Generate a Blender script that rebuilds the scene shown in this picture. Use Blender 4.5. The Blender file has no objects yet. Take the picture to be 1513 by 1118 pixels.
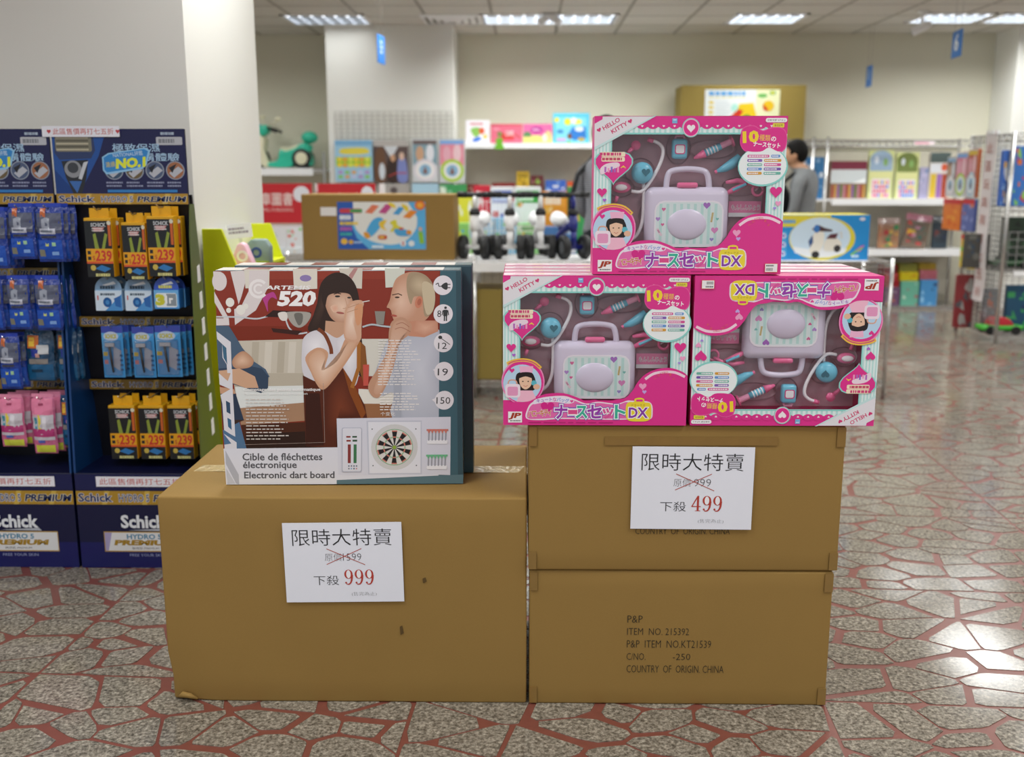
import bpy, bmesh, math, random
from mathutils import Vector, Matrix, noise
R = math.radians
random.seed(7)
scene = bpy.context.scene
COL = scene.collection

# ------------------------------------------------------------------ camera
FPX = 1500.0                      # focal length in pixels of the 1513 x 1118 frame
PITCH = math.atan(302 / FPX); YAW = math.atan(22 / FPX); EYE = 1.338
cam_d = bpy.data.cameras.new('camera'); cam = bpy.data.objects.new('camera', cam_d); COL.objects.link(cam)
cam_d.sensor_fit = 'HORIZONTAL'; cam_d.sensor_width = 36; cam_d.lens = 36 * FPX / 1513
cam.location = (0, 0, EYE); cam.rotation_euler = (math.pi / 2 - PITCH, 0, YAW)
cam_d.dof.use_dof = True; cam_d.dof.focus_distance = 2.5; cam_d.dof.aperture_fstop = 2.6
cam_d.clip_start = .05; cam_d.clip_end = 60
scene.camera = cam

def ray(px, py):
    a = (px - 756.5) / FPX; b = -(py - 559) / FPX
    c, s = math.cos(PITCH), math.sin(PITCH); cy, sy = math.cos(YAW), math.sin(YAW)
    x, y, z = a, c + b * s, -s + b * c
    return (x * cy - y * sy, x * sy + y * cy, z)
def at(px, py, Y):                # where the line of sight meets the frontal plane at distance Y
    d = ray(px, py); t = Y / d[1]; return Vector((d[0] * t, Y, EYE + d[2] * t))
def onz(px, py, z=0.0):           # where it meets the horizontal plane at height z
    d = ray(px, py); t = (z - EYE) / d[2]; return Vector((d[0] * t, d[1] * t, z))
def X(px, Y, py=300): return at(px, py, Y).x
def Z(py, Y, px=760): return at(px, py, Y).z

BACK = 10.8                        # back wall
HC = Z(50, BACK, 1000)             # ceiling height

# ------------------------------------------------------------------ world, lights, exposure
world = bpy.data.worlds.new('world'); scene.world = world; world.use_nodes = True
bg = world.node_tree.nodes['Background']; bg.inputs[0].default_value = (.92, .97, 1, 1); bg.inputs[1].default_value = .42
scene.view_settings.view_transform = 'Standard'; scene.view_settings.look = 'None'
scene.view_settings.gamma = 1; scene.view_settings.use_curve_mapping = False
scene.view_settings.exposure = 0.3
# troffers of the shop and one added light: (x, y, width, length); the far row is the one in view
v1, v2, v3, v4, v5 = onz(480, 25, HC), onz(812, 18, HC), onz(1148, 16, HC), onz(1425, 18, HC), onz(1512, 20, HC)
TROFFERS = [(v1.x, 9.75, .75, .6), (v2.x, 9.75, 1.25, .6), (v3.x, 9.75, .65, .6), (v4.x, 9.75, .62, .6), (v4.x + .68, 9.75, .62, .6)]
TROFFERS.append((-3.5, 9.5, .6, .6))  # unseen light added behind the column to brighten the left alcove
for ty in (-.9, 1.5, 3.9, 6.3, 8.1):
    for tx in (-3.3, -.9, 1.5, 3.9, 6.3):
        if 3 < ty < 5 and tx < -3: continue
        TROFFERS.append((tx, ty, .6, 1.2))
for i, (tx, ty, w, l) in enumerate(TROFFERS):
    L = bpy.data.lights.new('troffer_light', 'AREA'); L.shape = 'RECTANGLE'; L.size = w * .9; L.size_y = l * .9
    L.energy = (20 if i > 4 else 5 if i == 0 else 24) * (w * l / .72); L.color = (.985, 1, .985); L.spread = R(160 if i > 4 else 145)
    o = bpy.data.objects.new('troffer_light', L); COL.objects.link(o); o.location = (tx, ty, HC - .012)

# ------------------------------------------------------------------ materials
def lin(h):
    h = h.lstrip('#'); h = ''.join(q * 2 for q in h) if len(h) == 3 else h; c = [int(h[i:i + 2], 16) / 255 for i in (0, 2, 4)]
    return tuple((x / 12.92 if x <= .04045 else ((x + .055) / 1.055) ** 2.4) for x in c) + (1,)
MATS = {}
def mat(name, hexc, rough=.5, metal=0., var=.06, scale=14., bump=0., alpha=None, emit=0, coat=0, spec=.5):
    if name in MATS: return MATS[name]
    m = bpy.data.materials.new(name); m.use_nodes = True; nt = m.node_tree; N = nt.nodes; b = N['Principled BSDF']
    b.inputs['Roughness'].default_value = rough; b.inputs['Metallic'].default_value = metal
    b.inputs['Specular IOR Level'].default_value = spec; b.inputs['Coat Weight'].default_value = coat
    c = lin(hexc)
    tc = N.new('ShaderNodeTexCoord'); nz = N.new('ShaderNodeTexNoise'); nz.inputs['Scale'].default_value = scale; nz.inputs['Detail'].default_value = 4
    nt.links.new(tc.outputs['Object'], nz.inputs['Vector'])
    mx = N.new('ShaderNodeMix'); mx.data_type = 'RGBA'
    mx.inputs[6].default_value = tuple(min(1, k * (1 + var)) for k in c[:3]) + (1,)
    mx.inputs[7].default_value = tuple(k * (1 - var) for k in c[:3]) + (1,)
    nt.links.new(nz.outputs['Fac'], mx.inputs[0]); nt.links.new(mx.outputs[2], b.inputs['Base Color'])
    if bump:
        bp = N.new('ShaderNodeBump'); bp.inputs['Strength'].default_value = bump; bp.inputs['Distance'].default_value = .01
        nt.links.new(nz.outputs['Fac'], bp.inputs['Height']); nt.links.new(bp.outputs[0], b.inputs['Normal'])
    if emit:
        b.inputs['Emission Color'].default_value = c; b.inputs['Emission Strength'].default_value = emit
    if alpha is not None: b.inputs['Alpha'].default_value = alpha
    MATS[name] = m; return m
def print_mat(name, rough, coat=0.):
    m = bpy.data.materials.new(name); m.use_nodes = True; nt = m.node_tree; b = nt.nodes['Principled BSDF']
    a = nt.nodes.new('ShaderNodeVertexColor'); a.layer_name = 'ink'
    nt.links.new(a.outputs[0], b.inputs['Base Color']); b.inputs['Roughness'].default_value = rough; b.inputs['Coat Weight'].default_value = coat
    b.inputs['Coat Roughness'].default_value = .15
    MATS[name] = m; return m
INK = print_mat('printed_card', .38); INKM = print_mat('printed_paper', .7); INKG = print_mat('printed_gloss', .22)
def film_mat(name, tint, gloss, rough=.06, base=.06):
    m = bpy.data.materials.new(name); m.use_nodes = True; nt = m.node_tree; N = nt.nodes; N.remove(N['Principled BSDF'])
    t = N.new('ShaderNodeBsdfTransparent'); t.inputs[0].default_value = lin(tint)
    g = N.new('ShaderNodeBsdfGlossy'); g.inputs['Roughness'].default_value = rough
    lw = N.new('ShaderNodeLayerWeight'); lw.inputs[0].default_value = .5
    pw = N.new('ShaderNodeMath'); pw.operation = 'POWER'; pw.inputs[1].default_value = 4; nt.links.new(lw.outputs['Facing'], pw.inputs[0])
    nz = N.new('ShaderNodeTexNoise'); nz.inputs['Scale'].default_value = 9; nz.inputs['Detail'].default_value = 2
    tc = N.new('ShaderNodeTexCoord'); nt.links.new(tc.outputs['Object'], nz.inputs['Vector'])
    bp = N.new('ShaderNodeBump'); bp.inputs['Strength'].default_value = .5; bp.inputs['Distance'].default_value = .02
    nt.links.new(nz.outputs['Fac'], bp.inputs['Height']); nt.links.new(bp.outputs[0], g.inputs['Normal'])
    ad = N.new('ShaderNodeMath'); ad.operation = 'ADD'; ad.inputs[1].default_value = base
    ad.operation = 'MULTIPLY_ADD'; ad.inputs[1].default_value = gloss; ad.inputs[2].default_value = base
    nt.links.new(pw.outputs[0], ad.inputs[0])
    mx = N.new('ShaderNodeMixShader'); nt.links.new(ad.outputs[0], mx.inputs[0]); nt.links.new(t.outputs[0], mx.inputs[1]); nt.links.new(g.outputs[0], mx.inputs[2])
    nt.links.new(mx.outputs[0], N['Material Output'].inputs[0]); MATS[name] = m; return m
FILM = film_mat('clear_film', '#fbf9fb', .45, .10, .075)
POLY = film_mat('clear_bag', '#f6f6f8', .5, .12, .08)
SMOKE = film_mat('smoky_plastic', '#7d8f78', .4, .2, .04)

def carton_mat(name, hexc, speck):
    m = bpy.data.materials.new(name); m.use_nodes = True; nt = m.node_tree; N = nt.nodes; b = N['Principled BSDF']
    b.inputs['Roughness'].default_value = .72; b.inputs['Specular IOR Level'].default_value = .3
    tc = N.new('ShaderNodeTexCoord'); c = lin(hexc)
    n1 = N.new('ShaderNodeTexNoise'); n1.inputs['Scale'].default_value = 3.2; n1.inputs['Detail'].default_value = 6
    n2 = N.new('ShaderNodeTexNoise'); n2.inputs['Scale'].default_value = 260; n2.inputs['Detail'].default_value = 2
    mp = N.new('ShaderNodeMapping'); mp.inputs['Scale'].default_value = (1, 1, 6)
    nt.links.new(tc.outputs['Object'], n1.inputs['Vector']); nt.links.new(tc.outputs['Object'], mp.inputs[0]); nt.links.new(mp.outputs[0], n2.inputs['Vector'])
    ad = N.new('ShaderNodeMath'); ad.operation = 'MULTIPLY_ADD'; ad.inputs[1].default_value = .5
    nt.links.new(n1.outputs['Fac'], ad.inputs[0])
    ml = N.new('ShaderNodeMath'); ml.operation = 'MULTIPLY'; ml.inputs[1].default_value = speck
    nt.links.new(n2.outputs['Fac'], ml.inputs[0]); nt.links.new(ml.outputs[0], ad.inputs[2])
    mx = N.new('ShaderNodeMix'); mx.data_type = 'RGBA'
    mx.inputs[6].default_value = tuple(k * 1.18 for k in c[:3]) + (1,); mx.inputs[7].default_value = tuple(k * .8 for k in c[:3]) + (1,)
    nt.links.new(ad.outputs[0], mx.inputs[0]); nt.links.new(mx.outputs[2], b.inputs['Base Color'])
    bp = N.new('ShaderNodeBump'); bp.inputs['Strength'].default_value = .12; bp.inputs['Distance'].default_value = .01
    nt.links.new(n1.outputs['Fac'], bp.inputs['Height']); nt.links.new(bp.outputs[0], b.inputs['Normal'])
    MATS[name] = m; return m
CARTON = carton_mat('corrugated_cardboard', '#95763f', .5)
CARTON_O = carton_mat('olive_cardboard', '#8f7c3e', .4)
CHROME = mat('chrome_wire', '#c9c8c6', .25, .9, .03)
WHITE = mat('white_enamel', '#f2f3f4', .4, 0, .02)
BLACK = mat('black_rubber', '#17181a', .55)

def granite():
    m = bpy.data.materials.new('terrazzo_stone'); m.use_nodes = True; nt = m.node_tree; N = nt.nodes; b = N['Principled BSDF']
    g = N.new('ShaderNodeNewGeometry')
    n1 = N.new('ShaderNodeTexNoise'); n1.inputs['Scale'].default_value = 95; n1.inputs['Detail'].default_value = 5; n1.inputs['Roughness'].default_value = .75
    vo = N.new('ShaderNodeTexVoronoi'); vo.inputs['Scale'].default_value = 120
    nt.links.new(g.outputs['Position'], n1.inputs['Vector']); nt.links.new(g.outputs['Position'], vo.inputs['Vector'])
    cr = N.new('ShaderNodeValToRGB'); e = cr.color_ramp.elements
    e[0].position = .34; e[0].color = lin('#453e35'); e[1].position = .68; e[1].color = lin('#b0a898')
    k = cr.color_ramp.elements.new(.5); k.color = lin('#7f776a')
    nt.links.new(n1.outputs['Fac'], cr.inputs[0])
    hs = N.new('ShaderNodeHueSaturation'); hs.inputs['Saturation'].default_value = .9
    mr = N.new('ShaderNodeMapRange'); mr.inputs[3].default_value = .78; mr.inputs[4].default_value = 1.18
    nt.links.new(g.outputs['Random Per Island'], mr.inputs[0]); nt.links.new(mr.outputs[0], hs.inputs['Value'])
    mx = N.new('ShaderNodeMix'); mx.data_type = 'RGBA'; mx.blend_type = 'OVERLAY'; mx.inputs[0].default_value = .3
    nt.links.new(cr.outputs[0], mx.inputs[6]); nt.links.new(vo.outputs['Color'], mx.inputs[7])
    bw = N.new('ShaderNodeRGBToBW'); nt.links.new(vo.outputs['Color'], bw.inputs[0]); nt.links.new(bw.outputs[0], mx.inputs[7])
    nt.links.new(mx.outputs[2], hs.inputs['Color']); nt.links.new(hs.outputs[0], b.inputs['Base Color'])
    b.inputs['Roughness'].default_value = .12; b.inputs['Specular IOR Level'].default_value = .55
    MATS['stone'] = m; return m
STONE = granite()

# ------------------------------------------------------------------ mesh helpers
class MB:
    def __init__(s): s.v = []; s.f = []; s.m = []
    def add(s, vs, fs, m=0):
        o = len(s.v); s.v += [tuple(p) for p in vs]; s.f += [tuple(i + o for i in f) for f in fs]; s.m += [m] * len(fs); return s
    def box(s, x0, x1, y0, y1, z0, z1, m=0):
        vs = [(x, y, z) for z in (z0, z1) for y in (y0, y1) for x in (x0, x1)]
        return s.add(vs, [(0, 2, 3, 1), (4, 5, 7, 6), (0, 1, 5, 4), (2, 6, 7, 3), (0, 4, 6, 2), (1, 3, 7, 5)], m)
    def prism(s, pts, y0, y1, m=0):            # outline in x,z pulled along y
        n = len(pts); vs = [(x, y0, z) for x, z in pts] + [(x, y1, z) for x, z in pts]
        fs = [tuple(range(n)), tuple(range(2 * n - 1, n - 1, -1))] + [(i, i + n, (i + 1) % n + n, (i + 1) % n) for i in range(n)]
        return s.add(vs, fs, m)
    def prismx(s, pts, x0, x1, m=0):           # outline in y,z pulled along x
        n = len(pts); vs = [(x0, y, z) for y, z in pts] + [(x1, y, z) for y, z in pts]
        fs = [tuple(range(n)), tuple(range(2 * n - 1, n - 1, -1))] + [(i, i + n, (i + 1) % n + n, (i + 1) % n) for i in range(n)]
        return s.add(vs, fs, m)
    def cyl(s, p, q, r0, r1=None, n=10, m=0):
        r1 = r0 if r1 is None else r1; p, q = Vector(p), Vector(q); d = (q - p).normalized()
        a = d.orthogonal().normalized(); b = d.cross(a); vs = []
        for c, r in ((p, r0), (q, r1)): vs += [c + (a * math.cos(2 * math.pi * i / n) + b * math.sin(2 * math.pi * i / n)) * r for i in range(n)]
        fs = [tuple(range(n - 1, -1, -1)), tuple(range(n, 2 * n))] + [(i, (i + 1) % n, (i + 1) % n + n, i + n) for i in range(n)]
        return s.add(vs, fs, m)
    def tube(s, pts, r, n=8, m=0):
        pts = [Vector(p) for p in pts]; rs = r if isinstance(r, (list, tuple)) else [r] * len(pts); vs = []; fs = []
        a = None
        for i, p in enumerate(pts):
            d = (pts[min(i + 1, len(pts) - 1)] - pts[max(i - 1, 0)]).normalized()
            a = d.orthogonal().normalized() if a is None else (a - d * a.dot(d)).normalized()
            b = d.cross(a); vs += [p + (a * math.cos(2 * math.pi * k / n) + b * math.sin(2 * math.pi * k / n)) * rs[i] for k in range(n)]
        for i in range(len(pts) - 1): fs += [(i * n + k, i * n + (k + 1) % n, (i + 1) * n + (k + 1) % n, (i + 1) * n + k) for k in range(n)]
        fs += [tuple(range(n - 1, -1, -1)), tuple(range((len(pts) - 1) * n, len(pts) * n))]
        return s.add(vs, fs, m)
    def ball(s, c, rx, ry, rz, n=14, k=9, m=0, M=None):
        vs = []; fs = []
        for j in range(k + 1):
            t = math.pi * j / k
            for i in range(n):
                a = 2 * math.pi * i / n; p = Vector((rx * math.sin(t) * math.cos(a), ry * math.sin(t) * math.sin(a), rz * math.cos(t)))
                if M: p = M @ p
                vs.append(p + Vector(c))
        for j in range(k): fs += [(j * n + i, (j + 1) * n + i, (j + 1) * n + (i + 1) % n, j * n + (i + 1) % n) for i in range(n)]
        return s.add(vs, fs, m)
    def lathe(s, prof, c, axis='z', n=24, m=0):   # profile of (radius, height)
        vs = []; fs = []
        for r, h in prof:
            for i in range(n):
                a = 2 * math.pi * i / n; u, w = r * math.cos(a), r * math.sin(a)
                q = (u, w, h) if axis == 'z' else ((h, u, w) if axis == 'x' else (u, h, w))
                vs.append(Vector(q) + Vector(c))
        for j in range(len(prof) - 1): fs += [(j * n + i, j * n + (i + 1) % n, (j + 1) * n + (i + 1) % n, (j + 1) * n + i) for i in range(n)]
        return s.add(vs, fs, m)
    def build(s, name, mats, parent=None, loc=(0, 0, 0), rz=0, smooth=False, bevel=0, seg=2, kind=None):
        me = bpy.data.meshes.new(name); me.from_pydata(s.v, [], s.f)
        for q in (mats if isinstance(mats, (list, tuple)) else [mats]): me.materials.append(q)
        me.polygons.foreach_set('material_index', s.m)
        bm = bmesh.new(); bm.from_mesh(me); bmesh.ops.recalc_face_normals(bm, faces=bm.faces)
        if bevel:
            bmesh.ops.remove_doubles(bm, verts=bm.verts, dist=1e-5)
            es = [e for e in bm.edges if len(e.link_faces) == 2 and e.calc_face_angle(0) > .5]
            bmesh.ops.bevel(bm, geom=es, offset=bevel, segments=seg, affect='EDGES', profile=.5, clamp_overlap=True)
        bm.to_mesh(me); bm.free()
        if smooth: me.shade_smooth() if smooth is True else me.shade_auto_smooth() if hasattr(me, 'shade_auto_smooth') else me.shade_smooth()
        o = bpy.data.objects.new(name, me); COL.objects.link(o); o.parent = parent
        o.location = loc; o.rotation_euler = (0, 0, rz)
        if kind: o['kind'] = kind
        return o

def tag(o, label, cat, group=None, kind=None):
    o['label'] = label; o['category'] = cat
    if group: o['group'] = group
    if kind: o['kind'] = kind
    return o
def thing(name, label, cat, loc=(0, 0, 0), rz=0, group=None):
    o = bpy.data.objects.new(name, None); COL.objects.link(o); o.empty_display_size = .05
    o.location = loc; o.rotation_euler = (0, 0, rz); return tag(o, label, cat, group)
def struct(o): o['kind'] = 'structure'; return o
def dup(o, loc=None, rz=None, label=None, group=None, parent=None):
    c = o.copy(); COL.objects.link(c); c.parent = parent
    if loc is not None: c.location = loc
    if rz is not None: c.rotation_euler = (0, 0, rz)
    if label: c['label'] = label
    if group: c['group'] = group
    for ch in o.children: dup(ch, parent=c)
    return c

# ------------------------------------------------------------------ flat print
GLY = {}
def glyphs(t, bold):
    k = (t, bold)
    if k not in GLY:
        cu = bpy.data.curves.new('lettering', 'FONT'); cu.body = t; cu.size = 1; cu.resolution_u = 2; cu.offset = bold; cu.fill_mode = 'FRONT'
        ob = bpy.data.objects.new('lettering', cu); COL.objects.link(ob)
        bpy.context.view_layer.update()
        me = ob.evaluated_get(bpy.context.evaluated_depsgraph_get()).to_mesh()
        GLY[k] = ([(v.co.x, v.co.y) for v in me.vertices], [tuple(p.vertices) for p in me.polygons])
        bpy.data.objects.remove(ob); bpy.data.curves.remove(cu)
    return GLY[k]
def spline(pts, k=6, closed=True):
    out = []; n = len(pts)
    for i in range(n if closed else n - 1):
        g = lambda j: pts[j % n] if closed else pts[max(0, min(n - 1, j))]
        p0, p1, p2, p3 = g(i - 1), g(i), g(i + 1), g(i + 2)
        for q in range(k):
            t = q / k
            out.append(tuple(.5 * (2 * b + (c - a) * t + (2 * a - 5 * b + 4 * c - d) * t * t + (3 * b - a - 3 * c + d) * t ** 3) for a, b, c, d in zip(p0, p1, p2, p3)))
    if not closed: out.append(tuple(pts[-1]))
    return out
class Print:
    """flat printed picture; coordinates (u right, v down) inside the rectangle u0 v0 u1 v1, W x H metres"""
    def __init__(s, u0, v0, u1, v1, W, H, step=1.2e-5, skew=0.):
        s.a = (u0, v0, u1, v1, W, H, skew); s.step = step; s.n = 0; s.v = []; s.f = []; s.c = []
    def xz(s, u, v):
        u0, v0, u1, v1, W, H, k = s.a
        return ((u - u0 - k * (v - v0) / (v1 - v0)) / (u1 - u0) * W - W / 2, H * (v1 - v) / (v1 - v0))
    def _put(s, pts, faces, col):
        o = len(s.v); y = -s.step * s.n
        for u, v in pts: x, z = s.xz(u, v); s.v.append((x, y, z))
        for f in faces: s.f.append(tuple(i + o for i in f)); s.c.append(lin(col))
    def poly(s, pts, col): s.n += 1; s._put(pts, [tuple(range(len(pts)))], col); return s
    def soft(s, pts, cin, cout, ctr=None):                       # printed shape that blends from the middle to its rim
        n = len(pts); cu, cv = ctr or (sum(p[0] for p in pts) / n, sum(p[1] for p in pts) / n); s.n += 1; o = len(s.v); y = -s.step * s.n
        for u, v in [(cu, cv)] + list(pts): x, z = s.xz(u, v); s.v.append((x, y, z))
        a, b = lin(cin), lin(cout)
        for i in range(n): s.f.append((o, o + 1 + i, o + 1 + (i + 1) % n)); s.c.append([a, b, b])
        return s
    def blob(s, pts, col, k=5): return s.poly(spline(pts, k), col)
    def rect(s, u0, v0, u1, v1, col): return s.poly([(u0, v0), (u1, v0), (u1, v1), (u0, v1)], col)
    def rrect(s, u0, v0, u1, v1, r, col):
        p = []
        for cx, cy, a0 in ((u1 - r, v0 + r, -90), (u1 - r, v1 - r, 0), (u0 + r, v1 - r, 90), (u0 + r, v0 + r, 180)):
            p += [(cx + r * math.cos(R(a0 + t)), cy + r * math.sin(R(a0 + t))) for t in (0, 30, 60, 90)]
        return s.poly(p, col)
    def ell(s, cu, cv, ru, rv, col, n=28, rot=0):
        c, q = math.cos(R(rot)), math.sin(R(rot)); p = []
        for i in range(n):
            a = 2 * math.pi * i / n; x, y = ru * math.cos(a), rv * math.sin(a); p.append((cu + x * c - y * q, cv + x * q + y * c))
        return s.poly(p, col)
    def heart(s, cu, cv, w, col, h=None, rot=0):
        h = h or w * .92; p = []
        for i in range(26):
            t = 2 * math.pi * i / 26; x = 16 * math.sin(t) ** 3 / 32 * w; y = -(13 * math.cos(t) - 5 * math.cos(2 * t) - 2 * math.cos(3 * t) - math.cos(4 * t)) / 29 * h
            c, q = math.cos(R(rot)), math.sin(R(rot)); p.append((cu + x * c - y * q, cv + x * q + y * c))
        return s.poly(p, col)
    def line(s, pts, w, col, w2=None):
        s.n += 1; L = []; Rr = []; n = len(pts)
        for i, p in enumerate(pts):
            a, b = pts[max(0, i - 1)], pts[min(n - 1, i + 1)]; dx, dy = b[0] - a[0], b[1] - a[1]; l = math.hypot(dx, dy) or 1
            ww = (w if w2 is None else w + (w2 - w) * i / max(1, n - 1)) / 2
            L.append((p[0] - dy / l * ww, p[1] + dx / l * ww)); Rr.append((p[0] + dy / l * ww, p[1] - dx / l * ww))
        s._put(L + Rr, [(i, i + 1, n + i + 1, n + i) for i in range(n - 1)], col); return s
    def txt(s, t, u0, v0, u1, v1, col, bold=0., rot=0, shear=0., layer=True):
        b, _ = glyphs(t, 0.); vs, fs = glyphs(t, bold)
        xa, xb = min(p[0] for p in b), max(p[0] for p in b); ya, yb = min(p[1] for p in b), max(p[1] for p in b)
        sx = (u1 - u0) / ((xb - xa) or 1); sy = (v1 - v0) / ((yb - ya) or 1); cu, cv = (u0 + u1) / 2, (v0 + v1) / 2
        c, q = math.cos(R(rot)), math.sin(R(rot)); P = []
        for x, y in vs:
            dx = (x - (xa + xb) / 2) * sx + shear * (y - (ya + yb) / 2) * sy; dy = -(y - (ya + yb) / 2) * sy
            P.append((cu + dx * c - dy * q, cv + dx * q + dy * c))
        s.n += 1; s._put(P, fs, col); return s
    def ch(s, t, cu, cv, size, col, bold=0., rot=0, sx=1.):      # one square character in its em box
        vs, fs = glyphs(t, bold); c, q = math.cos(R(rot)), math.sin(R(rot)); P = []
        for x, y in vs:
            dx, dy = (x - .5) * size * sx, -(y - .37) * size; P.append((cu + dx * c - dy * q, cv + dx * q + dy * c))
        s.n += 1; s._put(P, fs, col); return s
    def bars(s, u0, v0, u1, v1, n, col, fill=.5, seed=1):     # lines of type too small to read
        rg = random.Random(seed); h = (v1 - v0) / n
        s.n += 1
        for i in range(n):
            a = u0; e = u0 + (u1 - u0) * rg.uniform(.7, 1)
            while a < e:
                w = (u1 - u0) * rg.uniform(.05, .16); b2 = min(a + w, e)
                s._put([(a, v0 + i * h), (b2, v0 + i * h), (b2, v0 + (i + fill) * h), (a, v0 + (i + fill) * h)], [(0, 1, 2, 3)], col); a = b2 + (u1 - u0) * .025
        return s
    def build(s, name, parent, y=0., m=None, loc=None, label=None):
        me = bpy.data.meshes.new(name); me.from_pydata(s.v, [], s.f); me.materials.append(m or INK)
        ca = me.color_attributes.new('ink', 'FLOAT_COLOR', 'CORNER'); buf = []
        for f, c in zip(s.f, s.c): buf += [q for e in c for q in e] if isinstance(c, list) else list(c) * len(f)
        ca.data.foreach_set('color', buf)
        o = bpy.data.objects.new(name, me); COL.objects.link(o); o.parent = parent; o.location = loc or (0, y, 0)
        if label: o['label'] = label
        return o
# ------------------------------------------------------------------ floor: crazy-paving slabs
GROUT = mat('red_brown_grout', '#7a463c', .3, 0, .18, 40)
fl = MB(); fl.box(-9, 10, -3, BACK + .3, -.05, 0)
floor = struct(fl.build('floor', GROUT))
def clip(poly, nx, ny, d):
    out = []; n = len(poly)
    for i in range(n):
        p, q = poly[i], poly[(i + 1) % n]; a = nx * p[0] + ny * p[1] - d; b = nx * q[0] + ny * q[1] - d
        if a <= 0: out.append(p)
        if (a < 0 < b) or (b < 0 < a):
            t = a / (a - b); out.append((p[0] + (q[0] - p[0]) * t, p[1] + (q[1] - p[1]) * t))
    return out
SW, SD = 1.05, .75
def slab_pattern(rg):
    seeds = []
    while len(seeds) < 44:
        p = (rg.uniform(0, SW), rg.uniform(0, SD))
        if all(math.hypot((p[0] - q[0]) * .8, (p[1] - q[1]) * 1.15) > .073 for q in seeds): seeds.append(p)
        elif rg.random() < .02: seeds.append(p)
    out = []
    for i, p in enumerate(seeds):
        e = .005; poly = [(e, e), (SW - e, e), (SW - e, SD - e), (e, SD - e)]
        for j, q in enumerate(seeds):
            if i == j: continue
            dx, dy = (q[0] - p[0]) * .64, (q[1] - p[1]) * 1.3; l = math.hypot(dx, dy)
            if l > .5: continue
            nx, ny = dx / l, dy / l; mx, my = (p[0] + q[0]) / 2, (p[1] + q[1]) / 2
            g = ((i * 7 + j * 7) * 131 % 97) / 97
            gap = .003 + .0115 * g * g
            poly = clip(poly, nx, ny, nx * mx + ny * my - gap)
            if len(poly) < 3: break
        if len(poly) < 3: continue
        cx = sum(a for a, b in poly) / len(poly); cy = sum(b for a, b in poly) / len(poly)
        ar = abs(sum(poly[k][0] * poly[(k + 1) % len(poly)][1] - poly[(k + 1) % len(poly)][0] * poly[k][1] for k in range(len(poly)))) / 2
        if ar < 4e-4: continue
        res = []                                   # knock the sharp corners off a little
        for k in range(len(poly)):
            a, b, c = poly[k - 1], poly[k], poly[(k + 1) % len(poly)]
            if math.dist(a, b) < .012: continue
            r = rg.uniform(.0, .24)
            if r < .05: res.append(b)
            else:
                res.append((b[0] + (a[0] - b[0]) * r, b[1] + (a[1] - b[1]) * r)); res.append((b[0] + (c[0] - b[0]) * r, b[1] + (c[1] - b[1]) * r))
        if len(res) >= 3: out.append(res)
    return out
rgf = random.Random(3); PAT = [slab_pattern(rgf) for _ in range(20)]
A0 = R(-3.2); ORG = onz(620, 1015)
def px_of(x, y, z=0):
    d = Vector((x, y, z - EYE)); c, s = math.cos(PITCH), math.sin(PITCH)
    xx = d.x * math.cos(YAW) + d.y * math.sin(YAW); yy = -d.x * math.sin(YAW) + d.y * math.cos(YAW)
    dep = yy * c - d.z * s; up = yy * s + d.z * c
    return (756.5 + FPX * xx / dep, 559 - FPX * up / dep) if dep > .05 else None
stones = []
for gi in range(-8, 9):
    for gj in range(-3, 13):
        pt = PAT[rgf.randrange(20)]; fx, fy = rgf.random() < .5, rgf.random() < .5
        for poly in pt:
            w = []
            for a, b in poly:
                a = SW - a if fx else a; b = SD - b if fy else b
                u, v = gi * SW + a, gj * SD + b
                w.append((ORG.x + u * math.cos(A0) - v * math.sin(A0), ORG.y + u * math.sin(A0) + v * math.cos(A0)))
            if fx != fy: w.reverse()
            cx = sum(p[0] for p in w) / len(w); cy = sum(p[1] for p in w) / len(w)
            if cy > BACK - .1 or cy < -1.2 or abs(cx) > 7.5: continue
            sc = 0
            if cy > 1.6:
                P = [px_of(*p) for p in w]
                inn = [q for q in P if -5 < q[0] < 1518 and q[1] < 1123]
                hid = sum(1 for q in P if (258 < q[0] < 1222 and 640 < q[1] < 1036) or (q[0] < 230 and q[1] < 838) or (330 < q[0] < 700 and q[1] < 720)
                          or (742 < q[0] < 1290 and q[1] < 640) or (230 <= q[0] < 335 and q[1] < 830))
                if inn and hid < len(P) - 1:
                    sc = abs(sum(P[k][0] * P[k - 1][1] - P[k - 1][0] * P[k][1] for k in range(len(P)))) / 2
            stones.append((sc, w))
stones.sort(key=lambda t: -t[0])
def stone_mesh(mb, w):
    n = len(w); t = .0016
    mb.add([(x, y, t) for x, y in w] + [(x, y, -.002) for x, y in w], [tuple(range(n))] + [(i, i + n, (i + 1) % n + n, (i + 1) % n) for i in range(n)])
for sc, w in stones[:300]:
    cx = sum(p[0] for p in w) / len(w); cy = sum(p[1] for p in w) / len(w)
    mb = MB(); stone_mesh(mb, [(x - cx, y - cy) for x, y in w]); mb.build('paving_stone', STONE, floor, (cx, cy, 0))
mb = MB()
for sc, w in stones[300:]: stone_mesh(mb, w)
mb.build('paving_stone_field', STONE, floor, kind='stuff')

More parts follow.
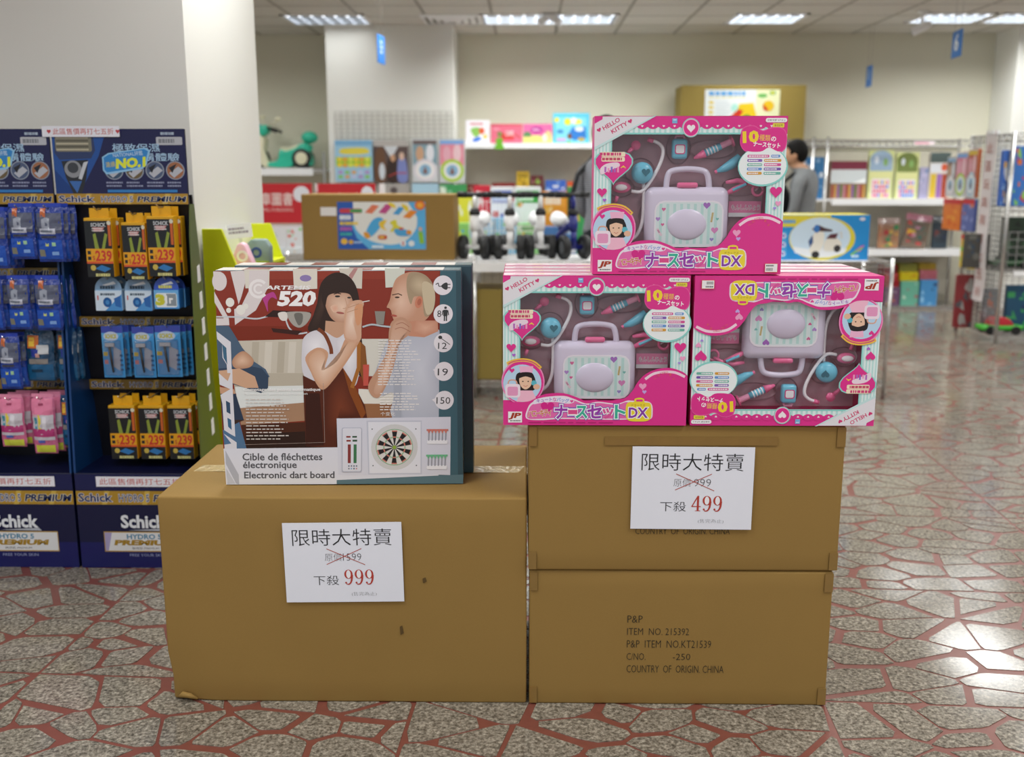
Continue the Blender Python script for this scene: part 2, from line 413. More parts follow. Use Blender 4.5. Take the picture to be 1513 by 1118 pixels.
# ------------------------------------------------------------------ walls, columns, ceiling
WALL = mat('cream_wall_paint', '#dad7c4', .75, 0, .015, 3)
COLW = mat('white_column_paint', '#ecece6', .7, 0, .012, 3)
w = MB(); w.box(-9, 10, BACK, BACK + .2, 0, HC + .3); struct(w.build('wall_back', WALL))
CX = X(275, 3.74, 100)                       # big column: right face
CYB = CX / X(379, 1, 100)
w = MB(); w.box(-9, CX, 3.74, CYB, 0, HC + .3); struct(w.build('wall_left', COLW))
PY = 10.1
w = MB(); w.box(X(489, PY), X(672, PY), PY, BACK, 0, HC + .05); struct(w.build('trim_1', COLW))
w = MB(); w.box(X(1483, 10.3), 10, 10.3, BACK, 0, HC + .05); struct(w.build('trim_2', COLW))
w = MB(); w.box(9.8, 10, -3, BACK, 0, HC + .3); struct(w.build('wall_right', WALL))
# ceiling: a slab, hung tiles in the part that is seen
CEIL = mat('white_ceiling_tile', '#d6d3cb', .85, 0, .03, 60, .1); GRID = mat('grey_ceiling_grid', '#9b978d', .6)
w = MB(); w.box(-9, 10, -3, BACK, HC + .02, HC + .12); ceiling = struct(w.build('ceiling', CEIL))
T = .6; gx0 = X(733, BACK, 50) - T * 9
tile = MB(); tile.box(-T / 2 + .012, T / 2 - .012, -T / 2 + .012, T / 2 - .012, HC, HC + .022)
vis = TROFFERS[:5]; first = None
for i in range(20):
    for j in range(4):
        x, y = gx0 + (i + .5) * T, BACK - (j + .5) * T
        if first is None: first = tile.build('ceiling_tile', CEIL, ceiling, (x, y, 0), bevel=.003, seg=1); continue
        c = first.copy(); COL.objects.link(c); c.parent = ceiling; c.location = (x, y, 0)
g = MB()
for i in range(21): g.box(gx0 + i * T - .011, gx0 + i * T + .011, BACK - 4 * T, BACK, HC - .002, HC + .021)
for j in range(1, 5): g.box(gx0, gx0 + 20 * T, BACK - j * T - .011, BACK - j * T + .011, HC - .001, HC + .021)
g.build('ceiling_grid', GRID, ceiling)
TUBE = mat('lit_tube', '#f4f8ff', .4, 0, 0, emit=1.7); LOUV = mat('louvre_aluminium', '#c3cad3', .3, .8)
places = ['above the big white column', 'the widest one, above the high boxes', 'left of the white spotlight', 'right of the white spotlight', 'at the right end of its row']
for i, (x, y, w_, l_) in enumerate(TROFFERS[:5]):
    lab = 'louvred ceiling light ' + places[i]
    t = thing('ceiling_light', lab, 'light', (x, y, HC), group='louvred ceiling lights')
    f = MB(); d = .03
    f.box(-w_ / 2, w_ / 2, -l_ / 2, -l_ / 2 + d, -.012, .01); f.box(-w_ / 2, w_ / 2, l_ / 2 - d, l_ / 2, -.012, .01)
    f.box(-w_ / 2, -w_ / 2 + d, -l_ / 2, l_ / 2, -.012, .01); f.box(w_ / 2 - d, w_ / 2, -l_ / 2, l_ / 2, -.012, .01); f.build('frame', WHITE, t)
    if i < 5:
        f = MB(); f.box(-w_ / 2 + d, w_ / 2 - d, -l_ / 2 + d, l_ / 2 - d, -.004, -.003); f.build('reflector', LOUV, t)
        n = max(3, round(w_ / .11))
        for k in range(n):
            xx = -w_ / 2 + w_ * (k + .5) / n
            f = MB(); f.box(xx - .011, xx + .011, -l_ / 2 + .05, l_ / 2 - .05, -.0075, -.005); f.build('tube', TUBE, t)
        for k in range(4):
            yy = -l_ / 2 + l_ * (k + 1) / 5
            f = MB(); f.box(-w_ / 2 + d, w_ / 2 - d, yy - .006, yy + .006, -.022, -.004); f.build('louvre_slat', LOUV, t)
# ------------------------------------------------------------------ foreground cartons
TAPE = mat('clear_packing_tape', '#8a6c38', .18, 0, .1, 30, spec=.7); TAPEW = mat('crinkled_clear_tape', '#c9b183', .12, 0, .2, 60, .6, spec=.8)
PAPER = mat('white_paper', '#eaecf6', .7, 0, .01)
FY = 2.40
def carton(W, D, H, jig=.004, seed=1, mt=None, dent=False):
    """soft-edged box with slightly bowed walls; origin at the middle of the front bottom edge"""
    rg = random.Random(seed); bm = bmesh.new(); bmesh.ops.create_cube(bm, size=1)
    bmesh.ops.subdivide_edges(bm, edges=bm.edges[:], cuts=7, use_grid_fill=True)
    for v in bm.verts:
        p = v.co; x, y, z = p.x * W, (p.y + .5) * D, (p.z + .5) * H
        on = [abs(p.x) > .49, abs(p.y) > .49, abs(p.z) > .49]
        b = (1 - (2 * p.x) ** 2) * (1 - (2 * p.z) ** 2)
        if on[1]: y += (-1 if p.y < 0 else 1) * jig * b
        if on[2] and p.z > 0: z -= jig * 1.2 * (1 - (2 * p.x) ** 2) * (1 - (2 * p.y) ** 2)
        n = noise.noise(Vector((x * 6 + seed, y * 6, z * 6))) * jig * .6
        if sum(on) >= 2: x += n * .4; z += (n * .6 if p.z > -.49 else 0); y += n * .5
        if dent and p.x < -.45 and p.y < -.45 and p.z < -.3: z += .004 if p.z < -.49 else 0; x += .007; y += .006
        v.co = (x, y, z)
    es = [e for e in bm.edges if e.calc_face_angle(0) > .9]
    bmesh.ops.bevel(bm, geom=es, offset=.006, segments=3, affect='EDGES', profile=.5)
    bmesh.ops.recalc_face_normals(bm, faces=bm.faces)
    me = bpy.data.meshes.new('carton_body'); bm.to_mesh(me); bm.free(); me.materials.append(mt or CARTON); me.shade_smooth(); return me
def add_mesh(name, me, parent, loc=(0, 0, 0)):
    o = bpy.data.objects.new(name, me); COL.objects.link(o); o.parent = parent; o.location = loc; return o
def strip(name, x0, x1, y0, y1, z0, z1, parent, m=TAPE): b = MB(); b.box(x0, x1, y0, y1, z0, z1); return b.build(name, m, parent)

xl0, xl1 = X(243, FY, 900), X(780, FY, 900) - .0035; LW = xl1 - xl0; LH = Z(735, FY, 500); LD = .50
lc = thing('shipping_carton', 'wide brown carton with a 999 sign taped on, dart board boxes on top', 'carton', ((xl0 + xl1) / 2, FY, .001), R(0))
add_mesh('carton_body', carton(LW, LD, LH, .004, 3, dent=True), lc)
strip('top_flap_seam', -LW / 2 + .01, LW / 2 - .01, LD * .5 - .0015, LD * .5 + .0015, LH - .0045, LH - .002, lc, mat('cardboard_seam', '#6d5228', .8))
strip('packing_tape', -LW / 2 + .004, LW / 2 - .004, LD * .5 - .03, LD * .5 + .03, LH - .001, LH - .0002, lc, TAPEW)
strip('packing_tape', LW / 2 - .0005, LW / 2 + .0012, LD * .5 - .03, LD * .5 + .03, LH - .12, LH - .004, lc, TAPEW)
strip('packing_tape', -LW / 2 - .0005, -LW / 2 + .001, LD * .5 - .03, LD * .5 + .03, LH - .12, LH - .004, lc, TAPEW)
for (a, b_, c_, d_) in ((.30, .303, .19, .215), (.36, .364, .33, .345)):     # small punctures in the front
    q = MB(); q.prism([(a - LW / 2 + .3, c_), (b_ - LW / 2 + .305, c_ + .004), (b_ - LW / 2 + .302, d_), (a - LW / 2 + .299, d_ - .003)], -.0048, -.004); q.build('puncture', mat('torn_cardboard', '#5a4420', .9), lc)
q = MB(); q.tube([(-LW / 2 + .022, .002, .012), (-LW / 2 + .035, -.006, .022), (-LW / 2 + .052, -.006, .018), (-LW / 2 + .07, -.002, .008)], [.004, .008, .007, .003], 7); q.build('crushed_corner', CARTON, lc, smooth=True)

xr0, xr1 = X(782, FY, 940), X(1226, FY, 940); RW = xr1 - xr0; RH1 = Z(841, FY, 800) - .001
rl = thing('shipping_carton', 'lower brown carton of the right stack, printed with shipping marks', 'carton', ((xr0 + xr1) / 2, FY, .001))
add_mesh('carton_body', carton(RW, .48, RH1 - .002, .0025, 5), rl)
ur0, ur1 = X(781, FY, 700), X(1246, FY, 700); UW = ur1 - ur0; UH = Z(626, FY, 800) - RH1
ru = thing('shipping_carton', 'upper brown carton of the right stack, under the pink toy boxes', 'carton', ((ur0 + ur1) / 2, FY - .004, RH1 + .001), R(.3))
add_mesh('carton_body', carton(UW, .49, UH - .003, .0025, 8), ru)
for par, W, H in ((rl, RW, RH1), (ru, UW, UH)):
    for sx in (-1, 1):
        for top in (0, 1):
            x0, x1 = (-W / 2 + .001, -W / 2 + .02) if sx < 0 else (W / 2 - .022, W / 2 - .001)
            z0, z1 = (H - .055, H - .006) if top else (.004, .05)
            q = MB(); q.box(x0, x1, -.0032, -.0022, z0, z1); q.build('corner_tape', TAPE, par)
P = Print(760, 600, 1270, 1060, 1, 1)
pr = Print(52, 588, 1135, 1062, RW, RH1 - .002)
K = '#2b2417'
for s_, a, b_, c_, d_ in (('P&P', 405, 742, 460, 768), ('ITEM  NO. 215392', 405, 786, 628, 811), ('P&P  ITEM  NO.KT21539', 405, 829, 709, 856), ('C/NO.', 405, 875, 474, 900),
                          ('-250', 572, 876, 636, 899), ('COUNTRY  OF  ORIGIN. CHINA', 406, 918, 758, 945)): pr.txt(s_, a, b_, c_, d_, K, -.012)
pr.build('shipping_marks', rl, -.0031, INKM)
pu = Print(45, 62, 1165, 585, UW, UH - .003); pu.txt('COUNTRY  OF  ORIGIN. CHINA', 430, 426, 770, 449, K, -.012); pu.build('shipping_marks', ru, -.0031, INKM)
strip('packing_tape', -.20, .22, -.0033, -.0026, UH - .052, UH - .030, ru, TAPE)

def serif9(p, u0, v0, u1, v1, col, bgc):
    w, h = u1 - u0, v1 - v0; cx = u0 + w * .5
    p.line(spline([(u0 + w * .16, v1 - h * .10), (u0 + w * .34, v1 - h * .01), (u0 + w * .62, v1 - h * .05), (u0 + w * .82, v1 - h * .28), (u0 + w * .88, v0 + h * .36)], 6, False), w * .06, col, w * .24)
    p.ell(cx, v0 + h * .31, w * .46, h * .31, col); p.ell(cx, v0 + h * .31, w * .25, h * .27, bgc); p.ell(u0 + w * .2, v1 - h * .12, w * .11, h * .06, col)
def serif4(p, u0, v0, u1, v1, col, bgc):
    w, h = u1 - u0, v1 - v0
    p.poly([(u0, v0 + h * .68), (u0 + w * .62, v0), (u0 + w * .8, v0), (u0 + w * .8, v1), (u0 + w * .58, v1), (u0 + w * .58, v0 + h * .2), (u0 + w * .12, v0 + h * .68)], col)
    p.rect(u0, v0 + h * .67, u1, v0 + h * .73, col); p.rect(u0 + w * .4, v1 - h * .035, u0 + w * .98, v1, col)
PW = '#f4f4f8'
def price_sign(label, cx, cz, Y, rot, old, new):
    W, H = .297, .21
    t = thing('price_sign', label, 'sign', (cx, Y, cz)); t.rotation_euler = (0, rot, 0)
    b = MB(); b.box(-W / 2, W / 2, 0, .0006, 0, H); b.build('sheet', PAPER, t)
    p = Print(425, 145, 858, 440, W, H)
    p.txt('限時大特賣', 458, 168, 822, 230, '#222226', -.006)
    p.txt('原價', 574, 258, 636, 287, '#3a3a3e', -.016); p.txt(old, 646 if len(old) == 3 else 640, 258, 708, 286, '#48484c', -.016)
    p.line([(582, 241), (720, 301)], 2.6, '#b04a3a'); p.line([(580, 299), (709, 241)], 2.6, '#b04a3a')
    p.txt('下殺', 529, 340, 622, 376, '#222226', -.008)
    for i, ch in enumerate(new): (serif4 if ch == '4' else serif9)(p, 641 + i * 38, 319, 674 + i * 38, 374, '#b5392c', PW)
    p.txt('(售完為止)', 666, 402, 758, 419, '#55555a', -.02)
    p.build('lettering', t, -.0003, INKM); return t
def sign_from(px, Y):
    q = [at(*c, Y) for c in px]; cx = sum(v.x for v in q) / 4; z = sum(v.z for v in q) / 4
    return cx, z - .105
c1 = sign_from([(419, 773), (591, 770), (597, 887), (428, 890)], FY - .007)
price_sign('white 999 price sign taped to the wide carton', c1[0], c1[1], FY - .0085, R(-.9), '1599', '999')
c2 = sign_from([(934, 660), (1113, 660), (1110, 781), (933, 781)], FY - .01)
price_sign('white 499 price sign taped to the upper right carton', c2[0], c2[1], FY - .0115, R(.25), '999', '499')

# ------------------------------------------------------------------ dart board boxes
DY = onz(500, 715, LH).y
DX0, DX1 = X(336, DY, 715), X(684, DY, 715); DW = DX1 - DX0; DH = Z(400, DY, 500) - LH; DD = .085
def S1(a): return [(315 + 0, 0)]
def dart_print(W, H):
    # u, v are photo pixels x3.195 from (310, 380)
    p = Print(45, 72, 1160, 1080, W, H, skew=36)
    A = lambda x, y: (x / 6.985 * 3.195 + 16, y / 6.985 * 3.195 + 32)         # crop (315,390) x6.985
    B = lambda x, y: (x / 6.985 * 3.195 + 607, y / 6.985 * 3.195 + 32)        # crop (500,390)
    C = lambda x, y: (x / 5.883 * 3.195 + 16, y / 5.883 * 3.195 + 511)        # crop (315,540)
    D = lambda x, y: (x / 5.885 * 3.195 + 575, y / 5.885 * 3.195 + 511)       # crop (490,540)
    m = lambda f, l: [f(*q) for q in l]
    p.poly([(45, 72), (1160, 72), (1196, 1080), (81, 1080)], '#e4e4ec')
    p.poly([(45, 72), (1068, 72), (1080, 760), (70, 905)], '#8a3222')                    # red cupboards
    p.poly([(46, 72), (1062, 72), (1062, 110), (46, 110)], '#933a28')
    p.poly(m(A, [(200, 640), (1000, 640), (960, 800), (260, 800)]), '#7c2a16')
    p.poly(m(A, [(230, 790), (1432, 760), (1432, 1200), (230, 1200)]), '#c9c1b2')         # splash back
    p.poly([(600, 385), (1068, 385), (1072, 560), (600, 560)], '#d8d6cc')
    for i, q in enumerate((430, 560, 690, 800)): p.poly(m(A, [(q, 800), (q + 70, 800), (q + 50, 1118), (q - 20, 1118)]), ('#b9b09f', '#d6cfc2')[i % 2])
    p.poly([(120, 545), (470, 545), (470, 640), (130, 640)], '#bcb3a2')
    p.poly(m(C, [(210, 180), (800, 170), (815, 320), (235, 370)]), '#e0e4e2')              # worktop
    p.poly(m(C, [(235, 368), (815, 318), (805, 480), (255, 520)]), '#a98468')
    p.poly(m(C, [(255, 515), (1085, 480), (1085, 722), (290, 730)]), '#4a2616')
    p.poly(m(C, [(290, 600), (1085, 560), (1085, 722), (300, 730)]), '#2c1a12')
    p.poly([(700, 620), (1074, 640), (1074, 700), (700, 690)], '#e6e2d8'); p.poly([(690, 690), (1074, 695), (1076, 765), (690, 765)], '#9a6a48')
    for q in ((360, 390, 70, 250), (840, 1080, 66, 265)): p.poly(m(A, [(q[0], q[2]), (q[1] + (220 if q[0] < 500 else 0), q[2]), (q[1] + (215 if q[0] < 500 else 0), q[3]), (q[0] + 10, q[3] + 10)]), '#ded8cc')
    p.ell(*A(965, 160), 26, 15, '#8f7fb4')
    p.poly(m(B, [(0, 62), (235, 62), (230, 265), (110, 255), (20, 120)]), '#d5cfc2'); p.poly(m(B, [(100, 130), (150, 62), (190, 62), (120, 190)]), '#b98a86')
    p.poly(m(B, [(455, 62), (655, 62), (640, 245), (465, 255)]), '#d6dace')
    # white letters running up the left side
    LET = '#ddd4d4'
    p.ell(*A(115, 190), 33, 43, LET); p.poly(m(A, [(55, 90), (130, 95), (130, 130), (60, 280)]), LET)
    p.poly(m(A, [(225, 90), (360, 84), (370, 200), (330, 340), (300, 420), (250, 200)]), LET)
    p.poly(m(A, [(410, 84), (600, 80), (590, 260), (470, 480), (260, 628), (255, 470), (330, 430), (400, 290)]), LET)
    p.poly(m(A, [(60, 290), (200, 560), (205, 630), (75, 632), (75, 560), (150, 560), (62, 400)]), LET)
    for q in ((215, 400, 42), (200, 480, 24), (320, 475, 46), (370, 440, 26)): p.ell(*A(q[0], q[1]), q[2] * .46, q[2] * .5, '#e9e6df')
    p.line(spline(m(A, [(75, 545), (300, 548), (480, 565), (620, 530), (720, 520), (760, 560), (800, 660), (880, 715), (980, 705)]), 5, False), 7, '#c9cdd2')
    p.poly(m(A, [(640, 480), (1020, 500), (1000, 560), (560, 545)]), '#2f1a14'); p.poly(m(A, [(620, 660), (930, 690), (880, 730), (640, 700)]), '#3a1a12')
    p.blob(m(A, [(770, 500), (1005, 505), (985, 600), (910, 655), (840, 630), (790, 560)]), '#a8a49c'); p.blob(m(A, [(850, 520), (930, 515), (930, 600), (890, 630)]), '#6f6c66')
    p.blob(m(A, [(690, 510), (770, 500), (780, 575), (720, 580)]), '#e2ddd6')
    p.blob(m(A, [(540, 350), (600, 310), (650, 300), (680, 370), (630, 350), (590, 400), (590, 495), (560, 420)]), '#b8418c')
    # title
    for r_, w_ in ((38, 13), (19, 9)): p.line([(A(500, 265)[0] + r_ * math.cos(R(a)), A(500, 265)[1] + r_ * math.sin(R(a))) for a in range(-40, -330 - 1, -20)], w_, '#efeaea')
    p.txt('ARTEMIS', *A(575, 234), *A(1010, 272), '#f2eeee', .03, shear=.35)
    p.txt('520', *A(705, 296), *A(1055, 430), '#f6f3f3', .05, shear=.18)
    # man on the left, arms folded
    p.poly(m(A, [(70, 632), (200, 636), (250, 720), (330, 860), (430, 990), (560, 1080), (600, 1160), (90, 1160)]), '#4b6179')
    p.poly(m(C, [(75, 20), (340, 0), (440, 20), (495, 90), (490, 190), (430, 235), (330, 200), (80, 120)]), '#34475e')
    p.soft(spline(m(A, [(225, 1000), (270, 930), (350, 895), (440, 985), (400, 1060), (260, 1070)]), 4), '#e2bda2', '#b98a6c')
    p.poly(m(C, [(75, 40), (250, 20), (380, 90), (410, 190), (300, 190), (90, 110)]), '#d0a688'); p.poly(m(C, [(80, 180), (200, 200), (215, 240), (85, 250)]), '#c99c7e')
    p.poly(m(C, [(85, 240), (215, 240), (280, 470), (100, 480)]), '#2b3c52'); p.poly(m(C, [(100, 560), (240, 480), (300, 728), (112, 735)]), '#4f7396'); p.poly(m(C, [(100, 470), (290, 470), (240, 490), (105, 560)]), '#3a2a24')
    # vertical lettering over him
    L2 = '#dcdbe2'
    p.poly(m(A, [(75, 690), (215, 800), (220, 1118), (175, 1118), (170, 1030), (130, 960), (128, 820), (80, 770)]), L2); p.poly(m(A, [(128, 820), (170, 860), (176, 1030), (140, 960)]), '#3f6a86')
    p.poly(m(C, [(75, 60), (150, 130), (190, 20), (190, 200), (205, 620), (170, 600), (110, 560), (100, 330), (85, 250), (170, 200), (80, 160)]), L2)
    p.poly(m(C, [(130, 300), (165, 320), (168, 420), (135, 400)]), '#33506c'); p.poly(m(C, [(140, 450), (172, 470), (175, 560), (145, 530)]), '#3b678a')
    p.poly(m(C, [(105, 590), (215, 670), (215, 730), (112, 735), (110, 690), (170, 680)]), L2)
    # woman
    H_ = '#33221b'; SK = '#d9b093'; SKL = '#ecccb2'
    p.poly(spline([(468, 345), (505, 245), (520, 150), (545, 105), (590, 80), (640, 88), (680, 130), (700, 200), (705, 300), (715, 400), (735, 500), (705, 560), (650, 420), (560, 360)], 5), H_); p.soft(spline([(480, 330), (520, 190), (560, 110), (600, 95), (560, 200), (520, 320)], 4), '#4a352b', '#33221b')
    p.poly([(690, 380), (730, 420), (740, 520), (725, 600), (700, 520), (670, 440)], '#8a5526')
    p.soft(spline([(545, 190), (570, 165), (640, 160), (668, 190), (666, 250), (648, 300), (615, 312), (575, 290), (550, 240)], 5), '#ebcbb4', '#bf9076', (625, 240))
    p.line(spline([(636, 195), (645, 232), (634, 244), (626, 242)], 4, False), 3, '#c79a80'); p.soft(spline([(570, 235), (600, 225), (606, 250), (585, 262)], 4), '#e0a890', '#e2bda4')
    p.poly(spline([(530, 190), (545, 130), (600, 105), (660, 120), (690, 190), (672, 205), (655, 178), (610, 172), (560, 185), (545, 240)], 5), H_)
    p.ell(602, 188, 12, 4.5, '#33302c'); p.ell(655, 194, 9, 4, '#33302c'); p.line([(585, 178), (602, 173), (618, 177)], 4, '#2b1d16'); p.ell(615, 264, 18, 5, '#b46a60', rot=8); p.line([(598, 263), (616, 266), (632, 266)], 1.6, '#7d3a36')
    p.poly([(548, 300), (640, 310), (650, 360), (600, 385), (545, 350)], '#c99e82')
    p.poly(spline([(440, 420), (455, 370), (500, 345), (545, 350), (600, 380), (650, 352), (690, 400), (702, 470), (700, 560), (668, 615), (560, 590), (450, 560)], 5), '#d6d3da'); p.soft(spline([(445, 420), (460, 375), (505, 352), (550, 362), (560, 420), (540, 500), (470, 520)], 4), '#f2f0f4', '#d8d5dc'); p.soft(spline([(600, 395), (650, 365), (688, 405), (695, 480), (660, 560), (625, 500)], 4), '#f2f0f4', '#d9d6dd')
    p.poly([(443, 555), (530, 600), (568, 590), (625, 515), (690, 620), (730, 700), (742, 765), (600, 765), (600, 903), (455, 895)], '#552616'); p.soft(spline([(560, 610), (630, 540), (680, 640), (700, 740), (610, 760), (590, 850), (550, 800)], 4), '#7a3c24', '#552616')
    p.poly([(455, 640), (520, 640), (540, 890), (455, 895)], '#3a1b12'); p.poly([(625, 515), (690, 620), (735, 735), (715, 765), (660, 640)], '#8a4a1e')
    p.line(spline([(513, 338), (545, 365), (570, 420), (575, 455)], 4, False), 17, '#7b3f22'); p.line([(700, 400), (700, 520), (670, 615)], 18, '#a86a2c')
    p.poly(spline([(455, 470), (510, 425), (560, 450), (545, 520), (600, 470), (640, 380), (672, 372), (705, 385), (690, 420), (640, 500), (590, 570), (545, 620), (515, 610), (480, 540)], 4), '#cf9f80')
    p.soft(spline([(470, 480), (515, 436), (548, 465), (530, 530), (600, 490), (655, 395), (690, 395), (660, 455), (600, 540), (545, 606), (500, 570)], 4), '#efd2bc', '#d3a688', (540, 530))
    p.poly(spline([(634, 380), (632, 300), (640, 240), (665, 212), (705, 205), (722, 220), (716, 250), (712, 330), (708, 390), (670, 400)], 4), '#d3a68a'); p.soft(spline([(640, 375), (638, 300), (648, 245), (675, 220), (690, 240), (680, 320), (690, 385)], 4), '#f0d8c6', '#d8ae94')
    p.poly(spline([(680, 240), (716, 226), (712, 300), (690, 320)], 4), '#d69a72'); p.line([(716, 214), (748, 208)], 4, '#e8e4e0')
    p.line([(650, 240), (700, 222)], 2.5, '#b98a6c'); p.line([(646, 262), (695, 245)], 2.5, '#b98a6c')
    # man on the right
    p.poly(spline([(745, 610), (770, 560), (800, 470), (830, 395), (870, 370), (1000, 360), (1068, 345), (1072, 550), (1075, 765), (860, 765), (865, 640), (800, 655)], 3), '#b4b9c6'); p.soft(spline([(900, 400), (1000, 372), (1066, 360), (1070, 540), (1072, 755), (910, 755), (890, 560)], 3), '#d0d4de', '#b9becb')
    p.poly([(860, 500), (900, 480), (900, 762), (865, 762)], '#a9aebb')
    p.poly([(945, 300), (1060, 300), (1063, 350), (1000, 378), (930, 372), (880, 330)], '#c88f74'); p.soft([(960, 300), (1055, 305), (1058, 345), (1000, 370), (950, 350)], '#dcae94', '#c99278')
    p.poly(spline([(850, 155), (870, 105), (925, 78), (985, 84), (1030, 125), (1045, 190), (1030, 260), (1000, 300), (960, 300), (900, 310), (862, 300), (850, 270), (842, 245), (826, 238), (840, 205)], 4), '#c8987c'); p.soft(spline([(856, 160), (880, 115), (920, 100), (960, 150), (965, 250), (920, 300), (868, 296), (854, 262), (836, 238), (848, 205)], 4), '#e6c3ac', '#c9997e', (890, 215))
    p.poly(spline([(915, 150), (925, 85), (985, 84), (1030, 125), (1046, 190), (1035, 260), (1000, 280), (985, 200), (950, 190), (935, 225)], 4), '#a89478'); p.soft(spline([(925, 140), (945, 95), (990, 95), (1020, 130), (1005, 180), (960, 180)], 4), '#c9b798', '#a9957a')
    p.poly(spline([(985, 130), (1030, 135), (1046, 190), (1036, 255), (1005, 265)], 4), '#cbbd9f')
    p.ell(972, 215, 17, 28, '#cc8468', rot=12); p.ell(974, 214, 9, 16, '#b36a52', rot=12); p.ell(873, 193, 11, 4, '#4a362c'); p.line([(850, 182), (878, 176), (895, 184)], 4.5, '#5a4030'); p.ell(860, 277, 14, 5, '#b4584a', rot=10)
    p.poly(spline([(840, 330), (862, 295), (900, 285), (938, 315), (940, 345), (925, 370), (900, 390), (880, 430), (860, 520), (830, 600), (795, 660), (760, 650), (745, 600), (790, 520), (830, 440)], 4), '#c2957a'); p.soft(spline([(850, 340), (870, 305), (905, 300), (925, 340), (890, 385), (865, 450), (845, 540), (800, 640), (770, 630), (800, 540), (838, 440)], 4), '#e6c4ae', '#c99e84', (830, 520))
    for q in ((318, 900, 930), (340, 895, 936)): p.line(spline([(q[1] - 30, q[0]), (q[1], q[0] - 8), (q[2], q[0] + 12)], 4, False), 3, '#a8705a')
    p.poly(m(B, [(360, 490), (465, 492), (450, 625), (380, 625)]), '#8f8a82'); p.line(spline(m(B, [(240, 650), (330, 625), (430, 640), (520, 650)]), 4, False), 8, '#b9c2c8')
    p.poly([(720, 505), (748, 505), (745, 605), (722, 605)], '#c8574a')
    # small type
    p.bars(790, 390, 985, 610, 17, '#e9e6e4', .34, 3); p.bars(800, 640, 985, 730, 7, '#f0ece8', .34, 4); p.txt('个变化', *D(420, 405), *D(545, 438), '#f2efec', 0)
    p.txt('Comptage des points automatique', *C(282, 190), *C(935, 224), '#f4f2f2', .02); p.txt('Automatic points calculation', *C(285, 230), *C(825, 256), '#efeeee', 0)
    p.bars(*C(300, 285), *C(690, 665), 13, '#d9d2cc', .3, 7)
    for a, b_ in ((C(285, 690), C(972, 672)), (C(972, 672), C(960, 150))): p.line([a, b_], 1.6, '#a89890')
    # right strip and icons
    p.poly([(1066, 72), (1160, 72), (1195, 1060), (1078, 1060)], '#3f6470'); p.poly([(1137, 72), (1160, 72), (1196, 1080), (1172, 1080)], '#35525c')
    I = '#e9e7ec'; KK = '#3b3d3e'
    for q, (cx, cy) in enumerate(((1080, 138), (1084, 270), (1088, 403), (1093, 538), (1098, 675))): p.ell(cx, cy, 44, 45, I)
    p.poly([(1042, 530), (1066, 518), (1066, 552)], I); p.poly([(1040, 672), (1066, 660), (1066, 694)], I)
    p.line(spline([(1047, 135), (1058, 128), (1062, 142), (1076, 142)], 4, False), 4, KK); p.blob([(1072, 142), (1086, 128), (1100, 128), (1100, 156), (1086, 156)], KK); p.rect(1100, 132, 1114, 136, KK); p.rect(1100, 147, 1114, 151, KK)
    p.txt('8', 1057, 253, 1075, 284, KK); p.ell(1094, 241, 6, 6, KK); p.rrect(1084, 250, 1104, 280, 4, KK); p.rect(1087, 278, 1093, 302, KK); p.rect(1096, 278, 1102, 302, KK); p.line([(1083, 253), (1079, 275)], 4, KK); p.line([(1105, 253), (1109, 275)], 4, KK)
    p.ell(1073, 378, 9, 8, KK); p.line([(1078, 383), (1118, 412)], 3, KK); p.txt('12', 1064, 403, 1104, 432, KK); p.txt('19', 1065, 524, 1112, 557, KK); p.txt('150', 1062, 660, 1126, 692, KK)
    # white band, title, board
    p.poly([(72, 905), (605, 900), (600, 760), (740, 763), (745, 770), (1000, 772), (1000, 760), (1075, 762), (1080, 1060), (81, 1080)], '#dfe0ea')
    p.poly([(600, 1060), (1196, 1035), (1196, 1080), (600, 1080)], '#5c7a84'); p.poly([(81, 1050), (600, 1050), (600, 1080), (81, 1080)], '#e2e3ea')
    p.poly(m(C, [(118, 740), (230, 960), (232, 1048), (205, 1040), (120, 860)]), '#b5b7c0'); p.poly(m(C, [(122, 900), (200, 1040), (130, 1045)]), '#c6c8d0')
    TX = '#58595f'
    p.txt('Cible de fléchettes', 160, 928, 532, 962, TX, .022); p.txt('électronique', 162, 968, 412, 1010, TX, .022); p.txt('Electronic dart board', 167, 1018, 589, 1050, TX, .022)
    p.poly(m(D, [(45, 460), (1022, 448), (1030, 970), (790, 962), (320, 968), (60, 965)]), '#d9dae6'); p.poly(m(D, [(300, 480), (775, 480), (785, 962), (320, 962)]), '#c7cad8'); p.poly(m(D, [(315, 492), (765, 492), (772, 950), (330, 950)]), '#e6e7ef')
    for q in (350, 725): p.ell(*D(q, 555), 3, 3, '#55575c'); p.ell(*D(q + 10, 882), 3, 3, '#55575c')
    cu, cv = D(543, 718); r1, r2 = 109, 87
    p.ell(cu, cv, r1, r1 * 1.02, '#d2d2d2', 40); p.ell(cu, cv, r2, r2 * 1.02, '#7fae86', 40); p.ell(cu, cv, r2 - 3, r2 - 2, '#dedcd6', 40)
    for k in range(20):
        a0, a1 = R(k * 18 - 9), R(k * 18 + 9); pt = lambda r, a: (cu + r * math.sin(a), cv - r * math.cos(a))
        if k % 2 == 0:
            p.poly([pt(r2 - 4, a0), pt(r2 - 4, a1), pt(r2 - 10, a1), pt(r2 - 10, a0)], '#c9796a'); p.poly([pt(r2 - 10, a0), pt(r2 - 10, a1), pt(53, a1), pt(53, a0)], '#222324')
            p.poly([pt(53, a0), pt(53, a1), pt(47, a1), pt(47, a0)], '#c9796a'); p.poly([pt(47, a0), pt(47, a1), pt(8, a1), pt(8, a0)], '#2a2b2c')
        else: p.poly([pt(53, a0), pt(53, a1), pt(47, a1), pt(47, a0)], '#9bbf9c')
    p.ell(cu, cv, 9, 9, '#8fae3e')
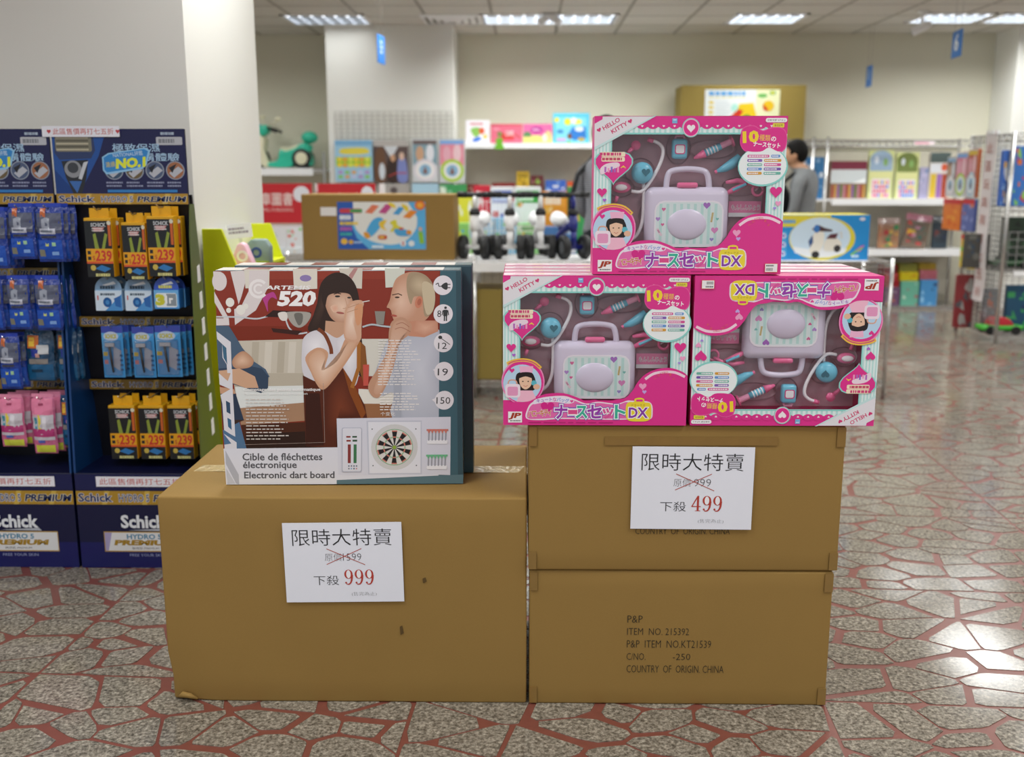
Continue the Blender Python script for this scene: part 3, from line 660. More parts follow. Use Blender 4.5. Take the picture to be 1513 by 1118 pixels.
    a, b_ = D(90, 540), D(262, 940); p.rrect(*a, *b_, 8, '#b9bccb'); p.rrect(a[0] + 4, a[1] + 3, b_[0] - 3, b_[1] - 5, 7, '#dfe0ea')
    for (x0, y0, x1, y1, c_) in ((128, 615, 165, 630, '#8a3a34'), (180, 615, 220, 630, '#3a5a44'), (130, 650, 168, 665, '#8a3a34'), (182, 648, 222, 665, '#3a5a44'), (142, 690, 168, 858, '#8a3a38'), (192, 690, 218, 858, '#3f7a52')): p.rect(*D(x0, y0), *D(x1, y1), c_)
    for q in range(4): p.ell(*D(152 + q * 22, 884), 3.5, 3.5, '#55617a'); p.ell(*D(152 + q * 22, 908), 3.5, 3.5, ('#6a7280', '#7fb4d8', '#55617a', '#c98a8a')[q])
    for yy, c_ in ((560, '#cf7a6c'), (788, '#6fbb8c')):
        p.rrect(*D(825, yy + 92), *D(1000, yy + 128), 5, '#f0f0f5'); p.rect(*D(818, yy - 4), *D(1004, yy + 12), c_)
        for q in range(6): x_ = 838 + q * 29; p.poly(m(D, [(x_ - 12, yy), (x_ + 12, yy), (x_ + 3, yy + 40), (x_ - 3, yy + 40)]), c_); p.line(m(D, [(x_, yy + 30), (x_, yy + 98)]), 5, '#9a9ca6')
    return p
TEAL = mat('dark_teal_card', '#33505a', .35); DEDGE = mat('dart_box_card', '#d8d4d0', .4)
dbx = thing('dart_board_box', 'printed dart board box in front, showing a couple and a dart board', 'box', ((DX0 + DX1) / 2, DY, LH + .001), R(1.6), 'dart board boxes')
b = MB(); b.box(-DW / 2, DW / 2, 0, DD, 0, DH); b.build('carton_body', TEAL, dbx, bevel=.003)
dart_print(DW, DH - .001).build('printed_front', dbx, -.0006, INKG)
tp = Print(0, 0, 100, 10, DW - .004, DD - .008)
for k in range(9): tp.rect(k * 10.6, 0, k * 10.6 + 10.7, 10, ('#e8e2da', '#8e3826')[k % 2])
tp.rect(93, 0, 100, 10, '#3f6470')
o = tp.build('printed_top', dbx, 0, INKG); o.rotation_euler = (-math.pi / 2, 0, 0); o.location = (0, .004, DH + .0006)
d2 = thing('dart_board_box', 'second dart board box right behind the front one, only its edge showing', 'box', ((DX0 + DX1) / 2 + .022, DY + DD + .012, LH + .001), R(1.2), 'dart board boxes')
b = MB(); b.box(-DW / 2, DW / 2, 0, DD, 0, DH + .004); b.build('carton_body', TEAL, d2, bevel=.003)
o = dup(o, parent=d2); o.location = (0, .004, DH + .0046)
# ------------------------------------------------------------------ pink nurse-set boxes
GY = FY - .012
GW = X(1014, GY, 620) - X(744, GY, 620); GZ = RH1 + UH; GH = Z(405, GY, 880) - GZ - .004; GD = .078
MAG, MINT, PALE = '#e0358f', '#8fd6cf', '#e3f3f2'
def gxz(u, v): return ((u - 52) / 1210 * GW - GW / 2, GH * (1045 - v) / 973)
def gp(u, v, y): x, z = gxz(u, v); return (x, y, z)
GS = GW / 1210                                          # metres per drawing unit
PINKC = mat('magenta_card', MAG, .35, 0, .03); TRAY = mat('mauve_blister_tray', '#b48f98', .3, 0, .12, 30, .25); PALEC = mat('pale_pink_card', '#e9c9d6', .45)
LAV = mat('pearl_lavender_plastic', '#dcd6e8', .25, 0, .02); LBLUE = mat('sky_blue_plastic', '#6fc4dd', .28); PINKP = mat('pink_plastic', '#ec6f9e', .28); WPL = mat('white_plastic', '#f3f2f4', .3); LPINK = mat('light_pink_plastic', '#f0a6c4', .3)
def gift_front():
    p = Print(52, 72, 1262, 1045, GW, GH)
    # frame: four strips round the window
    p.rect(52, 72, 1262, 180, MAG); p.rect(52, 180, 163, 1045, PALE); p.rect(1147, 180, 1262, 1045, PALE); p.rect(52, 880, 1262, 1045, MAG)
    for k in range(5): p.rect(60 + k * 21, 180, 69 + k * 21, 880, '#b9e2df'); p.rect(1158 + k * 21, 180, 1167 + k * 21, 880, '#b9e2df')
    p.rect(155, 180, 164, 880, MINT); p.rect(1146, 180, 1155, 880, MINT)
    p.rect(155, 138, 1155, 182, PALE)
    for k in range(30): p.rect(160 + k * 33, 138, 174 + k * 33, 175, '#b9e2df')
    p.rect(155, 172, 1155, 182, MINT)
    for k in range(15): p.ell(216 + k * 67.5, 128, 34, 22, MAG, 16)
    for k in range(15): p.heart(216 + k * 67.5, 132, 15, '#f6e3ee')
    # corner ribbon
    p.poly([(52, 118), (100, 92), (102, 75), (425, 74), (52, 272)], '#e6e4ea'); p.poly([(52, 260), (425, 70), (440, 70), (52, 278)], '#c9e6e6')
    p.txt('HELLO', 98, 106, 214, 131, '#cf2f6b', .02, -29); p.txt('KITTY', 152, 128, 262, 153, '#cf2f6b', .02, -29)
    p.heart(80, 155, 28, '#d63c77', rot=-29); p.heart(274, 103, 28, '#d63c77', rot=-29)
    p.rect(538, 86, 570, 116, '#7fb4e2'); p.rect(544, 92, 564, 98, '#d8e8f6')
    p.ell(657, 142, 56, 58, MINT); p.ell(657, 142, 51, 53, '#f3b9d3'); p.ell(657, 142, 46, 48, MAG); p.heart(657, 144, 52, '#f7eef3')      # roundel
    p.rrect(1122, 84, 1256, 110, 12, '#f4f1f4'); p.txt('対象年齢 3才以上', 1134, 91, 1246, 103, '#444', 0); p.rrect(1168, 115, 1240, 141, 6, '#e8d84a'); p.txt('電池別売', 1178, 121, 1230, 135, '#5c5420', 0)
    # bow badge
    p.blob([(968, 200), (985, 140), (1050, 128), (1105, 158), (1160, 140), (1225, 142), (1258, 180), (1256, 262), (1215, 292), (1150, 268), (1100, 292), (1010, 288), (972, 250)], '#e8549f')
    p.ell(1118, 376, 158, 122, MINT, 32); p.ell(1116, 372, 150, 114, '#eef5f6', 32)
    p.blob([(972, 200), (990, 146), (1050, 134), (1105, 164), (1160, 147), (1222, 148), (1254, 184), (1250, 258), (1213, 286), (1150, 262), (1100, 286), (1012, 282), (976, 248)], MAG)
    p.txt('10', 988, 165, 1078, 228, '#f7d935', .05, -4); p.txt('種類', 1088, 184, 1156, 222, '#f2cf3a', 0., 4); p.txt('の', 1162, 196, 1192, 224, '#ffffff', .02, 4); p.txt('ナースセット', 1052, 231, 1220, 260, '#ffffff', .03, 4)
    cc = ['#d85a9c', '#6a9ad8', '#8a64b8', '#d8a040', '#70b8a8', '#d85a9c', '#6a9ad8', '#7a5ab0', '#d8a040', '#70b8a8']
    for k in range(5):
        y = 305 + k * 26; a = 1018; b_ = 1155 if k == 0 else 1112
        p.rrect(a, y, b_, y + 17, 6, cc[2 * k]); p.rrect(b_ + 12, y, 1232 if k else 1224, y + 17, 6, cc[2 * k + 1]); p.bars(a + 8, y + 5, b_ - 4, y + 12, 1, '#f6f0f6', 1, k); p.bars(b_ + 18, y + 5, 1222, y + 12, 1, '#f6f0f6', 1, k + 9)
    # heart badge
    p.heart(176, 372, 250, MINT, 205); p.heart(176, 372, 232, MAG, 190); p.rrect(96, 288, 248, 316, 8, '#f5e6c8'); p.rrect(98, 318, 246, 346, 8, '#f5e6c8'); p.bars(86, 292, 262, 312, 1, '#d2487c', .9, 3); p.bars(102, 323, 244, 341, 1, '#c8506c', .9, 5)
    p.blob([(92, 390), (130, 360), (200, 352), (212, 376), (150, 400), (100, 425)], '#f0dbe8'); 
    for k in range(5): p.rect(118 + k * 20, 378 + (k % 2) * 8, 130 + k * 20, 412, ('#b86ac0', '#f0a0c8', '#8a70c8')[k % 3])
    for k in range(3): p.line([(222 + k * 8, 385 - k * 6), (240 + k * 6, 372 - k * 2 + k * 9)], 5, '#f3d24a')
    for h in ((105, 533, 62, MAG), (122, 582, 24, '#b06ad0'), (1208, 530, 78, MAG), (1226, 602, 38, '#f2a3cc'), (1205, 632, 20, '#a890e0')): p.heart(h[0], h[1], h[2], h[3])
    # round photo of a child with nurse cap
    p.ell(183, 758, 142, 150, '#f08cc0', 36); p.ell(183, 760, 134, 142, MAG, 36); p.ell(178, 768, 126, 124, '#bcd8f0', 36)
    p.line(spline([(78, 640), (120, 622), (185, 614), (250, 628), (300, 668)], 4, False), 22, '#f0c24a'); p.line(spline([(86, 640), (122, 624), (185, 616), (248, 630), (292, 662)], 4, False), 7, '#d2487c')
    p.blob([(135, 730), (150, 700), (205, 690), (250, 710), (268, 770), (250, 815), (160, 815), (140, 780)], '#26201f')
    p.poly([(158, 655), (250, 655), (244, 700), (165, 700)], '#f1b6d4'); p.blob([(160, 730), (200, 712), (238, 730), (236, 780), (200, 808), (166, 782)], '#ecc4a8'); p.poly(spline([(150, 735), (165, 698), (240, 698), (252, 735), (200, 722)], 4), '#241d1c')
    for q in (182, 217): p.ell(q, 755, 5, 4, '#3a2a26')
    p.line(spline([(186, 782), (200, 788), (214, 781)], 3, False), 3, '#c8605a')
    p.poly([(140, 890), (165, 815), (245, 815), (280, 890)], '#f4bcd2'); p.ell(255, 765, 18, 17, '#5cb8c8'); p.ell(272, 790, 22, 18, '#e6b89c'); p.rrect(66, 772, 165, 862, 18, '#f2e2ee'); p.rrect(80, 790, 150, 850, 12, '#e79cc4'); p.line(spline([(84, 772), (95, 748), (132, 748), (145, 772)], 3, False), 8, '#e0a890')
    p.heart(110, 683, 34, MAG)
    # bottom field with its bumps
    p.poly([(52, 1045)] + spline([(52, 886), (130, 892), (215, 888), (262, 868), (330, 838), (450, 832), (545, 862), (600, 884), (660, 874), (720, 892), (800, 872), (858, 862), (905, 812), (935, 760), (985, 706), (1060, 672), (1150, 664), (1230, 690), (1262, 716)], 3, False) + [(1262, 1045)], MAG)
    p.line(spline([(985, 738), (1040, 702), (1110, 690), (1180, 694), (1245, 722)], 4, False), 17, '#f7d6e6'); 
    for k, ch in enumerate('一緒におてあてしましょ'):
        a = -26 + k * 5.2; x = 1112 + 300 * math.sin(R(a)) * .45 * 1.02; y = 690 + (a / 26) ** 2 * 38 + (4 if a > 0 else 6); p.ch(ch, x, y, 23, '#d0407e' if k % 2 else '#e0683c', .0, a * .9)
    p.heart(970, 785, 50, '#f2a3cc'); p.heart(982, 822, 28, '#c8a8ea')
    p.blob([(205, 1000), (215, 930), (250, 890), (340, 858), (450, 850), (520, 870), (600, 900), (680, 888), (800, 900), (870, 880), (900, 880), (1020, 890), (1040, 960), (1020, 1005), (900, 1005), (780, 1008), (600, 1005), (420, 1004), (300, 1012)], '#f4e3f0')
    p.blob([(214, 998), (224, 935), (258, 900), (345, 868), (450, 860), (520, 880), (600, 908), (680, 896), (800, 908), (868, 890), (930, 920), (930, 990), (780, 1000), (600, 998), (420, 996), (300, 1003)], '#e86cb0')
    p.blob([(250, 905), (270, 872), (390, 852), (500, 870), (520, 890), (480, 902), (390, 890), (300, 898)], '#eee6f4')
    for k, ch in enumerate('キュートなバッグ'): p.ch(ch, 284 + k * 27, 877 + (k - 3.5) ** 2 * .8 - 4, 29, ('#9a5ac0', '#d05aa8', '#6a8ad8')[(k > 3) + (k > 4)], .015, (k - 3.5) * 2.2)
    p.heart(505, 885, 22, '#e04a98'); p.heart(345, 925, 90, '#d8288a')
    for k, ch in enumerate('ハローキティ'):
        for bo, c_ in ((.05, '#ffffff'), (.02, '#c8700c')): p.ch(ch, 231 + k * 26, 970 - k * 2.2, 52, c_, bo, -5, .72)
    for bo, col in ((.13, '#8a6cc0'), (.085, '#ffffff'), (.035, None)):
        for ch, a, b_, t, q, c_ in (('ナ', 396, 474, 912, 1000, '#9a3fae'), ('ー', 484, 540, 948, 966, '#e0508f'), ('ス', 536, 606, 918, 996, '#3fb39a'), ('セ', 612, 700, 912, 996, '#9a3fae'), ('ッ', 712, 778, 934, 998, '#e05aa0'), ('ト', 794, 856, 912, 996, '#3fb39a')):
            p.txt(ch, a, t, b_, q, col or c_, bo)
    p.blob([(862, 920), (880, 890), (915, 888), (920, 868), (950, 860), (980, 868), (985, 890), (1018, 895), (1030, 930), (1022, 1005), (950, 1018), (872, 1005)], '#efd93a', 4); p.rrect(928, 872, 974, 886, 6, MAG)
    p.txt('デラックス', 896, 902, 988, 918, '#8a7a20', 0); p.txt('DX', 884, 928, 1004, 992, '#ffffff', .08); p.txt('DX', 884, 928, 1004, 992, '#8a3fa8', .03)
    p.rect(85, 955, 177, 1028, '#f4f2f4'); p.txt('JP', 98, 965, 164, 1006, '#a83a24', .05, shear=.35); p.bars(98, 1012, 168, 1020, 1, '#777', 1, 2)
    p.bars(220, 1024, 900, 1030, 1, '#b82a74', 1, 12)
    return p
def gift_box(label, loc, full=True, group='pink nurse set boxes'):
    t = thing('toy_gift_box', label, 'toy box', loc, 0, group)
    b = MB(); k = .002
    b.box(-GW / 2, -GW / 2 + k, .0005, GD, 0, GH); b.box(GW / 2 - k, GW / 2, .0005, GD, 0, GH); b.box(-GW / 2, GW / 2, .0005, GD, 0, k); b.box(-GW / 2, GW / 2, .0005, GD, GH - k, GH); b.box(-GW / 2, GW / 2, GD - k, GD, 0, GH)
    b.build('carton_body', PINKC, t)
    tp = Print(0, 0, 100, 20, GW - .003, GD - .006); tp.rect(0, 0, 100, 20, '#f1dfe6'); tp.rect(0, 18.5, 100, 20, MAG)
    for q in range(9): tp.rect(6 + q * 10, 6, 12 + q * 10, 10, ('#e8a8c6', '#efd0a8', '#cfe4e2')[q % 3])
    tp.bars(5, 12, 95, 17, 2, '#e3b2c8', .4, 3)
    o = tp.build('printed_top', t, 0, INK); o.rotation_euler = (-math.pi / 2, 0, 0); o.location = (0, .002, GH + .0004)
    if not full: return t
    b = MB(); x0, z0 = gxz(150, 900); x1, z1 = gxz(1160, 170); b.box(x0, x1, .056, .058, z0, z1)
    b.build('blister_tray', TRAY, t)
    b = MB()                                            # moulded hollows in the tray
    for (u, v, ru, rv) in ((362, 415, 95, 95), (602, 265, 80, 100), (820, 270, 150, 60), (655, 690, 300, 215), (235, 505, 90, 65), (1010, 500, 120, 60)):
        c = gp(u, v, .056); b.lathe([(1.0, -.006), (.96, -.001), (.9, 0)], (0, 0, 0), 'y', 28)
        n = 28 * 3; b.v[-n:] = [(q[0] * ru * GS + c[0], q[1] + c[1] + (.0), q[2] * rv * GS + c[2]) for q in b.v[-n:]]
    b.build('tray_rim', TRAY, t, smooth=True)
    # toy case
    x0, z0 = gxz(388, 884); x1, z1 = gxz(925, 502)
    b = MB(); b.box(x0, x1, .012, .055, z0, z1); cs = b.build('toy_case', LAV, t, bevel=.019, seg=5, smooth=True)
    b = MB(); b.tube([gp(*q, .03) for q in spline([(522, 520), (530, 440), (556, 404), (655, 392), (755, 402), (788, 436), (800, 520)], 5, False)], .0072, 10); b.build('handle', LAV, cs, smooth=True)
    b = MB(); b.box(gxz(590, 0)[0], gxz(722, 0)[0], .016, .032, gxz(0, 508)[1], gxz(0, 474)[1]); b.build('latch', PINKP, cs, bevel=.005, seg=3, smooth=True)
    pw = (885 - 450) * GS; ph = (872 - 590) * GS * GH / 973 / (GW / 1210)
    p = Print(450, 590, 885, 872, pw, ph); p.rrect(446, 586, 889, 876, 62, '#f2f0f6'); p.rrect(456, 596, 879, 866, 56, '#dff0ee')
    for k in range(9): p.rect(478 + k * 44, 606, 496 + k * 44, 856, '#bfe6df')
    for (u, v, r_, c_) in ((505, 640, 26, '#d86a9c'), (470, 700, 30, '#b48ad0'), (500, 735, 22, '#e0609a'), (780, 615, 46, '#a56ac0'), (835, 770, 46, '#d889c0'), (818, 828, 26, '#9a8ad0'), (850, 700, 20, '#7ac0b8')): p.heart(u, v, r_, c_)
    p.line([(465, 760), (495, 805)], 16, '#e8d4dc'); p.line([(470, 768), (482, 786)], 10, '#c890a8'); p.line([(820, 660), (812, 720)], 12, '#c8b478')
    o = p.build('printed_panel', cs, 0, INKG); o.location = ((gxz(450, 0)[0] + gxz(885, 0)[0]) / 2, .0113, gxz(0, 872)[1])
    b = MB(); b.ball(gp(655, 735, .0125), 128 * GS, .0085, 100 * GS, 24, 14); b.build('oval_boss', LAV, cs, smooth=True)
    # stethoscope
    b = MB(); b.tube([gp(*q, .03) for q in spline([(410, 212), (465, 232), (495, 268), (490, 330), (455, 410), (405, 490), (360, 532), (300, 528)], 5, False)], .0042, 8); st = b.build('stethoscope', WPL, t, smooth=True)
    b = MB(); b.tube([gp(*q, .034) for q in spline([(378, 480), (382, 600), (376, 720), (345, 800), (300, 840)], 5, False)], .0042, 8); b.build('tube', WPL, st, smooth=True)
    b = MB(); b.lathe([(0, .008), (.018, .009), (.0245, .016), (.025, .03), (.022, .034), (0, .034)], gp(364, 415, 0), 'y', 28); d_ = b.build('chest_piece', LBLUE, st, smooth=True)
    b = MB(); hp = Print(0, 0, 10, 10, .022, .022); hp.heart(5, 5, 9, '#2f6f80'); o = hp.build('heart_print', d_, 0, INKG); c = gp(384, 440, .0084); o.location = (c[0], c[1] - .002, c[2])
    b = MB(); b.ball(gp(235, 505, .03), 62 * GS, .008, 36 * GS, 20, 10); b.build('ear_piece', PINKP, st, smooth=True)
    b = MB(); b.ball(gp(232, 505, .0225), 40 * GS, .003, 20 * GS, 16, 8); b.build('ear_piece_window', WPL, st, smooth=True)
    b = MB(); b.tube([gp(398, 208, .03), gp(432, 220, .03)], .0055, 10); b.build('tip', PINKP, st, smooth=True)
    b = MB(); b.tube([gp(210, 560, .03), gp(196, 600, .03)], .0045, 8); b.build('tip', PINKP, st, smooth=True)
    # bottle, syringe, scope, sticks, mirror, card
    b = MB(); x0, z0 = gxz(553, 330); x1, z1 = gxz(650, 205); b.box(x0, x1, .02, .045, z0, z1); bo = b.build('medicine_bottle', LBLUE, t, bevel=.007, seg=3, smooth=True)
    b = MB(); b.tube([gp(572, 206, .03), gp(578, 188, .03), gp(625, 188, .03), gp(632, 206, .03)], .003, 8); b.build('loop', LPINK, bo)
    p = Print(0, 0, 10, 10, .024, .022); p.rrect(0, 0, 10, 10, 2, '#d64a8c'); p.rrect(1, 1, 9, 9, 1.5, '#f1f3f5'); o = p.build('bottle_label', bo, 0, INKG); c = gp(601, 300, .0192); o.location = (c[0], c[1], c[2])
    A_, B_ = Vector(gp(695, 325, .03)), Vector(gp(965, 205, .03)); q = lambda k: A_.lerp(B_, k)
    b = MB(); b.cyl(q(.25), q(.62), .0085, .0085, 14); sy = b.build('syringe', LBLUE, t, smooth=True)
    for i in range(4):
        b = MB(); b.cyl(q(.3 + i * .07), q(.325 + i * .07), .0093, .0093, 14); b.build('ring', WPL, sy)
    b = MB(); b.cyl(q(0), q(.25), .003, .0105, 14); b.build('nozzle', PINKP, sy, smooth=True)
    b = MB(); b.cyl(q(.62), q(.86), .0075, .0075, 12); b.build('barrel', LPINK, sy); b = MB(); b.cyl(q(.86), q(.9), .014, .014, 14); b.build('plunger', PINKP, sy)
    b = MB(); b.tube([gp(*k, .03) for k in ((845, 405), (890, 388), (940, 360), (990, 318))], [.004, .009, .012, .010], 12); sc_ = b.build('ear_scope', LBLUE, t, smooth=True); b = MB(); b.tube([gp(832, 412, .03), gp(852, 402, .03)], .004, 8); b.build('tip', PINKP, sc_)
    b = MB(); b.tube([gp(905, 475, .03), gp(980, 462, .03), gp(1060, 480, .03), gp(1110, 505, .03)], [.004, .006, .0055, .004], 8); b.build('toy_tweezers', PINKP, t, smooth=True)
    b = MB(); b.tube([gp(915, 540, .028), gp(960, 518, .026), gp(1040, 482, .028)], [.005, .007, .005], 10); th = b.build('toy_thermometer', PINKP, t, smooth=True); b = MB(); b.tube([gp(945, 522, .0205), gp(1030, 485, .0205)], .0035, 8); b.build('display', LBLUE, th)
    b = MB(); b.tube([gp(1112 + 34 * math.cos(R(a)), 522 + 34 * math.sin(R(a)), .03) for a in range(0, 361, 24)], .0034, 8); b.build('toy_scissors', PINKP, t, smooth=True)
    b = MB(); b.tube([gp(262, 300, .03), gp(300, 265, .03)], [.004, .0055], 8); b.lathe([(0, -.004), (.011, -.003), (.011, .003), (0, .004)], gp(322, 246, .03), 'y', 18); b.build('toy_mirror', PINKP, t, smooth=True)
    p = Print(0, 0, 10, 10, 210 * GS, 100 * GS); p.rect(0, 0, 10, 10, '#eef4f4'); p.rect(0, 0, 10, 7.4, '#ee86b2'); p.txt('もんしんひょう', .9, 2.4, 9.6, 5.6, '#ffffff', .06); p.txt('もんしんひょう', .9, 2.4, 9.6, 5.6, '#b03a74', .0)
    o = p.build('record_card', t, 0, INK); c = gp(1042, 690, .045); o.location = c
    gift_front().build('printed_front', t, 0, INKG)
    x0, z0 = gxz(158, 895); x1, z1 = gxz(1152, 176); n, k = 26, 20; vs = []; fs = []
    for j in range(k + 1):
        for i in range(n + 1):
            x = x0 + (x1 - x0) * i / n; z = z0 + (z1 - z0) * j / k
            vs.append((x, .0022 + .0016 * noise.noise(Vector((x * 22, z * 34, 3))), z))
    for j in range(k):
        for i in range(n): fs.append((j * (n + 1) + i, j * (n + 1) + i + 1, (j + 1) * (n + 1) + i + 1, (j + 1) * (n + 1) + i))
    b = MB(); b.add(vs, fs); b.build('window_film', FILM, t, smooth=True)
    return t
lx = (X(744, GY, 620) + X(1013, GY, 620)) / 2; rx = (X(1022, GY, 620) + X(1289, GY, 620)) / 2; tx_ = (X(879, GY, 400) + X(1151, GY, 400)) / 2
g1 = gift_box('pink nurse set toy box standing upright at the left, below the top one', (lx, GY, GZ + .0005))
g2 = dup(g1, (rx, GY, GZ + .0005 + GH), label='pink nurse set toy box standing upside down at the right'); g2.rotation_euler = (0, math.pi, 0)
g3 = dup(g1, (tx_, GY + .01, GZ + GH + .0035), label='pink nurse set toy box on top, straddling the row beneath')
def sticker(par, u, v):
    p = Print(0, 0, 10, 6, .03, .021); p.rect(0, 0, 10, 6, '#e0583a'); p.rect(.3, .3, 9.7, 5.7, '#f2f1f2'); p.bars(1, 1, 9, 2, 1, '#666', 1); 
    for k in range(9): p.rect(1 + k * .6, 3, 1.3 + k * .6, 5, '#444')
    o = p.build('price_sticker', par, 0, INK); c = gp(u, v, -.0046); o.location = c
    return o
sticker(g2, 1180, 1020); sticker(g3, 1200, 1032)
gb = gift_box('pink nurse set toy box queued right behind the left upright one', (lx, GY + .086, GZ + .0005), False)
words = ['third', 'last']
for k in range(2): dup(gb, (lx - .001, GY + .086 * (k + 2), GZ + .0005), label='pink nurse set toy box, %s in the left row from the front' % words[k])
for k, w_ in enumerate(('second', 'third', 'last')): dup(gb, (rx + .001, GY + .086 * (k + 1), GZ + .0005), label='pink nurse set toy box, %s in the right row from the front' % w_)
# ------------------------------------------------------------------ razor display stands
NAVY = mat('navy_card', '#0d1238', .35, 0, .05); BLUEC = mat('blue_card_edge', '#0f3f78', .35); GOLD = mat('gold_foil', '#a8802c', .38, .25); DARKN = mat('black_navy_card', '#090b18', .5)
RY = 3.30
ux0, ux1 = X(118, RY, 800), X(284, RY, 500); UWd = ux1 - ux0; zB = Z(700, RY, 200); zH = Z(303, RY, 200); zT = Z(190, RY, 200); UD = .235; UT = .09
def back_y(z): return UD + (UT - UD) * (z - zB) / (zH - zB)
def schick(p, u0, v0, u1, v1, col, bo=.035): p.txt('Schick', u0, v0, u1, v1, col, bo)
def gold_strip(p, u0, v0, u1, v1, c='#b08a2e', d='#1f2a5a'):
    p.rect(u0, v0, u1, v1, c); w = u1 - u0; h = v1 - v0
    for q in (.2, .52, .8): p.poly([(u0 + w * q, v1), (u0 + w * (q + .03), v0), (u0 + w * (q + .07), v0), (u0 + w * (q + .04), v1)], '#cfae4c')
    p.txt('Schick', u0 + w * .02, v0 + h * .2, u0 + w * .28, v0 + h * .78, '#cfd0dc', .06); p.txt('Schick', u0 + w * .02, v0 + h * .2, u0 + w * .28, v0 + h * .78, d, .02)
    p.txt('HYDRO 5', u0 + w * .34, v0 + h * .25, u0 + w * .58, v0 + h * .78, '#c8ccd8', .06); p.txt('HYDRO 5', u0 + w * .34, v0 + h * .25, u0 + w * .58, v0 + h * .78, d, .0)
    p.txt('PREMIUM', u0 + w * .62, v0 + h * .28, u0 + w * .98, v0 + h * .76, '#d8d2b8', .07, shear=.2); p.txt('PREMIUM', u0 + w * .62, v0 + h * .28, u0 + w * .98, v0 + h * .76, d, .03, shear=.2)
def display(label, x, rails, rs=True):
    t = thing('razor_display_stand', label, 'display stand', (x, RY, .0016), 0, 'razor display stands'); w2 = UWd / 2
    b = MB(); b.box(-w2, w2, 0, UD, 0, zB); b.build('base_box', NAVY, t, bevel=.002)
    b = MB(); b.prismx([(UD - .01, zB), (UD, zB), (UT, zH + .03), (UT - .01, zH + .03)], -w2, w2); b.build('back_panel', DARKN, t)
    b = MB(); b.prismx([(.0, zB), (UD - .01, zB), (UT - .01, zH), (.06, zH), (.05, zH - .1)], -w2, -w2 + .007); b.build('side_panel', BLUEC, t)
    if rs: b = MB(); b.prismx([(.0, zB), (UD - .01, zB), (UT - .01, zH), (.06, zH), (.05, zH - .1)], w2 - .006, w2); b.build('side_panel', BLUEC, t)
    b = MB(); b.box(-w2, w2, .05, .06, zH - .002, zT); b.build('header_board', NAVY, t, bevel=.002)
    p = Print(0, 0, 168, 113, UWd - .002, zT - zH)                       # header picture
    p.rect(0, 0, 168, 113, '#14164a'); p.poly([(0, 0), (70, 0), (58, 40), (30, 97), (0, 97)], '#1d4f9c'); p.poly([(0, 60), (26, 97), (0, 97)], '#0c3a80')
    p.poly([(4, 9), (52, 5), (54, 32), (48, 44), (8, 46), (2, 36)], '#2a3a66'); p.rrect(4, 10, 50, 34, 3, '#7c7a6a')
    for k in range(5): p.rect(5, 12 + k * 4.4, 46, 14.4 + k * 4.4, ('#b9b29a', '#5c584a')[k % 2])
    p.rect(4, 5, 50, 8, '#cfd6e2'); p.poly([(10, 48), (44, 46), (40, 74), (33, 97), (22, 97), (14, 72)], '#23262e'); p.ell(24, 60, 11, 13, '#8d9096'); p.ell(24, 58, 7, 8, '#3c3f46'); p.poly([(38, 50), (44, 48), (34, 76), (30, 74)], '#c3c9d2'); p.poly([(18, 78), (34, 78), (27, 96)], '#3a6ab0')
    p.rrect(132, 12, 165, 24, 1.5, '#b9bcc4'); p.bars(135, 15, 162, 21, 1, '#80848c', 1); p.bars(138, 5, 160, 9, 1, '#a8b8cc', 1, 8)
    p.txt('極致保濕', 76, 22, 136, 34, '#a9cbe8', .01); p.txt('刮鬍體驗', 98, 36, 160, 48, '#a9cbe8', .01)
    for k, c_ in enumerate(('#39506a', '#6a5a3c', '#4c5a7a', '#a06a4a')):
        cx = 76 + k * 26; p.ell(cx, 62, 12, 14, '#8f98a8'); p.ell(cx, 62, 10.5, 12.5, c_); p.poly([(cx - 8, 66), (cx + 4, 56), (cx + 10, 62), (cx - 2, 73)], '#b8bcc6'); p.poly([(cx - 8, 58), (cx + 2, 52), (cx - 4, 66)], '#1c1c26')
        p.bars(cx - 11, 79, cx + 11, 89, 2, '#8f96b4', .5, k)
    p.rect(66, 91, 155, 95, '#2f7ec4')
    p.poly([(62, 42), (70, 36), (118, 28), (124, 32), (118, 54), (112, 60), (66, 68), (62, 62)], '#8fc4ea'); p.poly([(64, 43), (71, 38), (116, 30), (121, 33), (116, 52), (111, 57), (67, 65), (64, 61)], '#2f86cc')
    p.txt('NATIONAL評鑑', 76, 34, 114, 41, '#cfe2f2', .0, -6); p.txt('NO.1', 80, 44, 116, 57, '#dfe83a', .06, -5, .15); p.txt('連續', 66, 49, 78, 57, '#d8c23a', .0, -5)
    gold_strip(p, 0, 97, 168, 113); p.build('header_print', t, .0495, INKG).location = (0, .0495, zH)
    p = Print(0, 0, 168, 138, UWd - .002, zB - .004)                      # base picture
    p.rect(0, 0, 168, 138, '#10133c'); p.rect(0, 100, 168, 138, '#171a5c'); p.rect(0, 0, 168, 22, '#151a4e'); gold_strip(p, 0, 24, 168, 44)
    schick(p, 58, 60, 116, 78, '#e9ecf2'); p.poly([(66, 82), (118, 79), (122, 83)], '#b8bcc8')
    p.rect(33, 84, 143, 114, '#b9954a'); p.rect(34, 85.5, 142, 112.5, '#e2e2e4'); p.poly([(34, 85.5), (44, 85.5), (38, 112.5), (34, 112.5)], '#a9a0c8')
    p.txt('HYDRO 5', 64, 88, 110, 95, '#4a86a8', .03); p.txt('PREMIUM', 48, 97, 128, 104, '#a8842e', .06, shear=.25); p.txt('敏感肌 PREMIUM', 70, 107, 106, 110.5, '#333', 0); p.txt('FREE YOUR SKIN', 66, 117, 114, 121, '#9aa2c8', 0)
    p.build('base_print', t, -.0004, INKG)
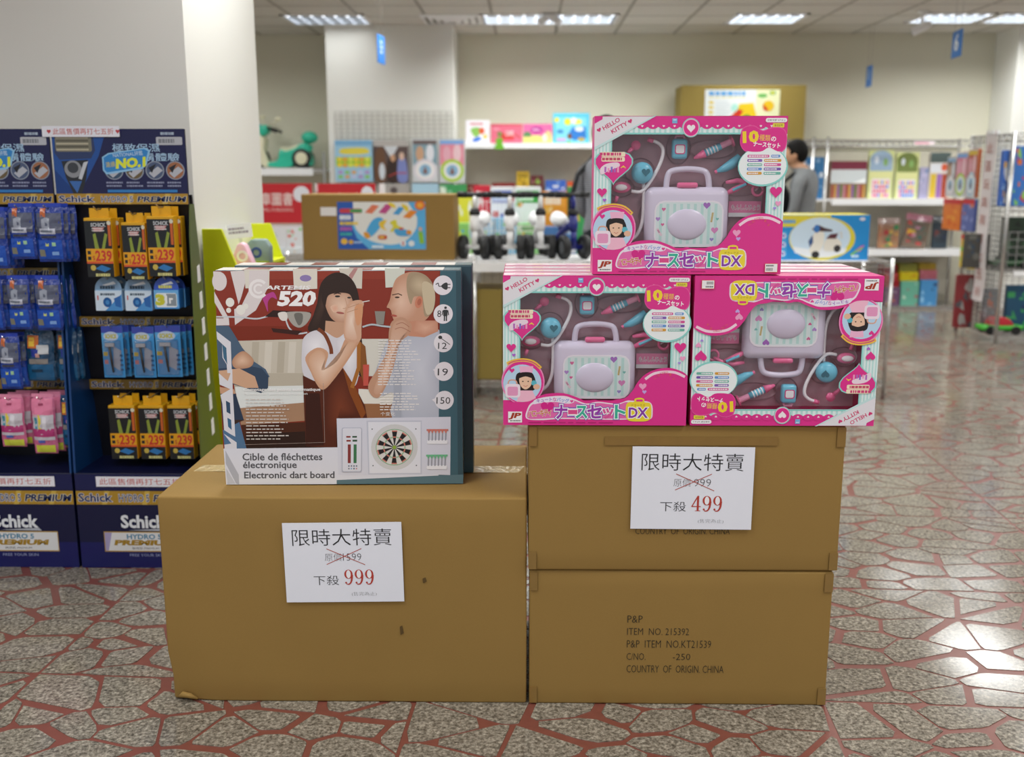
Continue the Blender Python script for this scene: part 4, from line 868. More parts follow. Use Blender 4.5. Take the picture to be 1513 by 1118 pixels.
    p = Print(0, 0, 130, 16, .30, .036); p.rect(0, 0, 130, 16, '#eceaf2'); p.txt('此區售價再打七五折', 5, 3, 125, 13, '#c0483e', .0)
    o = p.build('sale_strip', t, 0, INKM); o.location = (.008, -.0036, zB - .046)
    for z in rails:
        b = MB(); yr = back_y(z) - .03; b.box(-w2 + .008, w2 - .008, yr, yr + .006, z - .012, z + .022); r_ = b.build('price_rail', GOLD, t)
        p = Print(0, 0, 168, 17, UWd - .018, .034); gold_strip(p, 0, 0, 168, 17, '#8f7128'); o = p.build('rail_print', r_, 0, INK); o.location = (0, yr - .001, z - .012)
    return t
r_right = [Z(478, RY + .14), Z(574, RY + .14)]; r_left = [Z(405, RY + .14), Z(574, RY + .14)]
xm = (ux0 + ux1) / 2; x_left = xm - UWd - .008
dr = display('navy razor display stand with yellow boxes, next to the wide carton', xm, r_right, False)
dl = display('navy razor display stand with blue pouches, cut by the left frame edge', x_left, r_left)
b = MB(); b.prismx([(.004, zB), (UD, zB), (UT, zH), (.05, zH), (.03, zH - .1)], UWd / 2 + .001, UWd / 2 + .004); g_ = b.build('side_guard', mat('olive_plastic', '#56652a', .3), dr)
for k in range(7):
    z = zB + .1 + k * .09; yb = back_y(z) * .6; q = MB(); q.prismx([(yb, z), (yb + .03, z + .004), (yb + .026, z + .06), (yb, z + .055)], UWd / 2 + .0042, UWd / 2 + .0052); q.build('guard_letter', WHITE, g_)
st = MB(); st.box(X(57, RY + .02, 195), X(172, RY + .02, 195), .0, .002, 0, .034)
ss = thing('sale_strip', 'white paper strip with red print across both display headers', 'paper strip', (0, RY + .043, Z(201, RY)))
st.build('sheet', PAPER, ss); p = Print(0, 0, 115, 14, X(172, RY, 195) - X(57, RY, 195), .034); p.txt('此區售價再打七五折', 12, 3, 103, 11, '#c8605a', 0); p.heart(6, 7, 6, '#c0404a'); p.heart(109, 7, 6, '#c0404a')
o = p.build('lettering', ss, 0, INKM); o.location = ((X(57, RY, 195) + X(172, RY, 195)) / 2, -.0005, 0)
HOOK = mat('steel_hook', '#b8b6b0', .3, .9)
YEL = mat('yellow_card', '#e0a812', .4); BLK = mat('black_card', '#16181a', .35)
def hook(par, x, z, y0, root):
    b = MB(); b.tube([(x, back_y(min(z, zH)) - .006, z + .004), (x, y0 - .012, z + .002), (x, y0 - .03, z + .012)], .0022, 6); b.build('hook', HOOK, par)
def place(px0, py0, px1, py1, Y): return X(px0, Y, (py0 + py1) / 2), X(px1, Y, (py0 + py1) / 2), Z(py1, Y), Z(py0, Y)
def yellow_box(W, H, label, group):
    t = thing('razor_box', label, 'razor box', group=group); hb = H * .86; d = .043
    b = MB(); b.box(-W / 2, W / 2, 0, d, 0, hb); b.build('carton_body', YEL, t, bevel=.002)
    b = MB(); b.prism([(-W * .36, hb), (W * .36, hb), (W * .36, H), (W * .1, H), (W * .1, H - .008), (-W * .1, H - .008), (-W * .1, H), (-W * .36, H)], d * .45, d * .45 + .0012); b.build('hang_tab', YEL, t)
    p = Print(0, 0, 40, 82, W - .002, hb - .002); p.rect(0, 0, 40, 82, '#1a1c1e'); p.rect(0, 0, 40, 3, '#d8a21a')
    p.txt('SCHICK', 10, 6, 32, 11, '#c9ccd0', .03); p.poly([(12, 12), (30, 12), (26, 18), (14, 18)], '#c98a8a'); p.bars(11, 13, 31, 19, 2, '#d8d8d8', .5, 4); p.poly([(12, 22), (16, 20), (20, 42), (14, 44)], '#8a9a3a'); p.poly([(30, 20), (34, 22), (28, 44), (24, 42)], '#8a9a3a'); p.rect(35, 6, 39, 38, '#c8602a'); p.ell(37, 6, 3, 3, '#d8d4c0')
    p.rect(0, 42, 40, 62, '#e2a01c'); p.rect(0, 60, 40, 63, '#d85a2c'); p.rect(2, 45, 7, 50, '#222'); p.rect(2, 53, 7, 58, '#222'); p.txt('$', 9, 52, 13, 59, '#b8302c', .0); p.txt('239', 14, 45, 38, 59, '#c8362a', .03)
    p.poly([(12, 70), (22, 65), (36, 70), (26, 75)], '#2f78b8'); p.ell(9, 69, 4, 4, '#c8b050'); p.bars(12, 77, 34, 81, 1, '#d4d08a', 1, 2)
    p.build('printed_front', t, -.0005, INKG); return t
def blade_pack(W, H, label, group, alt):
    t = thing('blade_pack', label, 'blade pack', group=group); d = .05; hb = H * .62
    b = MB(); b.box(-W / 2, W / 2, 0, d, 0, hb); b.build('carton_body', mat('pale_blue_card', '#a8c8e4', .35) if not alt else mat('mid_blue_card', '#2a72c0', .35), t, bevel=.003)
    b = MB(); pts = spline([(-W / 2, hb), (-W * .44, hb + H * .2), (-W * .2, H), (W * .2, H), (W * .44, hb + H * .2), (W / 2, hb)], 4, False); b.prism(pts, .004, .006); hd = b.build('hang_card', mat('blue_grey_card', '#7fa2c4', .35) if not alt else mat('royal_blue_card', '#3a5cc0', .35), t)
    p = Print(0, 0, 40, 26, W - .002, hb - .002)
    if not alt:
        p.rect(0, 0, 40, 26, '#cddff0'); p.poly([(14, 26), (40, 4), (40, 26)], '#4a90d0'); p.ell(18, 15, 6.5, 6.5, '#1d5a9c'); p.ell(18, 15, 3, 3, '#3f86c8'); p.rect(3, 6, 5, 12, '#c85a5a'); p.bars(8, 3, 30, 6, 1, '#4a5a6a', 1, 2); p.poly([(28, 10), (38, 6), (38, 22), (30, 20)], '#2a66b0')
    else:
        p.rect(0, 0, 40, 26, '#6fb0e6'); p.rrect(3, 4, 37, 24, 3, '#e4ecf0'); p.rect(20, 5, 36, 22, '#8a949c'); p.txt('3', 4, 7, 15, 20, '#c8c838', .08); p.txt('1r', 19, 8, 30, 18, '#f4f4f4', .04); p.rect(0, 24, 40, 26, '#4a96dc')
    p.build('printed_front', t, -.0005, INKG)
    p = Print(0, 0, 40, 16, W * .86, (H - hb) * .8); p.bars(6, 9, 34, 14, 1, '#33485c' if not alt else '#d8d870', 1, 5); p.poly([(10, 8), (30, 2), (34, 6), (16, 9)], '#dfeaf4'); o = p.build('card_print', hd, 0, INKG); o.location = (0, .0033, hb)
    return t
def razor_card(W, H, label, group):
    t = thing('razor_card', label, 'razor pack', group=group)
    b = MB(); b.box(-W / 2, W / 2, 0, .003, 0, H); b.build('backing_card', mat('azure_card', '#4a9ad4', .3), t, bevel=.001, seg=1)
    p = Print(0, 0, 34, 76, W, H); p.rect(0, 0, 34, 76, '#5aa6dc'); p.rect(0, 0, 34, 10, '#3c4ca8'); p.poly([(0, 40), (34, 10), (34, 76), (0, 76)], '#3f92d0'); p.ell(15, 15, 12, 7, '#b8c8e0'); p.txt('SCHICK', 6, 12, 24, 18, '#b8b02c', .05)
    p.poly([(18, 30), (30, 36), (26, 66), (16, 60)], '#a9aebc'); p.rect(1, 38, 8, 44, '#c8b03a'); p.rect(2, 50, 8, 56, '#c87a7a'); 
    for k in range(4): p.rect(27, 42 + k * 7, 32, 45 + k * 7, '#2a5a8a')
    p.build('printed_front', t, -.0004, INKG)
    s = W / 34; zz = lambda v: H * (76 - v) / 76
    b = MB(); b.tube([((12 - 17) * s, -.006, zz(30)), ((14 - 17) * s, -.007, zz(46)), ((16 - 17) * s, -.006, zz(68))], [.0035, .0045, .003], 8); rz_ = b.build('razor', BLK, t, smooth=True)
    b = MB(); b.box((6 - 17) * s, (21 - 17) * s, -.011, -.004, zz(30), zz(24)); b.build('razor_head', mat('razor_steel', '#c8ccd2', .25, .8), rz_, bevel=.001, seg=1)
    b = MB(); b.box(-W * .42, W * .42, -.014, -.001, H * .04, H * .74); b.build('blister', POLY, t, bevel=.005, seg=2, smooth=True); return t
def pouch(W, H, label, group, kind):
    t = thing('razor_pouch', label, 'razor pouch', group=group)
    base = {'blue': '#163c9c', 'teal': '#17486c', 'pink': '#d8709a'}[kind]
    n, k = 8, 12; vs = []; fs = []
    rg = random.Random(hash(kind) % 99 if False else len(kind))
    for sgn in (-1, 1):
        for j in range(k + 1):
            for i in range(n + 1):
                a, c = i / n * 2 - 1, j / k * 2 - 1; puff = max(0, (1 - a * a)) ** .6 * max(0, 1 - abs(c) ** 3) * .016
                wob = noise.noise(Vector((a * 2.2 + 7 * len(kind), c * 4, 1))) * .005 * (1 - abs(c) * .6)
                vs.append((a * W / 2 * (1 - .03 * math.cos(c * 5)), .016 + sgn * puff + wob * (1 if abs(a) < .99 else .4), (c + 1) / 2 * H))
    m = (n + 1) * (k + 1)
    for s_ in (0, m):
        for j in range(k):
            for i in range(n): fs.append((s_ + j * (n + 1) + i, s_ + j * (n + 1) + i + 1, s_ + (j + 1) * (n + 1) + i + 1, s_ + (j + 1) * (n + 1) + i))
    b = MB(); b.add(vs, fs)
    pv = lambda a, c: (a * W / 2, .016 - max(0, (1 - a * a)) ** .6 * max(0, 1 - abs(c) ** 3) * .016 + noise.noise(Vector((a * 2.2 + 7 * len(kind), c * 4, 1))) * .005 * (1 - abs(c) * .6) - .0012, (c + 1) / 2 * H)
    b.build('pouch_body', mat(kind + '_foil', base, .14, 0, .3, 45, .8, spec=.8), t, smooth=True)
    p = Print(-1, -1, 1, 1, 2, 2)
    def patch(u0, v0, u1, v1, col, nn=6):                       # v up, follows the puffed front
        p.n += 1
        for i in range(nn):
            for j in range(nn):
                q = [(u0 + (u1 - u0) * (i + a) / nn, v0 + (v1 - v0) * (j + c) / nn) for a, c in ((0, 0), (1, 0), (1, 1), (0, 1))]
                o_ = len(p.v); p.v += [(x, y - p.n * 1.2e-4, z) for x, y, z in (pv(*e) for e in q)]; p.f.append((o_, o_ + 1, o_ + 2, o_ + 3)); p.c.append(lin(col))
    if kind == 'blue':
        patch(-.9, .05, .9, .78, '#5a6076'); patch(-.6, .62, -.2, .95, '#c86a3a'); patch(-.5, .2, .1, .62, '#9aa0b0'); patch(-.7, .02, .5, .22, '#c4c8d8'); patch(-.55, .08, .35, .16, '#6a7280')
        patch(-.6, -.12, .5, -.04, '#3a3f50'); patch(-.85, -.9, .85, -.2, '#1f54bc'); patch(-.3, -.42, -.05, -.28, '#c8d070'); patch(.2, -.42, .45, -.28, '#a8d8b0'); patch(-.85, -.8, -.4, -.55, '#8a8a78'); patch(.1, -.75, .6, -.62, '#8ab4f0')
    elif kind == 'teal':
        patch(-.9, -.95, .9, -.3, '#1f608e'); patch(-.75, .35, .05, .85, '#c86a2a'); patch(-.65, .42, -.25, .78, '#e0b83a'); patch(-.1, .12, .7, .48, '#c9ccd0'); patch(-.5, .0, .0, .3, '#2a3a98'); patch(-.2, -.02, .1, .14, '#d8a8a0'); patch(-.7, -.28, .6, -.08, '#8a8480'); patch(-.6, -.62, .2, -.5, '#123a58')
    else:
        patch(-.9, .35, .9, .95, '#ea84a8'); patch(-.9, -.5, .9, .4, '#cfc9d2'); patch(-.7, -.1, -.45, .3, '#3f9ab0'); patch(-.35, -.1, -.1, .4, '#e8d44a'); patch(.0, -.1, .35, .35, '#e4e0e8'); patch(-.9, -.38, .9, -.1, '#b83a78'); patch(-.5, -.6, .1, -.5, '#5a6ac0'); patch(-.8, -.95, .85, -.68, '#d8dc4a'); patch(-.25, .72, .15, .8, '#a0365e')
    p.build('printed_front', t, 0, INKG)
    b = MB(); b.box(-W * .46, W * .46, .0155, .0175, H, H + .012); b.build('hang_header', mat(kind + '_header', {'blue': '#2a46b8', 'teal': '#1f4a78', 'pink': '#e890b0'}[kind], .35), t)
    return t
def rack_row(stand, sx, specs, maker, base, group, py_hook, yf, n, step, dx, names, behind):
    ORD = ['first', 'second', 'third']
    src = None
    for q, (a, b_, c, d) in enumerate(specs):
        Y = RY + yf; x0, x1, z0, z1 = place(a, c, b_, d, Y)
        for k in range(n):
            lab = base % names[q] if k == 0 else behind % (names[q], ORD[k])
            o = maker(x1 - x0, z1 - z0, lab, group) if k == 0 else dup(src, label=lab)
            if k == 0: src = o
            o.location = (( x0 + x1) / 2 + dx * k, Y + step * k, z0 - .002 * k)
        h = z1 - .006
        hook(stand, (x0 + x1) / 2 - sx, h - .0016, yf + .01, None)
N3 = ['left', 'middle', 'right']
rack_row(dr, xm, [(126, 166, 308, 410), (181, 216, 315, 414), (218, 258, 305, 409)], yellow_box, 'yellow and black razor box on the %s hook of the upper row', 'yellow razor boxes upper row', 0, -.014, 2, .046, .008, N3, 'upper row yellow razor box on the %s hook, %s from the front')
rack_row(dr, xm, [(140, 180, 411, 460), (184, 224, 411, 460)], lambda W, H, l, g: blade_pack(W, H, l, g, False), 'pale blue blade pack with arched card, the %s of the pair', 'blue blade packs', 0, .02, 2, .055, .003, ['left', 'right'], 'pale blue blade pack of the %s hook, %s from the front')
rack_row(dr, xm, [(227, 264, 411, 457)], lambda W, H, l, g: blade_pack(W, H, l, g, True), 'bright blue blade pack with a yellow digit on the %s end', 'blue blade packs', 0, .01, 2, .055, .003, ['right'], 'bright blue blade pack at the %s end, %s from the front')
rack_row(dr, xm, [(152, 183, 483, 559), (197, 229, 484, 559), (231, 268, 482, 558)], razor_card, 'sky blue card with one black razor on the %s hook', 'sky blue razor cards', 0, .05, 3, .03, .009, N3, 'sky blue razor card on the %s hook, %s from the front')
rack_row(dr, xm, [(162, 201, 588, 680), (206, 243, 588, 680), (249, 285, 588, 680)], yellow_box, 'yellow and black razor box on the %s hook of the bottom row', 'yellow razor boxes bottom row', 0, .06, 2, .05, .004, N3, 'bottom row yellow razor box on the %s hook, %s from the front')
rack_row(dl, x_left, [(-30, 8, 312, 398), (11, 49, 306, 384), (52, 92, 306, 388)], lambda W, H, l, g: pouch(W, H, l, g, 'blue'), 'shiny blue razor pouch on the %s hook of the upper row', 'blue razor pouches upper row', 0, -.02, 3, .033, .007, N3, 'upper row blue razor pouch on the %s hook, %s from the front')
rack_row(dl, x_left, [(-32, 2, 415, 490), (9, 42, 414, 489), (50, 88, 414, 490)], lambda W, H, l, g: pouch(W, H, l, g, 'blue'), 'shiny blue razor pouch on the %s hook of the second row', 'blue razor pouches second row', 0, .0, 3, .033, .007, N3, 'second row blue razor pouch on the %s hook, %s from the front')
rack_row(dl, x_left, [(-4, 28, 500, 578)], lambda W, H, l, g: pouch(W, H, l, g, 'blue'), 'shiny blue razor pouch low down at the %s frame edge', 'razor pouches third row', 0, .02, 2, .04, .006, ['left'], 'third row blue razor pouch at the %s frame edge, %s from the front')
rack_row(dl, x_left, [(36, 78, 492, 566), (83, 112, 492, 566)], lambda W, H, l, g: pouch(W, H, l, g, 'teal'), 'teal razor pouch with an orange spot, %s of the two in the third row', 'razor pouches third row', 0, .05, 2, .04, .002, ['left', 'right'], 'third row teal razor pouch of the %s hook, %s from the front')
rack_row(dl, x_left, [(-2, 34, 591, 664), (46, 80, 590, 674)], lambda W, H, l, g: pouch(W, H, l, g, 'pink'), 'pink razor pouch with yellow foot, the %s of the two', 'pink razor pouches', 0, .04, 3, .04, .009, ['left', 'right'], 'pink razor pouch of the %s hook, %s from the front')
rack_row(dl, x_left, [(89, 113, 592, 662)], lambda W, H, l, g: pouch(W, H, l, g, 'teal'), 'small teal razor pouch %s of the pink pouches', 'razor pouches bottom row', 0, .06, 2, .045, .001, ['right'], 'bottom row teal razor pouch %s of the pink ones, %s from the front')

# ------------------------------------------------------------------ yellow-green tape rack against the column
LIME = mat('lime_yellow_board', '#cdd60e', .45, 0, .02)
rk = thing('stationery_rack', 'lime yellow board rack with sloped sides beside the column', 'rack', (0, 0, 0))
YN, YFa = 3.765, 4.42
def lime_panel(px, Y):
    q = [at(u, v, Y) for u, v in px]; xb = CX + .012
    pts = [(xb, .0016), (xb, q[0].z), (q[1].x, q[1].z), (q[2].x, q[2].z), (q[2].x + .12, q[2].z - .3), (q[2].x + .12, .0016)]
    b = MB(); b.prism(pts, Y, Y + .015); b.build('side_board', LIME, rk, bevel=.002, seg=1)
lime_panel([(297, 338), (327, 338), (353, 400)], YN); lime_panel([(372, 330), (399, 330), (423, 394)], YFa)
xs = CX + .012; zs = Z(397, YN + .1)
b = MB(); b.box(xs, xs + .15, YN + .016, YFa - .001, zs - .012, zs); b.build('shelf', LIME, rk)
b = MB(); b.box(xs, xs + .2, YN + .016, YFa - .001, zs - .45, zs - .44); b.build('shelf', LIME, rk)
b = MB(); b.box(xs, xs + .006, YN + .016, YFa - .001, .1, Z(345, YN)); b.build('back_board', mat('white_board', '#e8e8e0', .5), rk)
t = thing('rack_sign', 'small white printed header strip at the top of the lime rack', 'sign', (X(352, YN + .25), YN + .25, Z(352, YN + .25)))
b = MB(); b.box(-.055, .055, 0, .003, 0, .055); b.build('sheet', PAPER, t); p = Print(0, 0, 10, 5, .11, .055); p.bars(.8, 1.2, 9.2, 3.8, 2, '#9a90a8', .6); p.build('lettering', t, -.0006, INKM); t.rotation_euler = (0, R(-6), R(-14))
b = MB(); b.box(-.006, .006, .0, .004, -(Z(352, YN + .25) - zs) , -.0005); o = b.build('support', POLY, t)
# tape dispensers
def dispenser(label, px, col, edge, Y):
    x = X(px, Y, 375); t = thing('tape_dispenser', label, 'tape dispenser', (x, Y, zs))
    b = MB(); b.prism([(-.045, 0), (.045, 0), (.035, .03), (.012, .088), (-.004, .098), (-.02, .088), (-.045, .03)] if edge else [(-.055, 0), (.055, 0), (.055, .07), (.035, .098), (-.02, .098), (-.05, .07)], 0, .05)
    bd = b.build('dispenser_body', mat(label[:10] + '_plastic', col, .35), t, bevel=.006, seg=2, smooth=True)
    b = MB(); b.lathe([(.012, -.002), (.022, -.002), (.022, .004), (.012, .004)], (0, 0, .045), 'y', 18); b.build('tape_roll', mat('tape_roll_' + label[:5], '#f0e8ec' if edge else '#2f4a8c', .4), t)
    b = MB(); b.box(-.05, .05, -.004, .052, .0, .012); b.build('foot', mat('foot_' + label[:5], '#c84a50' if edge else '#8a9a30', .4), t, bevel=.002); return t
dispenser('pale pink triangular tape dispenser on the lime rack', 358, '#e6b8c8', True, YN + .12)
dispenser('grey green tape dispenser with a blue roll on the lime rack', 379, '#7f9490', False, YN + .3)
t = thing('marker_pen', 'red marker pen lying at the front of the lime rack', 'pen', (X(352, YN + .05, 395), YN + .05, zs + .009), R(6))
b = MB(); b.cyl((0, 0, 0), (.12, 0, 0), .008, .008, 12); b.build('barrel', mat('red_plastic', '#c8262a', .3), t, smooth=True); b = MB(); b.cyl((.12, 0, 0), (.15, 0, 0), .0085, .0085, 12); b.build('cap', BLK, t); b = MB(); b.cyl((-.03, 0, 0), (0, 0, 0), .0075, .0085, 12); b.build('end_cap', LPINK, t)
# ------------------------------------------------------------------ wire shelf in the middle distance
def wire_grid(b, p0, du, dv, nu, nv, r):            # wires of a mesh panel: origin, two edge vectors, counts
    p0, du, dv = Vector(p0), Vector(du), Vector(dv)
    for i in range(nu + 1): b.cyl(p0 + du * i / nu, p0 + du * i / nu + dv, r, r, 4)
    for j in range(nv + 1): b.cyl(p0 + dv * j / nv, p0 + dv * j / nv + du, r, r, 4)
def truss(b, p, q, h, n, r):                         # zigzag edge of a wire shelf
    p, q = Vector(p), Vector(q); dz = Vector((0, 0, -h))
    b.cyl(p, q, r, r, 6); b.cyl(p + dz, q + dz, r, r, 6); pts = [p.lerp(q, i / n) + (dz if i % 2 else Vector()) for i in range(n + 1)]
    for a, c in zip(pts, pts[1:]): b.cyl(a, c, r * .7, r * .7, 4)
MY = 6.04; MD = .52
mx0, mx1 = X(395, MY, 390), X(1312, MY, 480); ztop = Z(386, MY, 700)
ms = thing('wire_shelf', 'low chrome wire shelf carrying the blue label carton and balance bikes', 'shelf', (0, MY, .0016))
mids = [mx0, mx0 + (mx1 - mx0) / 3, mx0 + (mx1 - mx0) * 2 / 3, mx1]
for x in mids:
    for y in (0, MD):
        b = MB(); b.cyl((x, y, 0), (x, y, ztop + .02), .0125, .0125, 10); b.build('post', CHROME, ms, smooth=True)
for z in (ztop - .0016, .10):
    b = MB(); truss(b, (mx0, 0, z), (mx1, 0, z), .03, 110, .0035); truss(b, (mx0, MD, z), (mx1, MD, z), .03, 110, .0035); truss(b, (mx0, 0, z), (mx0, MD, z), .03, 16, .0035); truss(b, (mx1, 0, z), (mx1, MD, z), .03, 16, .0035)
    for k in range(14): y = .02 + k * (MD - .04) / 13; b.cyl((mx0, y, z), (mx1, y, z), .002, .002, 4)
    for k in range(12): x = mx0 + (mx1 - mx0) * (k + .5) / 12; b.cyl((x, 0, z - .004), (x, MD, z - .004), .003, .003, 4)
    b.build('wire_deck', CHROME, ms, kind='stuff')
b = MB(); b.box(X(566, MY, 395), X(890, MY, 395), -.012, -.006, Z(402, MY), Z(388, MY)); b.build('price_rail', WHITE, ms, bevel=.002); b = MB(); b.box(X(566, MY, 395), X(1285, MY, 395), -.006, MD - .02, ztop, ztop + .0024); b.build('shelf_board', WHITE, ms)
b = MB(); wire_grid(b, (mx1 - .006, .0, .10), (0, MD, 0), (0, 0, ztop - .12), 9, 12, .0018); b.build('side_mesh', CHROME, ms, kind='stuff')
b = MB(); wire_grid(b, (mx0, MD + .004, .12), (mx1 - mx0, 0, 0), (0, 0, ztop - .14), 70, 12, .0016); b.build('back_mesh', CHROME, ms, kind='stuff')

def box_thing(name, label, cat, px, Y, depth, design, body='#c8c0b0', group=None, rz=0, mt=None, base=None, rough=.4):
    """a printed carton: px = (left, top, right, bottom) in the photo at distance Y"""
    x0, x1 = X(px[0], Y, (px[1] + px[3]) / 2), X(px[2], Y, (px[1] + px[3]) / 2); z0, z1 = Z(px[3], Y), Z(px[1], Y)
    if base is not None: z0 = base
    W, H = x1 - x0, z1 - z0; t = thing(name, label, cat, ((x0 + x1) / 2, Y, z0), rz, group)
    b = MB(); b.box(-W / 2, W / 2, 0, depth, 0, H); b.build('carton_body', mt or mat('card_' + body, body, rough), t, bevel=min(.004, W * .05), seg=1)
    p = Print(0, 0, 100, 100, W - .002, H - .002, 1.2e-4); design(p); p.build('printed_front', t, -.0012, INK); return t
def d_speckle(cols, seed, n=14, bgc=None, title=None):
    def f(p):
        rg = random.Random(seed); p.rect(0, 0, 100, 100, bgc or cols[0])
        for k in range(n):
            c = rg.choice(cols); x, y = rg.uniform(5, 95), rg.uniform(8, 95); s_ = rg.uniform(5, 16)
            k_ = rg.randrange(3)
            if k_ == 0: p.ell(x, y, min(s_, x, 100 - x), min(s_ * .8, y, 100 - y), c, 14)
            elif k_ == 1: p.rect(max(1, x - s_), max(1, y - s_ * .4), min(99, x + s_), min(99, y + s_ * .4), c)
            else: p.poly([(max(1, x - s_), y), (x, max(1, y - s_)), (min(99, x + s_), min(99, y + s_ * .5))], c)
        if title: p.rect(8, 5, 92, 22, title[0]); p.bars(12, 8, 88, 19, 1, title[1], 1, seed)
    return f
def d_blue_label(p):
    for a in (): pass
    P_ = lambda u, v: (u, v)
    x0, y0, x1, y1 = 23.5, 11, 81.5, 83
    p.rect(12.5, 19, 23, 32, '#e6e2e2'); p.rect(x0, y0, x1, y1, '#1f58b4'); p.poly([(46, y0), (x1, y0), (x1, y1), (44, y1), (36, 66), (33, 48), (36, 24)], '#5ab0e6')
    p.poly([(34, y0)] + spline([(34, 36), (36, 54), (45, 70), (58, 76), (68, 70), (75, 52), (76, 34)], 4, False) + [(70, y0)], '#e4e4e2')
    p.rrect(25, 21, 40, 28, 2, '#c8384a'); p.rect(32, 22, 40, 27, '#3f9a58'); p.bars(25, 31, 35, 38, 1, '#e8eef4', 1, 1); p.bars(25, 41, 37, 46, 1, '#e8c838', 1, 2); p.bars(25, 49, 35, 56, 1, '#b85ab0', .8, 3); p.bars(25, 58, 35, 63, 1, '#3fb8a8', .8, 4)
    p.ell(27.5, 71, 2.2, 4.6, '#e8b83c'); p.ell(32, 72, 1.6, 3.4, '#d8a83c'); p.bars(34, 71, 41, 74, 1, '#a8c8f0', 1)
    p.line([(44, 28), (49, 16)], 5, '#e07a5a'); p.line([(53, 28), (58, 15)], 5, '#c04a8c'); p.line([(62, 30), (66, 19)], 4, '#4aa0d8'); p.line([(69, 35), (74, 24)], 5, '#e88a2c'); p.blob([(57, 12), (61, 14), (62, 20), (59, 18)], '#e8cf3c'); p.blob([(66, 14), (70, 18), (70, 26), (67, 20)], '#e8cf3c')
    p.blob([(42, 58), (46, 40), (51, 34), (54, 40), (50, 54), (45, 64)], '#4aa8e0'); p.blob([(40.5, 58), (43, 57), (45, 64), (42, 66)], '#e09a2c'); p.blob([(51, 42), (56, 38), (54, 48), (56, 54), (52, 50)], '#e8c43c')
    p.blob([(58, 42), (62, 38), (63, 46), (66, 50), (62, 54), (58, 56), (60, 48)], '#d8d03c'); p.blob([(61, 52), (70, 54), (71, 62), (63, 62)], '#4aa0d8'); p.ell(70.5, 57, 1.8, 3.4, '#e0902c'); p.rect(64, 50, 67, 53, '#c8383c'); p.rrect(50, 61, 56, 68, 2, '#c8502c'); p.bars(51, 63, 55, 66, 1, '#f0d060', 1)
    p.ell(78, 16, 3.4, 7, '#e0702c'); p.ell(78, 16, 2, 4, '#f0a83c'); p.ell(66.5, 74, 2, 4.4, '#e4e8ee'); p.ell(72, 74, 2, 4.4, '#e4e8ee'); p.rect(66, 71, 67, 77, '#c84a3c'); p.line([(78, 56), (79, 74)], 3, '#8ac03c'); p.ell(78, 52, 1.2, 3, '#e0b090'); p.bars(46, 77, 56, 81, 1, '#e8f4fa', 1)
cb = box_thing('toy_carton', 'brown carton with a blue picture label on the wire shelf', 'carton', (446, 287, 671, 386), MY + .02, .34, d_blue_label, mt=CARTON, base=ztop + .0042, rz=R(-1))
def d_slide(p):
    p.rect(4, 9, 63, 100, '#e8e4d0') if False else None
d_scoot_cols = 0
def d_scooter(p):
    p.rect(0, 0, 100, 100, '#1f8fd6'); p.rect(0, 0, 60, 26, '#e2d43a'); p.ell(52, 52, 34, 62 * .78, '#e2d43a', 36); p.ell(50, 50, 31, 45, '#cfe4f4', 36); p.poly([(22, 70), (40, 76), (60, 72), (78, 74), (76, 84), (60, 94), (38, 94), (25, 84)], '#eef2f6')
    p.bars(6, 10, 24, 18, 1, '#4aa0e0', 1, 2); p.rect(8, 36, 16, 94, '#4aa8e2')
    for k in range(3): p.ell(12, 46 + k * 20, 3, 6, '#e8f0fa'); p.heart(12, 46 + k * 20, 4, '#6a5ac0', 8)
    p.poly(spline([(40, 84), (42, 50), (46, 34), (53, 36), (54, 60), (50, 80)], 4), '#ece8dc'); p.poly([(41, 30), (48, 22), (54, 28), (62, 32), (62, 36), (50, 36), (44, 36)], '#4a2c2c'); p.ell(46, 30, 3, 9, '#3a78c0'); p.ell(46, 88, 4, 8, '#2a2a2c'); p.poly([(38, 58), (42, 44), (43, 60), (40, 72)], '#3a5a8c')
    p.poly(spline([(54, 76), (56, 54), (66, 50), (72, 62), (70, 76), (60, 80)], 4), '#e8e4d8'); p.poly([(56, 52), (60, 42), (68, 40), (66, 52)], '#5c2c34'); p.ell(68, 74, 3.5, 8, '#33302e'); p.line([(68, 40), (71, 36), (72, 52)], 1.6, '#d8d8d4')
    p.ell(92, 8, 3, 4, '#d8dce8'); p.poly([(84, 84), (92, 68), (96, 66), (92, 80)], '#c86ac0'); p.line([(82, 88), (94, 72)], 2.5, '#8ad04a'); p.bars(83, 88, 93, 94, 1, '#d8f0f8', 1)
sb = box_thing('toy_carton', 'blue and yellow carton picturing a toy scooter, right of the pink boxes', 'carton', (1151, 319, 1299, 382), MY - .1, .26, d_scooter, '#2f8fd0', base=ztop + .0042, rz=R(-1.5))
sb.location.y = MY + .08
p = Print(0, 0, 100, 10, X(1299, MY - .1, 350) - X(1151, MY - .1, 350) - .004, .25); p.rect(0, 0, 100, 10, '#e2d43a'); p.bars(10, 3, 60, 7, 1, '#d8dcc0', 1); o = p.build('printed_top', sb, 0, INK); o.rotation_euler = (-math.pi / 2, 0, 0); o.location = (0, .004, sb.children[0].dimensions.z + .001)
